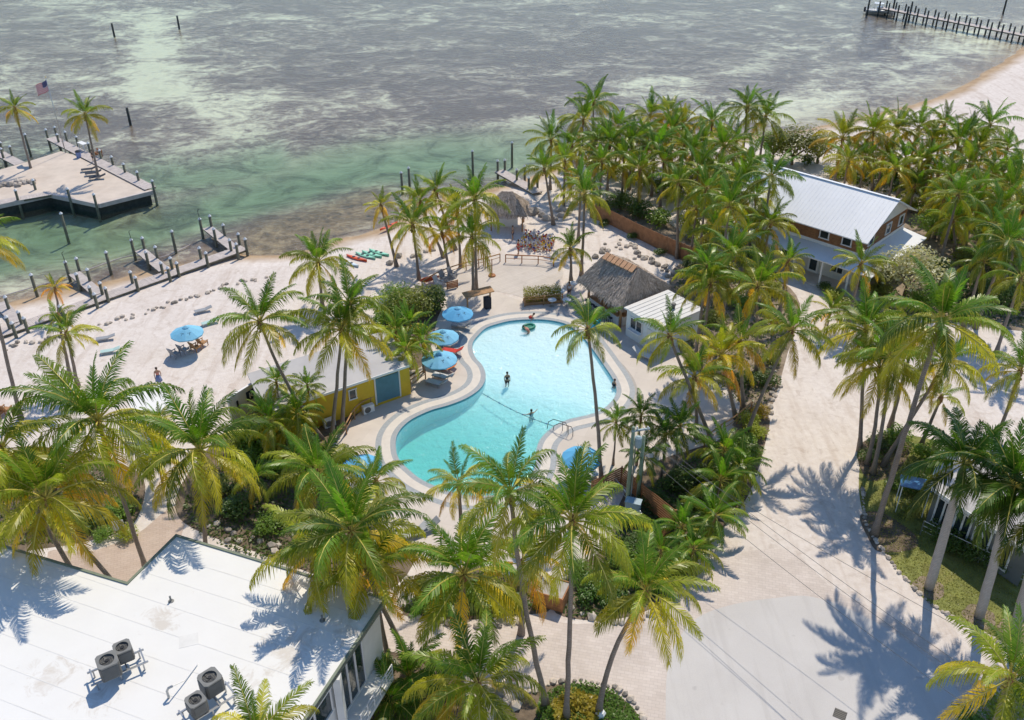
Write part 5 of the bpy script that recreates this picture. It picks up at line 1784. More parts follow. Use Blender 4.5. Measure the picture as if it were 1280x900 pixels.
# --- second thatched hut on the beach
ze2, zr2 = 2.3, 4.2
h_c = G(634, 283, 0)
hut = thing('thatched_hut', 'small thatched hut on wooden posts at the beach end of the terrace', 'hut', h_c)
e2 = [(-2.3, -1.6), (2.1, -1.9), (2.4, 1.7), (-2.0, 2.0)]
thatch_hip(hut, e2, (-.5, .1), (.5, .0), ze2, zr2, 1800, 9)
for x, y in ((-1.8, -1.2), (1.7, -1.4), (1.9, 1.3), (-1.6, 1.5)):
    b = MB()
    b.tube([(x, y, 0), (x, y, ze2 + .25)], [.09, .08], 7)
    b.build('post', 'rail_wood', hut, True)
b = MB()
b.box((0, .4, .5), (2.4, 1.0, 1.0))
b.build('counter', 'grey_wall', hut)

# --- white shed beside the bar
zs = 2.9
sr = [G(780, 384, zs), G(835, 362, zs), G(876, 377, zs), G(824, 410, zs)]
sr[2] = sr[1] + (sr[3] - sr[0])
sh = thing('white_shed', 'white flat-roofed service shed joined to the tiki bar', 'building', (sr[0].x, sr[0].y, 0))
sq_ = rel(sh, [(p.x, p.y) for p in sr])
slab(sh, 'wall', shrink(sq_, .22), 0, zs - .15, 'white_wall')
rf = slab(sh, 'roof', sq_, zs - .15, zs, 'shed_roof')
b = MB()
for k in range(1, 9):
    s = k / 9
    p = Vector(sq_[0]).lerp(Vector(sq_[3]), s)
    q = Vector(sq_[1]).lerp(Vector(sq_[2]), s)
    b.beam((p.x, p.y, zs + .02), (q.x, q.y, zs + .02), .07, .05)
tag(b.build('roof_seams', 'shed_roof', rf), kind='stuff')
b = MB()
vq = Vector(sq_[0]).lerp(Vector(sq_[2]), .62)
b.lathe([(.16, 0), (.16, .35), (.24, .37), (.2, .5)], 10, (vq.x, vq.y, zs))
b.build('roof_vent', 'ac_grey', rf)
sw = shrink(sq_, .22)
ofr = outward(sw, 3)
a_, c_ = Vector(sw[3]), Vector(sw[0])
window(sh, c_.lerp(a_, .14), c_.lerp(a_, .50), 1.15, 2.25, ofr, mull=1, frame='white_paint')
b = MB()
pm, pn = c_.lerp(a_, .12) + ofr * .2, c_.lerp(a_, .52) + ofr * .2
b.beam((pm.x, pm.y, 1.08), (pn.x, pn.y, 1.08), .4, .06)
b.build('serving_shelf', 'grey_wall', sh)
b = MB()
pm = c_.lerp(a_, .78) + ofr * .03
b.box((pm.x, pm.y, 1.05), (.95, .08, 2.05), math.atan2((c_ - a_).y, (c_ - a_).x))
b.build('door', 'cream_wall', sh)

# --- yellow building with the long grey roof
zy = 3.0
yr = [G(331, 517, zy), G(515, 455, zy), G(482, 427, zy), G(309, 467, zy)]
yr[2] = yr[1] + (yr[3] - yr[0])
yb = thing('yellow_building', 'low yellow-walled building with a long grey flat roof near the beach', 'building', (yr[0].x, yr[0].y, 0))
yq = rel(yb, [(p.x, p.y) for p in yr])
slab(yb, 'roof', yq, zy - .16, zy, 'grey_roof')
yw = shrink(yq, .2)
slab(yb, 'wall', yw, 0, zy - .16, 'yellow_wall')
of = outward(yw, 0)
a_, c_ = Vector(yw[0]), Vector(yw[1])
window(yb, a_.lerp(c_, .55), a_.lerp(c_, .60), 1.5, 2.4, of, mull=0)
window(yb, a_.lerp(c_, .20), a_.lerp(c_, .26), 1.4, 2.4, of, mull=0)
b = MB()
pm, pn = a_.lerp(c_, .74) + of * .02, a_.lerp(c_, .92) + of * .02
b.beam((pm.x, pm.y, 1.45), (pn.x, pn.y, 1.45), .10, 2.3)
b.build('shutter_panel', 'teal_wall', yb)
b = MB()
for e in (pm, pn):
    b.beam((e.x, e.y, .2), (e.x, e.y, 2.7), .12, .16)
b.build('panel_frame', 'white_paint', yb)
b = MB()
e0, e1 = a_ + of * .23, c_ + of * .23
b.beam((e0.x, e0.y, zy - .08), (e1.x, e1.y, zy - .08), .06, .2)
b.build('fascia', 'white_paint', yb)
for s in (.38, .66):
    q = a_.lerp(c_, s) + of * .42
    t = thing('air_conditioner', 'white wall air conditioner at the foot of the yellow wall, ' + ('left one' if s < .5 else 'right one'), 'air conditioner', (yr[0].x + q.x, yr[0].y + q.y, .02), math.atan2((c_ - a_).y, (c_ - a_).x))
    b = MB()
    b.box((0, 0, .38), (.95, .38, .68))
    b.box((-.3, 0, .02), (.1, .36, .05))
    b.box((.3, 0, .02), (.1, .36, .05))
    b.build('body', 'white_paint', t)
    b = MB()
    b.lathe([(.27, 0), (.27, .02)], 14)
    o = b.build('fan_guard', 'ac_grey', t, loc=(-.12, -.195, .38))
    o.rotation_euler = (R_(90), 0, 0)

sw0, sw1 = G(285, 498, 2.6), G(321, 476, 2.6)
t = thing('end_wall', 'grey free-standing wall with a dark square sign, left of the yellow building', 'wall', (sw0.x, sw0.y, 0), math.atan2(sw1.y - sw0.y, sw1.x - sw0.x))
L_ = (Vector((sw1.x, sw1.y)) - Vector((sw0.x, sw0.y))).length
b = MB()
b.box((L_ / 2, .1, 1.3), (L_, .2, 2.6))
b.build('panel', 'grey_wall', t)
b = MB()
b.box((L_ * .72, -.03, 1.75), (.85, .05, .85))
sg_ = b.build('sign_board', 'navy_dark', t)
b = MB()
b.box((L_ * .72 - .12, -.06, 1.75), (.10, .02, .5))
b.box((L_ * .72 + .1, -.06, 1.86), (.32, .02, .10), 0, 0, R_(-35))
b.box((L_ * .72 + .1, -.06, 1.64), (.32, .02, .10), 0, 0, R_(35))
b.build('sign_mark', 'white_paint', sg_)
b = MB()
b.box((L_ * .25, -.05, 1.5), (.14, .08, .9))
b.build('wall_lamp', 'black_metal', t)

# --- white beach cabana roof
cr = [G(158, 493, 2.2), G(206, 479, 2.2), G(219, 510, 2.2), G(170, 527, 2.2)]
cb = thing('beach_cabana', 'white flat sunshade on posts standing on the sand', 'sunshade', (cr[0].x, cr[0].y, 0))
cq = rel(cb, [(p.x, p.y) for p in cr])
slab(cb, 'shade_roof', cq, 2.1, 2.2, 'white_roof')
for p in shrink(cq, .25):
    b = MB()
    b.box((p[0], p[1], 1.05), (.12, .12, 2.1))
    b.build('post', 'white_paint', cb)

# --- low grey-roofed building on the right
zl = 3.3
lr_ = [G(1160, 606, zl), G(1300, 699, zl), G(1325, 580, zl), G(1197, 523, zl)]
lr_[2] = lr_[1] + (lr_[3] - lr_[0])
lb_ = thing('low_building', 'low grey-roofed building with dark windows behind the royal palms', 'building', (lr_[0].x, lr_[0].y, 0))
lq = rel(lb_, [(p.x, p.y) for p in lr_])
slab(lb_, 'roof', lq, zl - .2, zl, 'grey_roof')
lw = shrink(lq, .5)
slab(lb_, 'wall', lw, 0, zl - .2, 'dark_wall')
of = outward(lw, 0)
a_, c_ = Vector(lw[0]), Vector(lw[1])
for s in (.06, .27, .48, .69):
    window(lb_, a_.lerp(c_, s), a_.lerp(c_, s + .16), .5, 2.6, of, mull=1)
b = MB()
e0, e1 = a_ + of * .53, c_ + of * .53
b.beam((e0.x, e0.y, zl - .1), (e1.x, e1.y, zl - .1), .06, .24)
b.build('fascia', 'white_paint', lb_)
q = G(1145, 604, 2.3)
t = thing('blue_canopy', 'small blue canopy beside the low grey-roofed building', 'canopy', (q.x, q.y, 0), R_(-20))
b = MB()
b.box((0, 0, 2.3), (2.0, 1.6, .07), 0, R_(-8))
b.build('canopy_top', 'solar_blue', t)
for x in (-.85, .85):
    for y in (-.65, .65):
        b = MB()
        b.box((x, y, 1.12), (.06, .06, 2.24))
        b.build('post', 'white_paint', t)
p0, p1 = G(1150, 668, 0), G(1300, 742, 0)
t = thing('wire_fence', 'thin post and rail fence behind the royal palms on the lawn', 'fence', (p0.x, p0.y, 0))
dv = p1 - p0
for k in range(9):
    q = dv * (k / 8)
    b = MB()
    b.box((q.x, q.y, .6), (.06, .06, 1.2))
    b.build('post', 'steel', t)
for z in (.4, .8, 1.2):
    b = MB()
    b.beam((0, 0, z), (dv.x, dv.y, z), .03, .03)
    b.build('rail', 'white_paint', t)
# ------------------------------------------------------------------ fences, rails, docks
def path_len(pts):
    return sum((pts[k + 1] - pts[k]).length for k in range(len(pts) - 1))
def along(pts, s):
    for k in range(len(pts) - 1):
        l = (pts[k + 1] - pts[k]).length
        if s <= l or k == len(pts) - 2:
            return pts[k].lerp(pts[k + 1], min(1, s / l)), (pts[k + 1] - pts[k]).normalized()
        s -= l

fp = [G(x, y) for x, y in ((738, 272), (765, 282), (792, 296), (830, 314), (874, 333))]
t = thing('cedar_fence', 'long brown cedar board fence running from the beach towards the house', 'fence', fp[0])
L_ = path_len(fp)
rg = random.Random(4)
s = 0
sec = 2.4
while s < L_ - .1:
    b = MB()
    e = min(L_, s + sec)
    x = s
    while x < e - .05:
        p, d = along(fp, x + .07)
        p = p - fp[0]
        h = 1.75 + rg.uniform(-.015, .015)
        b.box((p.x + rg.uniform(-.008, .008), p.y, h / 2), (.135, .03, h), math.atan2(d.y, d.x))
        x += .15
    b.build('board_section', 'fence_wood', t)
    p, d = along(fp, s)
    p = p - fp[0]
    b = MB()
    b.box((p.x, p.y + .09, .92), (.1, .1, 1.84))
    b.build('post', 'fence_wood', t)
    s += sec

def slat_fence(pts, label, h=1.5, n=8, mat='cedar'):
    w = [G(x, y) for x, y in pts]
    t = thing('slat_fence', label, 'fence', w[0])
    for k in range(len(w) - 1):
        a, c = w[k] - w[0], w[k + 1] - w[0]
        d = (c - a).normalized()
        nrm = Vector((d.y, -d.x, 0))
        for i in range(n):
            z = .12 + (h - .14) * i / (n - 1)
            b = MB()
            b.beam(a + nrm * .05 + Vector((0, 0, z)), c + nrm * .05 + Vector((0, 0, z)), .025, (h / n) * .8)
            b.build('slat', mat, t)
    for p in w:
        b = MB()
        q = p - w[0]
        b.box((q.x, q.y, h / 2 + .03), (.1, .1, h + .06))
        b.build('post', mat, t)
    return t
slat_fence([(739, 622), (776, 604), (802, 626)], 'slatted cedar fence wrapping the corner under the round umbrella')
slat_fence([(800, 628), (842, 662)], 'solid looking cedar fence panel below the utility pole', 1.7, 9)
slat_fence([(842, 662), (826, 676)], 'short return panel at the lower end of the cedar fence', .9, 5)

def railing(pts, label, h=1.0, mat='rail_wood', gap=1.8, rails=(1.0, .55), group=None):
    w = [p.copy() for p in catmull([G(x, y) for x, y in pts], False, 4)]
    t = thing('railing', label, 'railing', w[0], 0, group)
    L_ = path_len(w)
    k = 0
    n_ = max(2, int(L_ / gap) + 1)
    for k in range(n_):
        p, d = along(w, L_ * k / (n_ - 1))
        p = p - w[0]
        b = MB()
        b.tube([(p.x, p.y, 0), (p.x, p.y, h)], .055, 6)
        b.build('post', mat, t)
    for f in rails:
        b = MB()
        b.tube([(p.x - w[0].x, p.y - w[0].y, h * f) for p in w], .06 if f == 1.0 else .03, 6)
        b.build('rail', mat, t, True)
railing([(414, 560), (432, 545), (444, 524), (458, 513), (484, 502), (510, 490), (532, 474)], 'rustic wooden railing curving between the yellow building and the pool deck')
railing([(880, 560), (898, 545), (916, 534), (938, 515)], 'wooden railing at the right corner of the pool deck')
railing([(528, 362), (548, 350), (575, 340), (600, 334), (625, 327)], 'wooden railing between the beach palms and the terrace', .9)
railing([(632, 328), (652, 329), (675, 330), (692, 333)], 'thin reddish railing in front of the colourful buoys', .9, 'cedar', 1.5)
railing([(768, 612), (790, 640), (800, 655)], 'short rail beside the utility box', 1.0, 'steel', 1.5)

PILE_R = .15
def pile(p, ztop, label, group, mat='pile_wood', cap=True, r=.16, zb=None, lean=0):
    t = thing('dock_pile', label, 'pile', (p[0], p[1], zb if zb is not None else -3.0), 0, group)
    z0 = t.location.z
    b = MB()
    b.tube([(0, 0, 0), (lean * .5, 0, (ztop - z0) * .5), (lean, 0, ztop - z0)], [r * 1.05, r, r * .95], 9)
    b.build('shaft', mat, t, True)
    if cap:
        b = MB()
        b.lathe([(r * 1.2, -.06), (r * 1.2, .02), (.02, .22)], 9, (lean, 0, ztop - z0))
        b.build('cap', 'pile_cap', t)
    return t

def dock_deck(parent, a, c, w, z, board=.16):
    """boards across a walkway from a to c (local), each a little uneven, plus stringers"""
    a, c = Vector(a), Vector(c)
    d = (c - a)
    L_ = d.length
    d.normalize()
    nrm = Vector((-d.y, d.x, 0))
    rg = random.Random(int(L_ * 100))
    b = MB()
    x = 0
    ang = math.atan2(d.y, d.x)
    while x < L_:
        p = a + d * (x + board / 2)
        b.box((p.x + rg.uniform(-.01, .01), p.y, z - .025 + rg.uniform(-.006, .006)), (board - .018, w + rg.uniform(-.03, .03), .05), ang)
        x += board
    o = b.build('deck_boards', 'dock_wood', parent)
    tag(o, kind='stuff')
    for s in (-1, 1):
        b = MB()
        b.beam(a + nrm * s * (w / 2 - .12) + Vector((0, 0, z - .16)), c + nrm * s * (w / 2 - .12) + Vector((0, 0, z - .16)), .08, .2)
        b.build('stringer', 'pile_wood', parent)

# --- the left dock with its fingers
ZD = .30
m0, m1 = G(305, 309, ZD), G(-60, 437, ZD)
t = thing('boat_dock', 'grey wooden boat dock with finger piers along the left beach', 'dock', (m0.x, m0.y, ZD))
def dl(p):
    return (p.x - m0.x, p.y - m0.y, 0)
dock_deck(t, (0, 0, 0), dl(m1), 1.5, 0)
dd = (m1 - m0).normalized()
for (ax, ay), (cx_, cy_) in [((259, 284), (291, 309)), ((175, 312), (205, 337)), ((93, 341), (123, 367)), ((0, 378), (22, 402))]:
    dock_deck(t, dl(G(ax, ay, ZD)), dl(G(cx_, cy_, ZD)), 1.15, -.004)
PG = 'pilings of the left boat dock'
z5 = lambda x, y: (x / 4, y / 4 + 225)
tops = [(998, 195), (1048, 180), (1068, 245), (1115, 225), (1190, 270), (1225, 295), (1147, 300), (1180, 320), (995, 340), (1028, 365), (655, 300), (710, 290), (728, 360), (775, 335), (803, 415), (838, 440),
        (850, 390), (882, 415), (650, 460), (675, 487), (325, 410), (380, 392), (380, 470), (435, 448), (445, 535), (470, 570), (498, 515), (525, 540), (25, 585), (90, 660), (30, 685), (58, 715), (118, 690), (298, 630)]
def dock_zone(x, y):
    if x in (998, 1048, 1068, 1115, 1147, 1190):
        return 'on the rightmost finger of the boat dock'
    if x in (655, 710, 728, 775, 803, 850):
        return 'on the middle finger of the boat dock'
    if x in (325, 380, 435, 445, 498):
        return 'on the left finger of the boat dock, below the short yellow palm' if False else 'on the left finger of the boat dock'
    if x in (25, 30, 90):
        return 'on the finger at the left frame edge'
    return 'along the beach side of the boat dock walkway'
zones = {}
for x, y in tops:
    zones.setdefault(dock_zone(x, y), []).append((x, y))
for zn, lst in zones.items():
    lst.sort(key=lambda q: -q[0] if 'walkway' in zn else q[1])
    for i, (x, y) in enumerate(lst):
        X_, Y_ = z5(x, y)
        pile(G(X_, Y_, 1.55), 1.55, 'white-capped piling ' + zn + ', ' + ORD[i] + (' from the right' if 'walkway' in zn else ' from its outer end'), PG)
FG = 'free-standing mooring piles off the dock'
for x, y, bx, by, lb in [(38.7, 341, 47, 371, 'free-standing mooring pile off the left end of the boat dock'), (131, 311, 139, 342, 'free-standing mooring pile off the middle of the boat dock'), (214, 285, 220, 315, 'free-standing mooring pile off the right end of the boat dock'),
                     (74, 260, 83, 292, 'free-standing mooring pile between the jetty and the boat dock')]:
    p = G(bx, by, WL)
    pile(p, 1.9, lb, FG)
for x, y, bx, by, lb in [(138, 28, 143, 45, 'dark channel marker pile far out, left of the pale sand channel'), (221, 18, 224, 35, 'dark channel marker pile far out, right of the pale sand channel'), (157, 132, 163, 155, 'dark channel marker pile off the jetty tip')]:
    p = G(bx, by, WL)
    pile(p, 1.9, lb, 'channel marker piles', 'pile_dark', False, .2)
p = G(591, 214, WL)
pile(p, 2.2, 'lone dark pile in the green water left of the short dock', FG)
p = G(640, 203, WL)
pile(p, 2.2, 'tall dark pile right at the short dock', FG)
p = G(503, 240, WL)
pile(p, 2.0, 'pile behind the beach palms with a thin pole', FG)
p = G(512, 232, WL)
pile(p, 1.8, 'second pile behind the beach palms', FG)
# rod holders / thin poles on the dock
for x, y in ((248, 258), (163, 285), (80, 312)):
    p = G(x + 2, y + 17, 1.6)
    t = thing('lamp_rod', 'thin curved rod on the outermost pile of a dock finger, ' + {248: 'right', 163: 'middle', 80: 'left'}[x], 'rod', (p.x, p.y, 1.5))
    b = MB()
    b.tube([(0, 0, 0), (-.05, 0, .7), (-.1, 0, 1.25), (.12, 0, 1.4)], .03, 5)
    b.build('rod', 'black_metal', t)

# --- floating boom along the dock
bp = [G(x, y, WL + .03) for x, y in ((0, 371), (38, 360), (75, 349), (110, 337), (162, 320), (200, 322), (238, 306))]
t = thing('floating_boom', 'thin pale floating line in the water beside the boat dock', 'boom', bp[0])
b = MB()
b.tube([p - bp[0] for p in catmull(bp, False, 5)], .07, 5)
b.build('line', 'dock_wood', t)

# --- the jetty
ZJ = .75
jp = [(191, 238), (123, 255), (62, 242), (30, 249), (-60, 268), (-60, 228), (0, 212), (38, 201), (76, 189), (90, 193)]
jw = [G(x, y, ZJ) for x, y in jp]
jt = thing('jetty', 'concrete jetty platform with rounded sand-coloured top at upper left', 'jetty', (jw[0].x, jw[0].y, ZJ))
jl = [(p.x - jw[0].x, p.y - jw[0].y) for p in jw]
slab(jt, 'slab_top', jl, -.45, 0, 'jetty_concrete')
slab(jt, 'bulkhead', shrink(jl, .25), -3.2, -.45, 'pile_dark')
b = MB()
for k in range(0, 4):
    p, q = Vector(jl[k]), Vector(jl[k + 1])
    b.beam((p.x, p.y, -.22), (q.x, q.y, -.22), .3, .5)
b.build('cap_beam', 'dock_wood', jt)
# walkway along its seaward edge and the left finger
t = thing('jetty_walkway', 'pale plank walkway on the seaward edge of the jetty', 'walkway', (jw[0].x, jw[0].y, ZJ + .16))
def jl2(x, y):
    p = G(x, y, ZJ + .16)
    return (p.x - jw[0].x, p.y - jw[0].y, 0)
dock_deck(t, jl2(188, 235), jl2(64, 172), 1.5, 0)
t = thing('jetty_finger', 'short pale finger dock left of the jetty palm', 'dock', (jw[0].x, jw[0].y, ZJ))
dock_deck(t, jl2(-20, 180), jl2(24, 203), 1.4, 0)
t = thing('jetty_boardwalk', 'pale boardwalk joining the jetty to the left frame edge', 'walkway', (jw[0].x, jw[0].y, ZJ + .05))
dock_deck(t, jl2(-40, 258), jl2(62, 240), 1.4, 0)
JG = 'pilings around the jetty'
for x, y in [(31, 168), (57, 162), (68, 159), (71, 168), (81, 165), (95, 171), (110, 179), (124, 188), (139, 196), (154, 205), (171, 215), (190, 226), (12, 183), (1, 186), (41, 225), (84, 236), (117, 243), (19, 238), (0, 178)]:
    p = G(x, y, 2.0)
    sea = [190, 171, 154, 139, 124, 110, 95, 81, 71, 68, 57]
    if x in sea:
        lb = 'white-topped piling on the seaward edge of the jetty, ' + ORD[sea.index(x)] + ' from the tip'
    elif x in (117, 84, 41, 19):
        lb = 'dark piling on the near edge of the jetty, ' + ORD[[117, 84, 41, 19].index(x)] + ' from the tip'
    else:
        lb = 'white-topped piling by the finger dock left of the flagpole, ' + ORD[[31, 12, 1, 0].index(x)] + ' from the right'
    pile(p, 2.0, lb, JG)
# flagpole and flag
fb = G(82, 191, ZJ)
ft = GY(52, 97, fb.y)
t = thing('flagpole', 'thin grey flagpole at the seaward corner of the jetty', 'flagpole', (fb.x, fb.y, ZJ))
b = MB()
b.tube([(0, 0, 0), (0, 0, ft.z - ZJ)], [.07, .035], 8)
b.build('pole', 'steel', t, True)
b = MB()
b.lathe([(.02, 0), (.08, .06), (.02, .13)], 8, (0, 0, ft.z - ZJ))
b.build('finial', 'buoy_yellow', t)
fl = thing('flag', 'red, white and blue striped flag with stars flying from the flagpole', 'flag', (fb.x, fb.y, ft.z - 1.55))
FW, FH = 2.3, 1.35
def fw_(x, z):
    return Vector((-x * .82, x * .18 + .16 * math.sin(x * 3.2), z - x * .45 - .10 * math.sin(x * 2.6)))
b = MB()
NX = 12
for r in range(13):
    b.cur = 0 if r % 2 == 0 else 1
    z1 = FH - r * FH / 13
    z0 = z1 - FH / 13
    for k in range(NX):
        x0, x1 = FW * k / NX, FW * (k + 1) / NX
        if r < 7 and k < 5:
            continue
        b.face([fw_(x0, z0), fw_(x1, z0), fw_(x1, z1), fw_(x0, z1)])
b.build('stripes', ['flag_red', 'flag_white'], fl)
b = MB()
for k in range(5):
    x0, x1 = FW * k / NX, FW * (k + 1) / NX
    b.face([fw_(x0, FH * 6 / 13), fw_(x1, FH * 6 / 13), fw_(x1, FH), fw_(x0, FH)])
ct = b.build('canton', 'flag_blue', fl)
b = MB()
for r in range(9):
    for c in range(6 if r % 2 == 0 else 5):
        x = FW * 5 / 12 * (c + (.5 if r % 2 == 0 else 1.0)) / 6
        z = FH * 6 / 13 + FH * 7 / 13 * (r + .5) / 9
        c0 = fw_(x, z)
        for sd in (-.012, .012):
            pt = []
            for k in range(10):
                a = math.pi / 2 + k * math.pi / 5
                rr = .032 if k % 2 == 0 else .014
                pt.append(fw_(x + rr * math.cos(a), z + rr * math.sin(a)) + Vector((0, sd, 0)))
            b.face(pt if sd < 0 else pt[::-1])
tag(b.build('stars', 'flag_white', ct), kind='stuff')
# chairs and bin on the jetty
def lounger(p, rz, label, mat='sling_white', up=35, group=None, frame='steel'):
    t = thing('sun_lounger', label, 'sun lounger', p, rz, group)
    b = MB()
    b.box((0, -.30, .33), (.62, 1.3, .05))
    b.build('seat', mat, t)
    a = R_(up)
    b = MB()
    b.box((0, .35 + .36 * math.cos(a), .33 + .36 * math.sin(a)), (.62, .75, .05), 0, a)
    b.build('backrest', mat, t)
    for x in (-.3, .3):
        for y in (-.85, .3):
            b = MB()
            b.box((x, y, .16), (.05, .05, .32))
            b.build('leg', frame, t)
        b = MB()
        b.box((x * 1.06, -.28, .31), (.04, 1.36, .05))
        b.build('side_rail', frame, t)
    return t
for k, (x, y) in enumerate(((112, 214), (117, 219), (122, 224))):
    lounger(G(x, y, ZJ), R_(-70), 'dark sun lounger beside the jetty palm, ' + ('nearest the sea', 'middle one', 'nearest the palm')[k], 'cloth_dark', 20, 'loungers on the jetty')
p = G(99, 197, ZJ)
t = thing('trash_bin', 'dark blue bin on the jetty near the flagpole', 'bin', (p.x, p.y, ZJ))
b = MB()
b.lathe([(.30, 0), (.34, .8)], 12)
b.build('body', 'cloth_blue', t)
b = MB()
b.lathe([(.37, .8), (.37, .86), (.2, .98)], 12)
b.build('lid', 'cloth_dark', t)
p = G(124, 195, ZJ + .2)
t = thing('bench', 'brown bench with people-sized backrest at the seaward walkway', 'bench', (p.x, p.y, ZJ + .2), R_(-40))
b = MB()
b.box((0, 0, .42), (1.4, .42, .06))
b.build('seat', 'cedar', t)
b = MB()
b.box((0, .2, .7), (1.4, .05, .4))
b.build('backrest', 'cedar', t)
for x in (-.6, .6):
    b = MB()
    b.box((x, 0, .2), (.07, .38, .4))
    b.build('leg', 'cedar', t)
p = G(105, 187, ZJ + .2)
t = thing('fish_table', 'white fish cleaning table on the seaward walkway of the jetty', 'table', (p.x, p.y, ZJ + .2), R_(-40))
b = MB()
b.box((0, 0, .9), (1.6, .7, .08))
b.build('table_top', 'white_paint', t)
for x in (-.7, .7):
    for y in (-.28, .28):
        b = MB()
        b.box((x, y, .43), (.08, .08, .86))
        b.build('leg', 'white_paint', t)

# --- short dock in the middle and the far dock at upper right
a, c = G(624, 213, .35), G(672, 240, .35)
t = thing('short_dock', 'short pale dock in the green water behind the thatched hut', 'dock', (a.x, a.y, .35))
dock_deck(t, (0, 0, 0), (c.x - a.x, c.y - a.y, 0), 1.5, 0)
for x, y in ((622, 201), (631, 200), (646, 212), (656, 208), (661, 222), (672, 220)):
    pile(G(x, y, 1.7), 1.7, 'white-topped piling of the short dock behind the thatched hut', 'pilings of the short dock')
a, c = G(1100, 9, .9), G(1330, 53, .9)
t = thing('far_dock', 'long pale dock on dark piles at the upper right', 'dock', (a.x, a.y, .9))
dock_deck(t, (0, 0, 0), (c.x - a.x, c.y - a.y, 0), 1.8, 0, .22)
d = (c - a).normalized()
nr = Vector((-d.y, d.x, 0))
L_ = (c - a).length
k = 0
s = .5
while s < L_:
    k += 1
    for sg in (-1, 1):
        p = a + d * (s + (0.4 if sg > 0 else 0)) + nr * sg * 1.0
        pile(p, 2.3, 'dark piling of the far dock, ' + ORD[k - 1] + ' from its left end in the ' + ('seaward' if sg > 0 else 'near') + ' row', 'pilings of the far dock', 'pile_dark', False, .17)
    s += 2.35
for x, y in ((1088, -4), (1120, -6), (1141, 2), (1136, 8), (1260, -6)):
    pile(G(x, y, 3.2), 3.2, 'tall dark boat lift piling beside the far dock', 'boat lift pilings', 'pile_dark', False, .2)
# boat on the lift
p = G(1100, 12, .3)
t = thing('motor_boat', 'small white motor boat moored at the end of the far dock', 'boat', (p.x, p.y, WL - .1), R_(-22))
b = MB()
st = [(-2.9, .95, .9), (-1.5, 1.1, .9), (.5, 1.1, .95), (2.0, .75, 1.05), (3.1, .06, 1.2)]
for k in range(len(st) - 1):
    (x0, w0, h0), (x1, w1, h1) = st[k], st[k + 1]
    for sg in (-1, 1):
        b.face([(x0, 0, 0), (x1, 0, .05 * (k + 1)), (x1, sg * w1, h1), (x0, sg * w0, h0)][::sg])
    b.face([(x0, -w0, h0 - .25), (x1, -w1, h1 - .25), (x1, w1, h1 - .25), (x0, w0, h0 - .25)])
b.face([(-2.9, -.95, .9), (-2.9, .95, .9), (-2.9, 0, 0)])
b.build('hull', 'boat_white', t)
b = MB()
b.box((-.2, 0, 1.15), (.9, .8, .9))
b.build('console', 'boat_white', t)
b = MB()
b.box((-.4, 0, 2.25), (2.0, 1.5, .07))
tp = b.build('canopy_top', 'boat_white', t)
b = MB()
for x in (-1.2, .4):
    for y in (-.6, .6):
        b.beam((x, y, .9), (x, y, 2.22), .05, .05)
b.build('canopy_frame', 'steel', tp)
b = MB()
b.box((-3.15, 0, .8), (.4, .4, 1.0))
b.build('outboard_motor', 'cloth_dark', t)
# ------------------------------------------------------------------ umbrellas and furniture
def umbrella(px, py, label, zc=2.25, rad=1.42, rz=0.0, mat='umbrella_blue', marked=True, tilt=0.0):
    """canopy middle seen at (px, py)"""
    p = G(px, py, zc)
    t = thing('beach_umbrella' if 'beach' in label else 'pool_umbrella', label, 'umbrella', (p.x, p.y, .02), rz, 'blue umbrellas')
    N = 8
    zt, zb = zc + .36, zc - .26
    for k in range(N):
        a0, a1 = 2 * math.pi * k / N, 2 * math.pi * (k + 1) / N
        am = (a0 + a1) / 2
        b = MB()
        def pt(a, f, sag=0.0):
            return Vector((rad * f * math.cos(a), rad * f * math.sin(a), zt + (zb - zt) * f ** 1.25 - sag))
        rows = [.03, .35, .7, 1.0]
        for f0, f1 in zip(rows[:-1], rows[1:]):
            for q0, q1 in ((a0, am), (am, a1)):
                s0 = .05 if q0 == am else 0
                s1 = .05 if q1 == am else 0
                b.face([pt(q0, f0, s0 * f0), pt(q0, f1, s0 * f1), pt(q1, f1, s1 * f1), pt(q1, f0, s1 * f0)])
        e0, em, e1 = pt(a0, 1), pt(am, 1, .05), pt(a1, 1)
        dn = Vector((0, 0, .10))
        b.face([e0 - dn, em - dn, em, e0])
        b.face([em - dn, e1 - dn, e1, em])
        b.build('canopy_panel', mat, t)
    b = MB()
    b.lathe([(.30, zt - .05), (.16, zt + .05), (.02, zt + .12)], 8)
    b.build('vent_cap', 'umbrella_pale', t)
    b = MB()
    b.tube([(0, 0, 0), (0, 0, zt + .05)], .028, 8)
    b.build('pole', 'steel', t, True)
    b = MB()
    b.lathe([(.30, -.02), (.30, .06), (.06, .10)], 14)
    b.build('base', 'concrete', t)
    for k in range(N):
        a = 2 * math.pi * k / N
        b = MB()
        b.beam((.04 * math.cos(a), .04 * math.sin(a), zt - .10), (rad * .97 * math.cos(a), rad * .97 * math.sin(a), zb - .03), .02, .02)
        b.build('rib', 'steel', t)
    if marked:
        # dark palm-shaped mark on the panels that face the pool
        b = MB()
        for k in (5, 6):
            am = 2 * math.pi * (k + .5) / N
            r_, tn = Vector((math.cos(am), math.sin(am), 0)), Vector((-math.sin(am), math.cos(am), 0))
            def q(u_, w_):
                f = .52 + u_
                return r_ * rad * f + tn * w_ + Vector((0, 0, zt + (zb - zt) * f ** 1.25 + .012 - .02))
            for ang in (20, 65, 110, 155, 200, 340):
                cu, su = math.cos(R_(ang)), math.sin(R_(ang))
                b.face([q(0, 0), q(-su * .05 + cu * .01, cu * .10), q(-su * .085, cu * .20), q(-su * .03 - .012, cu * .10)])
            b.face([q(0, -.012), q(.16, .01), q(.16, .035), q(0, .012)])
        b.build('palm_mark', 'navy_dark', t)
    return t
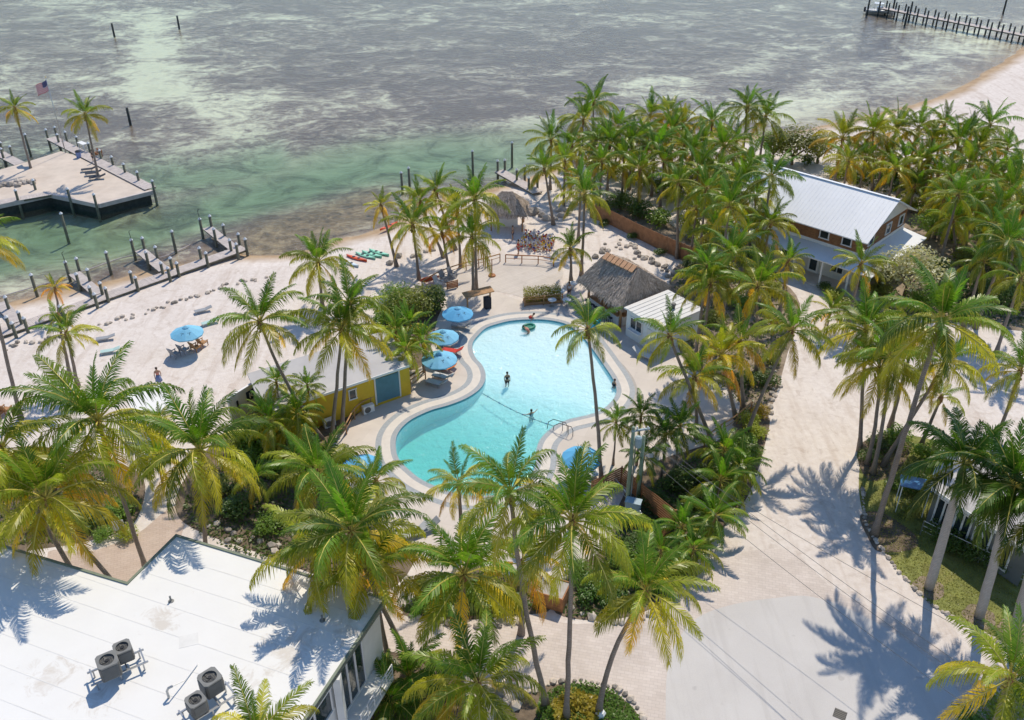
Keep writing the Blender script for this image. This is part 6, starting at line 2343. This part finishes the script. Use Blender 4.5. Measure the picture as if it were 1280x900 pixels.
umbrella(233, 413, 'pale blue beach umbrella standing alone on the sand', 2.2, 1.42, .2, 'umbrella_pale')
umbrella(572, 389, 'blue umbrella furthest from the camera, first of three left of the pool', 2.3, 1.42, .5)
umbrella(554, 418, 'blue umbrella with dark mark, middle of three left of the pool', 2.3, 1.36, .15, 'umbrella_pale')
umbrella(549, 446, 'blue umbrella over the white loungers, nearest of three left of the pool', 2.3, 1.5, .8, 'umbrella_pale')
umbrella(727, 569, 'blue umbrella with dark mark between the pool and the utility pole', 2.3, 1.45, .3)
umbrella(452, 579, 'blue umbrella hidden behind fronds at the lower left of the pool', 2.3, 1.4, .6)

LG = 'loungers by the pool'
for x, y, rz, mt, lb in [(546, 482, R_(-115), 'sling_white', 'white sun lounger nearest the camera left of the pool'), (554, 474, R_(-115), 'sling_white', 'white sun lounger second from the camera left of the pool'),
                     (557, 463, R_(-110), 'towel_orange', 'lounger with an orange towel under the nearest umbrella'), (560, 457, R_(-110), 'sling_grey', 'grey lounger half under the nearest umbrella'),
                     (560, 434, R_(-105), 'sling_grey', 'lounger under the middle umbrella'), (566, 442, R_(-105), 'cloth_red', 'reddish lounger between the two nearer umbrellas'),
                     (533, 664, R_(-60), 'sling_grey', 'lounger with a raised back at the bottom of the pool deck'), (520, 668, R_(-60), 'sling_white', 'pale lounger beside the raised one at the bottom of the pool deck'),
                     (668, 688, R_(30), 'sling_white', 'white lounger seen between fronds below the pool'), (722, 592, R_(20), 'sling_grey', 'lounger in the shade of the umbrella by the utility pole'),
                     (738, 590, R_(20), 'sling_white', 'white lounger in the shade of the umbrella by the utility pole'),
                     (803, 446, R_(50), 'sling_white', 'white lounger against the shed wall'), (577, 410, R_(-100), 'sling_grey', 'lounger under the furthest pool umbrella')]:
    lounger(G(x, y, .02), rz, lb, mt, group=LG)
BG = 'loungers on the beach'
for x, y, rz, mt, lb in [(254, 390, R_(-60), 'sling_grey', 'grey beach lounger near the rock line right of the pale umbrella'), (263, 405, R_(-55), 'sling_mint', 'mint beach lounger right of the pale umbrella'),
                     (132, 425, R_(-70), 'sling_grey', 'grey beach lounger lying alone on the sand, upper one'), (138, 441, R_(-70), 'sling_mint', 'mint beach lounger lying alone on the sand, lower one')]:
    lounger(G(x, y, 0), rz, lb, mt, 15, BG).scale = (.82, .82, .82)
def chair(p, rz, label, mat, group):
    t = thing('beach_chair', label, 'chair', p, rz, group)
    b = MB()
    b.box((0, 0, .36), (.62, .62, .06))
    b.build('seat', mat, t)
    b = MB()
    b.box((0, .42, .70), (.62, .07, .80), 0, R_(-22))
    b.build('backrest', mat, t)
    for x in (-.33, .33):
        b = MB()
        b.box((x, .02, .56), (.09, .75, .04))
        b.build('armrest', mat, t)
        for y in (-.28, .3):
            b = MB()
            b.box((x, y, .27), (.06, .06, .54))
            b.build('leg', mat, t)
CG = 'chairs on the beach'
for x, y, rz, mt, lb in [(220, 446, R_(150), 'sling_grey', 'grey beach chair at the foot of the pale umbrella, leftmost'), (231, 441, R_(150), 'sling_grey', 'grey beach chair at the foot of the pale umbrella, middle'),
                     (246, 438, R_(150), 'rail_wood', 'wooden beach chair at the foot of the pale umbrella, right'), (254, 432, R_(150), 'rail_wood', 'wooden beach chair rightmost by the pale umbrella'),
                     (9, 516, R_(170), 'rail_wood', 'wooden beach chair beside the bare trunk at left'), (0, 521, R_(170), 'rail_wood', 'wooden beach chair cut by the left frame edge')]:
    chair(G(x, y), rz, lb, mt, CG)
# small fenced platform and table group under the beach palms
for x, y, lb in [(556, 351, 'dark chair in the palm shade left of the terrace, upper'), (566, 347, 'dark chair in the palm shade left of the terrace, right'), (549, 358, 'pale chair in the palm shade left of the terrace')]:
    chair(G(x, y), 1.0, lb, 'sling_grey' if 'dark' in lb else 'sling_white', 'chairs in the beach palm shade')
slat_fence([(559, 362), (572, 359)], 'small red and white picket panel by the terrace palms', .8, 5, 'cedar')
p = G(537, 354)
t = thing('orange_kayak_rack', 'orange board lying on a white rack by the beach shrubs', 'rack', (p.x, p.y, 0), .5)
b = MB()
b.tube([(-1.1, 0, .5), (-.6, 0, .5), (.6, 0, .5), (1.1, 0, .5)], [.04, .26, .26, .04], 8)
b.build('board', 'kayak_orange', t, True)
for x in (-.6, .6):
    b = MB()
    b.box((x, 0, .12), (.07, .7, .24))
    b.build('trestle', 'white_paint', t)

# --- kayaks on the sand
KG = 'kayaks on the beach'
def kayak(px, py, rz, mat, label):
    p = G(px, py)
    t = thing('kayak', label, 'kayak', (p.x, p.y, .0), rz, KG)
    t.scale = (.8, .8, .8)
    st = [(-1.7, .03, .26), (-1.2, .22, .20), (-.5, .36, .16), (.5, .36, .16), (1.2, .22, .20), (1.7, .03, .28)]
    b = MB()
    for (x0, w0, h0), (x1, w1, h1) in zip(st[:-1], st[1:]):
        for sg in (-1, 1):
            b.face([(x0, 0, .0), (x1, 0, .0), (x1, sg * w1, h1), (x0, sg * w0, h0)])
            b.face([(x0, sg * w0, h0), (x1, sg * w1, h1), (x1, sg * w1 * .6, h1 + .1), (x0, sg * w0 * .6, h0 + .1)])
        b.face([(x0, -w0 * .6, h0 + .1), (x0, w0 * .6, h0 + .1), (x1, w1 * .6, h1 + .1), (x1, -w1 * .6, h1 + .1)])
    b.build('hull', mat, t)
    for x in (-.5, .35):
        b = MB()
        b.lathe([(.19, .0), (.21, .03)], 12, (x, 0, .255))
        b.build('seat_well', 'cloth_dark', t)
kayak(437, 330, R_(-38), 'kayak_white', 'white kayak leftmost in the row on the beach')
kayak(446, 324, R_(-30), 'kayak_orange', 'bright orange kayak in the row on the beach')
kayak(457, 321, R_(-32), 'kayak_mint', 'mint kayak next to the orange one')
kayak(465, 319, R_(-32), 'kayak_mint', 'mint kayak in the middle of the three mint ones')
kayak(474, 317, R_(-32), 'kayak_mint', 'mint kayak rightmost in the row on the beach')
kayak(486, 284, R_(50), 'kayak_orange', 'faded orange kayak behind the slim beach palm')

# --- towel stand, planter hedge, bins and bits around the terrace
p = G(600, 388, .02)
t = thing('towel_stand', 'wooden lean-to shelter with a dark bin at the corner of the pool deck', 'shelter', (p.x, p.y, .02), R_(28))
for x in (-1.3, 1.1):
    b = MB()
    b.box((x, 0, .95), (.12, .12, 1.9))
    b.build('post', 'rail_wood', t)
b = MB()
b.box((-.1, .1, 1.95), (3.0, .9, .09), 0, R_(12))
b.build('roof', 'rail_wood', t)
b = MB()
b.box((.85, .1, .6), (.6, .55, 1.2))
b.build('bin', 'cloth_dark', t)
p = G(678, 378, .02)
t = thing('planter_hedge', 'long clipped hedge in a wooden planter between the terrace and the pool', 'hedge', (p.x, p.y, .02), R_(10))
rg = random.Random(77)
b = MB()
for _ in range(3600):
    q = Vector((rg.uniform(-1.8, 1.8), rg.uniform(-.40, .75), rg.uniform(.3, 1.6)))
    nrm = Vector((rg.gauss(0, .6), rg.gauss(0, .6), 1)).normalized()
    uu = nrm.cross(Vector((rg.gauss(0, 1), rg.gauss(0, 1), .1))).normalized()
    ww = nrm.cross(uu)
    s = .075 * rg.uniform(.6, 1.3)
    b.face([q - uu * s, q - ww * s * .5, q + uu * s, q + ww * s * .5])
o = b.build('foliage', 'broad_leaf', t)
o.color = (.34, .33, .06, 1)
b = MB()
b.box((0, .15, .14), (3.6, 1.1, .28))
b.build('planter', 'rail_wood', t)
for z in (.75, 1.0):
    b = MB()
    b.box((0, -.55, z), (3.8, .05, .07))
    b.build('rail', 'rail_wood', t)
for x in (-1.85, 0, 1.85):
    b = MB()
    b.box((x, -.55, .55), (.1, .1, 1.1))
    b.build('post', 'rail_wood', t)
p = G(744, 410, .025)
t = thing('ice_cooler', 'cyan ice cooler standing on the shaded floor before the tiki bar', 'cooler', (p.x, p.y, .025), .5)
b = MB()
b.box((0, 0, .4), (.75, .55, .8))
b.build('body', 'cooler_cyan', t)
b = MB()
b.box((0, 0, .84), (.8, .6, .08))
b.build('lid', 'cooler_cyan', t)
for k, (x, y) in enumerate(((708, 383), (701, 372), (716, 362), (690, 383))):
    p = G(x, y, .02)
    t = thing('cafe_table', 'small white round table between the hedge and the tiki bar, ' + ('by the pool rim', 'beside the hedge', 'under the small palm', 'in front of the hedge')[k], 'table', (p.x, p.y, .02), 0, 'cafe tables by the bar')
    b = MB()
    b.lathe([(.42, .72), (.42, .76)], 14)
    b.build('table_top', 'white_paint', t)
    b = MB()
    b.tube([(0, 0, 0), (0, 0, .72)], .04, 7)
    b.build('pedestal', 'steel', t)
    b = MB()
    b.lathe([(.26, 0), (.22, .03)], 12)
    b.build('foot', 'steel', t)
# colourful painted buoys: far too small to count
rg = random.Random(12)
bp = [G(x, y) for x, y in ((649, 312), (690, 318), (694, 302), (656, 296))]
b = MB()
for _ in range(520):
    s, r = rg.random(), rg.random()
    q = bp[0].lerp(bp[1], s).lerp(bp[3].lerp(bp[2], s), r)
    b.cur = rg.choices(range(4), [1.3, 1.6, 1.1, 4])[0]
    z = rg.uniform(.1, 1.0)
    b.lathe([(.02, -.12), (.07, -.06), (.075, .04), (.02, .12)], 6, (q.x, q.y, z))
tag(b.build('painted_buoys', ['buoy_red', 'buoy_yellow', 'buoy_blue', 'buoy_white']), 'heap of red, yellow, blue and white painted buoys by the thatched hut', 'buoys', kind='stuff')
p = G(615, 345)
t = thing('beach_shower', 'slim wooden post with a round foot on the terrace', 'post', (p.x, p.y, .012))
b = MB()
b.tube([(0, 0, 0), (0, 0, 1.9)], .05, 7)
b.build('post', 'cedar', t)
b = MB()
b.lathe([(.4, 0), (.36, .14)], 12)
b.build('foot', 'cedar', t)
for k, (x, y) in enumerate(((598, 330), (603, 333))):
    p = G(x, y)
    t = thing('swing_frame', 'light wooden swing frame at the back of the terrace, ' + ('left', 'right')[k], 'frame', (p.x, p.y, 0), .4)
    for xx in (-.5, .5):
        b = MB()
        b.tube([(xx, -.3, 0), (xx, 0, 2.0)], .06, 6)
        b.build('leg', 'rail_wood', t)
    b = MB()
    b.tube([(-.7, 0, 2.0), (.7, 0, 2.0)], .06, 6)
    b.build('top_bar', 'rail_wood', t)

# --- wooden box planter by the drive, white sign in the island
p = G(690, 750)
t = thing('wooden_box', 'square cedar planter box with a sandy top beside the drive', 'planter', (p.x, p.y, 0), R_(-22))
for i in range(5):
    for rz, ox, oy, ln in ((0, 0, -.75, 1.9), (0, 0, .75, 1.9), (math.pi / 2, -.92, 0, 1.42), (math.pi / 2, .92, 0, 1.42)):
        b = MB()
        b.box((ox, oy, .13 + .23 * i), (ln, .06, .215), rz)
        b.build('board', 'cedar', t)
b = MB()
b.box((0, 0, .55), (1.72, 1.4, 1.1))
b.build('fill', 'tan_band', t)
p = G(748, 893)
t = thing('ground_light', 'small white ground light at the foot of the curving trunk', 'light', (p.x + .1, p.y - .1, .01))
b = MB()
b.lathe([(.26, .0), (.3, .25), (.2, .38), (.03, .42)], 6)
b.build('housing', 'white_paint', t)
p = G(1050, 893, .008)
t = thing('drain_grate', 'small square drain grate in the asphalt road', 'grate', (p.x, p.y, .008), R_(-30))
for k in range(5):
    b = MB()
    b.box((0, -.24 + .12 * k, .012), (.62, .07, .02))
    b.build('bar', 'black_metal', t)
b = MB()
b.box((0, 0, .004), (.66, .62, .006))
b.build('shade_plate', 'cloth_dark', t)  # flat dark plate, its colour stands for shade inside the drain
p = G(151, 668)
t = thing('garden_sign', 'small pale sign board among the shrubs by the brick path', 'sign', (p.x, p.y, 0), R_(15))
b = MB()
b.box((0, 0, .8), (.7, .05, .7), 0, R_(-20))
b.build('board', 'white_paint', t)
b = MB()
b.box((0, .06, .4), (.08, .06, .8))
b.build('post', 'rail_wood', t)

# --- pool handrails and rope
for k, (x, y) in enumerate(((696, 536), (703, 541))):
    p = G(x, y, .03)
    t = thing('pool_handrail', 'bent steel pool handrail at the right rim, ' + ('nearer the rope', 'nearer the umbrella')[k], 'handrail', (p.x, p.y, .034), R_(150))
    b = MB()
    b.tube([(-.9, 0, 0), (-.9, 0, .55), (-.75, 0, .85), (.3, 0, .80), (.75, 0, .40), (.85, 0, -.3)], .028, 7)
    b.build('tube', 'black_metal', t, True)
    b = MB()
    b.tube([(-.5, 0, 0), (-.5, 0, .84)], .024, 7)
    b.build('strut', 'black_metal', t)
r0, r1 = G(603, 492, POOL_WL), G(706, 537, POOL_WL)
t = thing('float_rope', 'dark float rope stretched across the pool between shallow and deep end', 'rope', (r0.x, r0.y, POOL_WL + .02))
dv = r1 - r0
b = MB()
b.tube([(dv.x * k / 20, dv.y * k / 20 - .5 * math.sin(math.pi * k / 20), 0) for k in range(21)], .025, 5)
b.build('rope', 'teal_wall', t)
for k in range(1, 14):
    s = k / 14
    b = MB()
    b.lathe([(.03, -.06), (.07, 0), (.03, .06)], 7)
    b.build('float', 'cloth_blue' if k % 2 else 'white_paint', t, loc=(dv.x * s, dv.y * s - .5 * math.sin(math.pi * s), 0))

# ------------------------------------------------------------------ utility poles and wires
u0 = G(783, 640)
u1 = G(797, 628)
tp0 = GY(786, 534, u0.y)
tp1 = GY(799, 545, u1.y)
t = thing('utility_pole', 'green-grey utility pole with crossarm and transformer right of the umbrella', 'utility pole', u0)
h0 = tp0.z
b = MB()
b.tube([(0, 0, -.2), (0, 0, h0)], [.16, .12], 9)
b.build('pole', 'utility_green', t, True)
b = MB()
b.beam((-.1, -.1, h0 - .25), (1.1, .2, h0 - .25), .10, .12)
b.build('crossarm', 'utility_box', t)
for x in (.25, .95):
    b = MB()
    b.lathe([(.05, 0), (.07, .1), (.04, .2)], 8, (x, 0.03, h0 - .18))
    b.build('insulator', 'white_paint', t)
b = MB()
b.lathe([(.22, 0), (.24, .1), (.24, .75), (.1, .85)], 12, (.38, .02, h0 - 1.6))
b.build('transformer', 'utility_box', t)
b = MB()
b.tube([(.2, -.1, 0), (.2, -.1, h0 - 1.4)], .05, 6)
b.build('conduit', 'steel', t)
t2 = thing('utility_pole', 'shorter green-grey pole beside the utility pole with the transformer', 'utility pole', u1)
b = MB()
b.tube([(0, 0, -.2), (0, 0, tp1.z)], [.15, .12], 9)
b.build('pole', 'utility_green', t2, True)
p = G(790, 648)
t = thing('electrical_box', 'grey-blue electrical cabinet at the foot of the utility poles', 'cabinet', (p.x, p.y, 0), R_(-20))
b = MB()
b.box((0, 0, .8), (1.0, .55, 1.5))
b.build('cabinet', 'utility_box', t)
b = MB()
b.box((0, 0, 1.58), (1.1, .65, .06))
b.build('lid', 'utility_box', t)
b = MB()
b.box((.28, -.29, .85), (.04, .04, .2))
b.build('handle', 'black_metal', t)
def wire(a, c, sag, label, r=.013):
    t = thing('overhead_wire', label, 'wire', a, 0, 'overhead wires from the utility pole')
    d = c - a
    b = MB()
    b.tube([d * (k / 24) - Vector((0, 0, 4 * sag * (k / 24) * (1 - k / 24))) for k in range(25)], r, 5)
    b.build('cable', 'ac_grey', t)
e1 = G(1330, 935, 7.0)
e2 = G(1200, 1010, 7.0)
wire(tp0 + Vector((.25, 0, 0)), e1, .5, 'overhead wire highest on the pole, running to the bottom right')
wire(tp0 + Vector((.95, .1, -.1)), e1 + Vector((.5, .6, 0)), .6, 'overhead wire second from the top, running to the bottom right')
wire(tp0 + Vector((0, -.1, -1.0)), e1 + Vector((-.3, -.8, -.6)), .6, 'overhead wire lowest on the pole, running to the bottom right')
wire(tp1 + Vector((0, 0, -.1)), e1 + Vector((2.5, 3.5, -.5)), .5, 'overhead wire from the shorter pole to the right')
p = G(553, 712)
t = thing('lamp_post', 'thin dark lamp post at the bottom of the pool deck', 'lamp post', p)
b = MB()
b.tube([(0, 0, 0), (0, 0, 2.6)], .05, 7)
b.build('post', 'black_metal', t)
b = MB()
b.lathe([(.05, 0), (.13, .08), (.03, .2)], 8, (0, 0, 2.6))
b.build('lamp_head', 'black_metal', t)
for k, (x, y) in enumerate(((724, 215), (728, 192))):
    p = G(x, y)
    t = thing('dock_lamp', 'white lamp post near the short dock, ' + ('nearer the camera', 'further out')[k], 'lamp post', p)
    b = MB()
    b.tube([(0, 0, 0), (0, 0, 3.2)], .06, 7)
    b.build('post', 'pile_dark', t)
    b = MB()
    b.lathe([(.1, 0), (.4, .1), (.05, .5)], 8, (0, 0, 3.1))
    b.build('lamp_shade', 'white_paint', t)

# ------------------------------------------------------------------ rocks
for k, (x, y) in enumerate(((1161, 735), (1224, 771), (1269, 788))):
    p = G(x, y)
    flat_sheet('mulch_ring', [[(p.x + (.95 + .08 * math.sin(a * 5)) * math.cos(a), p.y + (.95 + .08 * math.cos(a * 4)) * math.sin(a)) for a in np.linspace(0, 6.28, 25)[:-1]]], 0.0195, 'leaf_litter')
ROCKS = []
for k in range(6):
    bm = bmesh.new()
    bmesh.ops.create_icosphere(bm, subdivisions=1, radius=1)
    rg = random.Random(60 + k)
    for v_ in bm.verts:
        v_.co = Vector((v_.co.x * rg.uniform(.75, 1.2), v_.co.y * rg.uniform(.7, 1.1), v_.co.z * rg.uniform(.55, .85)))
    me = bpy.data.meshes.new('rock')
    bm.to_mesh(me)
    bm.free()
    me.materials.append(M['stone' if k % 3 else 'dark_stone'])
    ROCKS.append(me)
def rock_row(pts, gap, size, label, group, jit=.3, rows=1, seed=1, z=0.0, closed=False, name='rock'):
    rg = random.Random(seed)
    w = catmull([G(x, y) for x, y in pts], False, 5)
    L_ = path_len(w)
    s = 0
    while s < L_:
        for r in range(rows):
            p, d = along(w, s)
            sz = size * rg.uniform(.6, 1.35)
            o = link(name, rg.choice(ROCKS), None, (p.x + rg.gauss(0, jit), p.y + rg.gauss(0, jit), z + sz * .22), (rg.uniform(-.3, .3), rg.uniform(-.3, .3), rg.uniform(0, 6.3)), sz)
            tag(o, label, 'rock', group)
        s += gap * rg.uniform(.8, 1.25)
rock_row([(0, 441), (30, 429), (60, 424), (100, 414), (150, 399), (200, 385), (240, 372), (280, 358), (312, 350), (330, 348)], .42, .24, 'pale rock in the long line of boulders behind the boat dock', 'boulder line on the beach', .26, 1, 3, name='boulder')
rock_row([(1078, 610), (1080, 640), (1085, 660), (1106, 693), (1132, 724), (1166, 757), (1218, 786), (1256, 808), (1285, 822)], .30, .17, 'pale edging stone along the curved border of the lawn', 'edging stones of the lawn', .04, 1, 4, name='edging_stone')
rock_row([(662, 866), (690, 855), (735, 851), (772, 862), (798, 888), (806, 905)], .36, .20, 'pale edging stone round the island bed', 'edging stones of the island bed', .05, 1, 5, name='edging_stone')
rock_row([(703, 757), (720, 764), (742, 771), (768, 778), (795, 776), (830, 758)], .6, .28, 'white edging rock below the vivid green hedge', 'edging rocks of the drive bed', .05, 1, 6, name='edging_stone')
rock_row([(500, 768), (540, 775), (580, 782), (620, 783), (655, 775)], .6, .25, 'edging rock along the upper side of the paver drive', 'edging rocks above the drive', .06, 1, 7, name='edging_stone')
rock_row([(0, 240), (20, 237), (45, 236)], .55, .5, 'rubble rock on the jetty beside its boardwalk', 'rubble rocks on the jetty', .5, 2, 8, ZJ, name='rubble_rock')
rock_row([(640, 262), (665, 268), (690, 275), (710, 262)], .8, .6, 'dark boulder under the palms behind the thatched hut', 'boulders by the hut', .5, 1, 9, name='boulder')
rock_row([(488, 330), (505, 322), (525, 318), (545, 310)], .8, .45, 'grey rock at the feet of the beach palms', 'rocks under the beach palms', .3, 1, 10, name='boulder')
rock_row([(752, 318), (780, 305), (800, 322), (830, 335), (845, 345)], .8, .38, 'rock in the shaded strip behind the tiki bar', 'rocks behind the tiki bar', .6, 2, 11, name='boulder')
rock_row([(958, 455), (972, 470), (965, 500), (960, 520)], .6, .28, 'pale rock on the left border of the sandy drive', 'rocks on the drive border', .2, 1, 12, name='edging_stone')
rock_row([(255, 655), (290, 668), (330, 682), (360, 692)], .6, .28, 'rock between the white roof and the garden shrubs', 'rocks behind the white roof', .3, 1, 13, name='edging_stone')
rock_row([(630, 850), (650, 865), (640, 880), (620, 880)], .5, .36, 'pinkish rock at the left side of the island bed', 'rocks of the island bed', .4, 2, 14, name='boulder')

# ------------------------------------------------------------------ people
def skin_mesh(name, verts, edges, radii, mat, parent, root=0):
    me = bpy.data.meshes.new(name)
    me.from_pydata(verts, edges, [])
    me.materials.append(M[mat])
    o = link(name, me, parent)
    md = o.modifiers.new('skin', 'SKIN')
    sv = me.skin_vertices[0].data if me.skin_vertices else None
    if sv is None:
        me.attributes
    for k, r in enumerate(radii):
        me.skin_vertices[0].data[k].radius = (r, r)
    me.skin_vertices[0].data[root].use_root = True
    o.modifiers.new('sub', 'SUBSURF').levels = 1
    o.modifiers['sub'].render_levels = 1
    md.use_smooth_shade = True
    return o
def add_skin_layer(me):
    bm = bmesh.new()
    bm.from_mesh(me)
    bm.verts.layers.skin.verify()
    bm.to_mesh(me)
    bm.free()
def body(name, verts, edges, radii, mat, parent):
    me = bpy.data.meshes.new(name)
    me.from_pydata(verts, edges, [])
    add_skin_layer(me)
    me.materials.append(M[mat])
    o = link(name, me, parent)
    for k, r in enumerate(radii):
        me.skin_vertices[0].data[k].radius = (r, r)
    me.skin_vertices[0].data[0].use_root = True
    md = o.modifiers.new('skin', 'SKIN')
    md.use_smooth_shade = True
    s = o.modifiers.new('sub', 'SUBSURF')
    s.levels = s.render_levels = 1
    return o
def person(p, rz, label, top='cloth_white', bottom='cloth_blue', pose='stand', scale=1.0, lie=False, skirt=False):
    t = thing('person', label, 'person', p, rz)
    t.scale = (scale,) * 3
    # pelvis, waist, chest, neck, head base, head top
    V = [(0, 0, .92), (0, 0, 1.10), (0, .01, 1.32), (0, .01, 1.46), (0, .02, 1.54), (0, .03, 1.66)]
    Rr = [.13, .115, .135, .055, .075, .085]
    Ed = [(0, 1), (1, 2), (2, 3), (3, 4), (4, 5)]
    def limb(start, pts, rad):
        i = start
        for q, r in zip(pts, rad):
            V.append(q)
            Rr.append(r)
            Ed.append((i, len(V) - 1))
            i = len(V) - 1
    sw_ = .16 if pose == 'walk' else .04
    for s in (-1, 1):
        if pose == 'armsup':
            limb(2, [(s * .19, 0, 1.38), (s * .42, .12, 1.30), (s * .62, .22, 1.34), (s * .74, .26, 1.36)], [.055, .045, .036, .03])
        else:
            limb(2, [(s * .19, 0, 1.38), (s * .25, -.02 + s * sw_ * .5, 1.10), (s * .24, .08 + s * sw_, .88), (s * .23, .11 + s * sw_, .76)], [.055, .045, .036, .03])
        if pose == 'sit':
            limb(0, [(s * .10, .06, .88), (s * .14, .46, .86), (s * .13, .56, .44), (s * .13, .70, .40)], [.09, .065, .05, .035])
        else:
            limb(0, [(s * .10, 0, .84), (s * .11, .03 - s * sw_ * .6, .48), (s * .11, -.02 - s * sw_, .09), (s * .11, .14 - s * sw_, .04)], [.09, .062, .045, .035])
    bd = body('body', V, Ed, Rr, 'skin', t)
    g = 1.22
    body('shirt', [(0, 0, .98), (0, 0, 1.12), (0, .01, 1.32), (-.17, 0, 1.36), (.17, 0, 1.36)], [(0, 1), (1, 2), (2, 3), (2, 4)], [.13 * 1.1, .135, .155, .07, .07], top, t)
    if skirt:
        b = MB()
        b.lathe([(.30, .42), (.24, .70), (.15, 1.0)], 12)
        b.build('skirt', bottom, t, True)
    elif pose != 'sit':
        body('shorts', [(0, 0, .94), (-.10, 0, .84), (.10, 0, .84), (-.11, .02, .58), (.11, .02, .58)], [(0, 1), (0, 2), (1, 3), (2, 4)], [.145, .105, .105, .085, .085], bottom, t)
    b = MB()
    b.lathe([(.085, 1.60), (.105, 1.66), (.09, 1.73), (.03, 1.77)], 10, (0, .01, 0))
    b.build('hair', 'hair', t, True)
    b = MB()
    b.lathe([(.012, 0), (.02, .02), (.008, .05)], 6, (0, .115, 1.60))
    b.build('nose', 'skin', t)
    for s in (-1, 1):
        b = MB()
        b.lathe([(.006, -.008), (.012, 0), (.006, .008)], 6, (s * .032, .108, 1.645))
        b.build('eye', 'cloth_dark', t)
    return t
person(G(200, 481), R_(200), 'person in pink top and blue wrap walking on the open sand', 'cloth_pink', 'cloth_blue', 'walk', skirt=True)
person(G(711, 372), R_(210), 'person in white shirt beside the planter hedge', 'cloth_white', 'cloth_dark', 'stand')
person(G(648, 318), R_(120), 'person in red by the painted buoys', 'cloth_red', 'cloth_red', 'stand')
person(G(641, 300), R_(90), 'person in dark clothes in the shade of the thatched hut', 'cloth_dark', 'cloth_dark', 'stand')
q = G(634, 486, -.75)
person((q.x, q.y, -.78), R_(200), 'person in dark swimwear standing waist deep in the middle of the pool', 'cloth_dark', 'cloth_dark', 'stand')
q = G(664, 533, -1.38)
person((q.x, q.y, -1.45), R_(30), 'person neck deep near the rope in the pool', 'cloth_dark', 'cloth_dark', 'armsup')
q = G(767, 494, -1.1)
person((q.x, q.y, -1.2), R_(-60), 'person with dark hair by the right rim of the pool', 'cloth_dark', 'cloth_dark', 'stand')
q = G(661, 409, POOL_WL)
t = thing('pool_float', 'green inflatable float at the top of the pool', 'float', (q.x, q.y, POOL_WL), .5)
b = MB()
b.tube([(.55 * math.cos(a), .42 * math.sin(a), .05) for a in np.linspace(0, 2 * math.pi, 17)], .14, 8, False)
b.build('ring', 'float_green', t, True)
b = MB()
b.box((0, 0, .02), (.9, .6, .05))
b.build('mat', 'float_green', t)
def lying(p, rz, label, top):
    t = person(p, rz, label, top, top, 'sit')
    t.rotation_euler = (R_(-48), 0, rz)
    return t
q = G(667, 414, -.2)
lying((q.x + .25, q.y - .55, -.62), R_(75), 'person sunning on the right side of the green float', 'cloth_pink')
q = G(656, 406, -.2)
lying((q.x - .2, q.y + .45, -.72), R_(-60), 'person in red behind the green float', 'cloth_red')
q = G(98, 196, ZJ)
person(G(118, 203, ZJ), R_(60), 'person in dark clothes standing near the jetty bench', 'cloth_dark', 'cloth_dark')
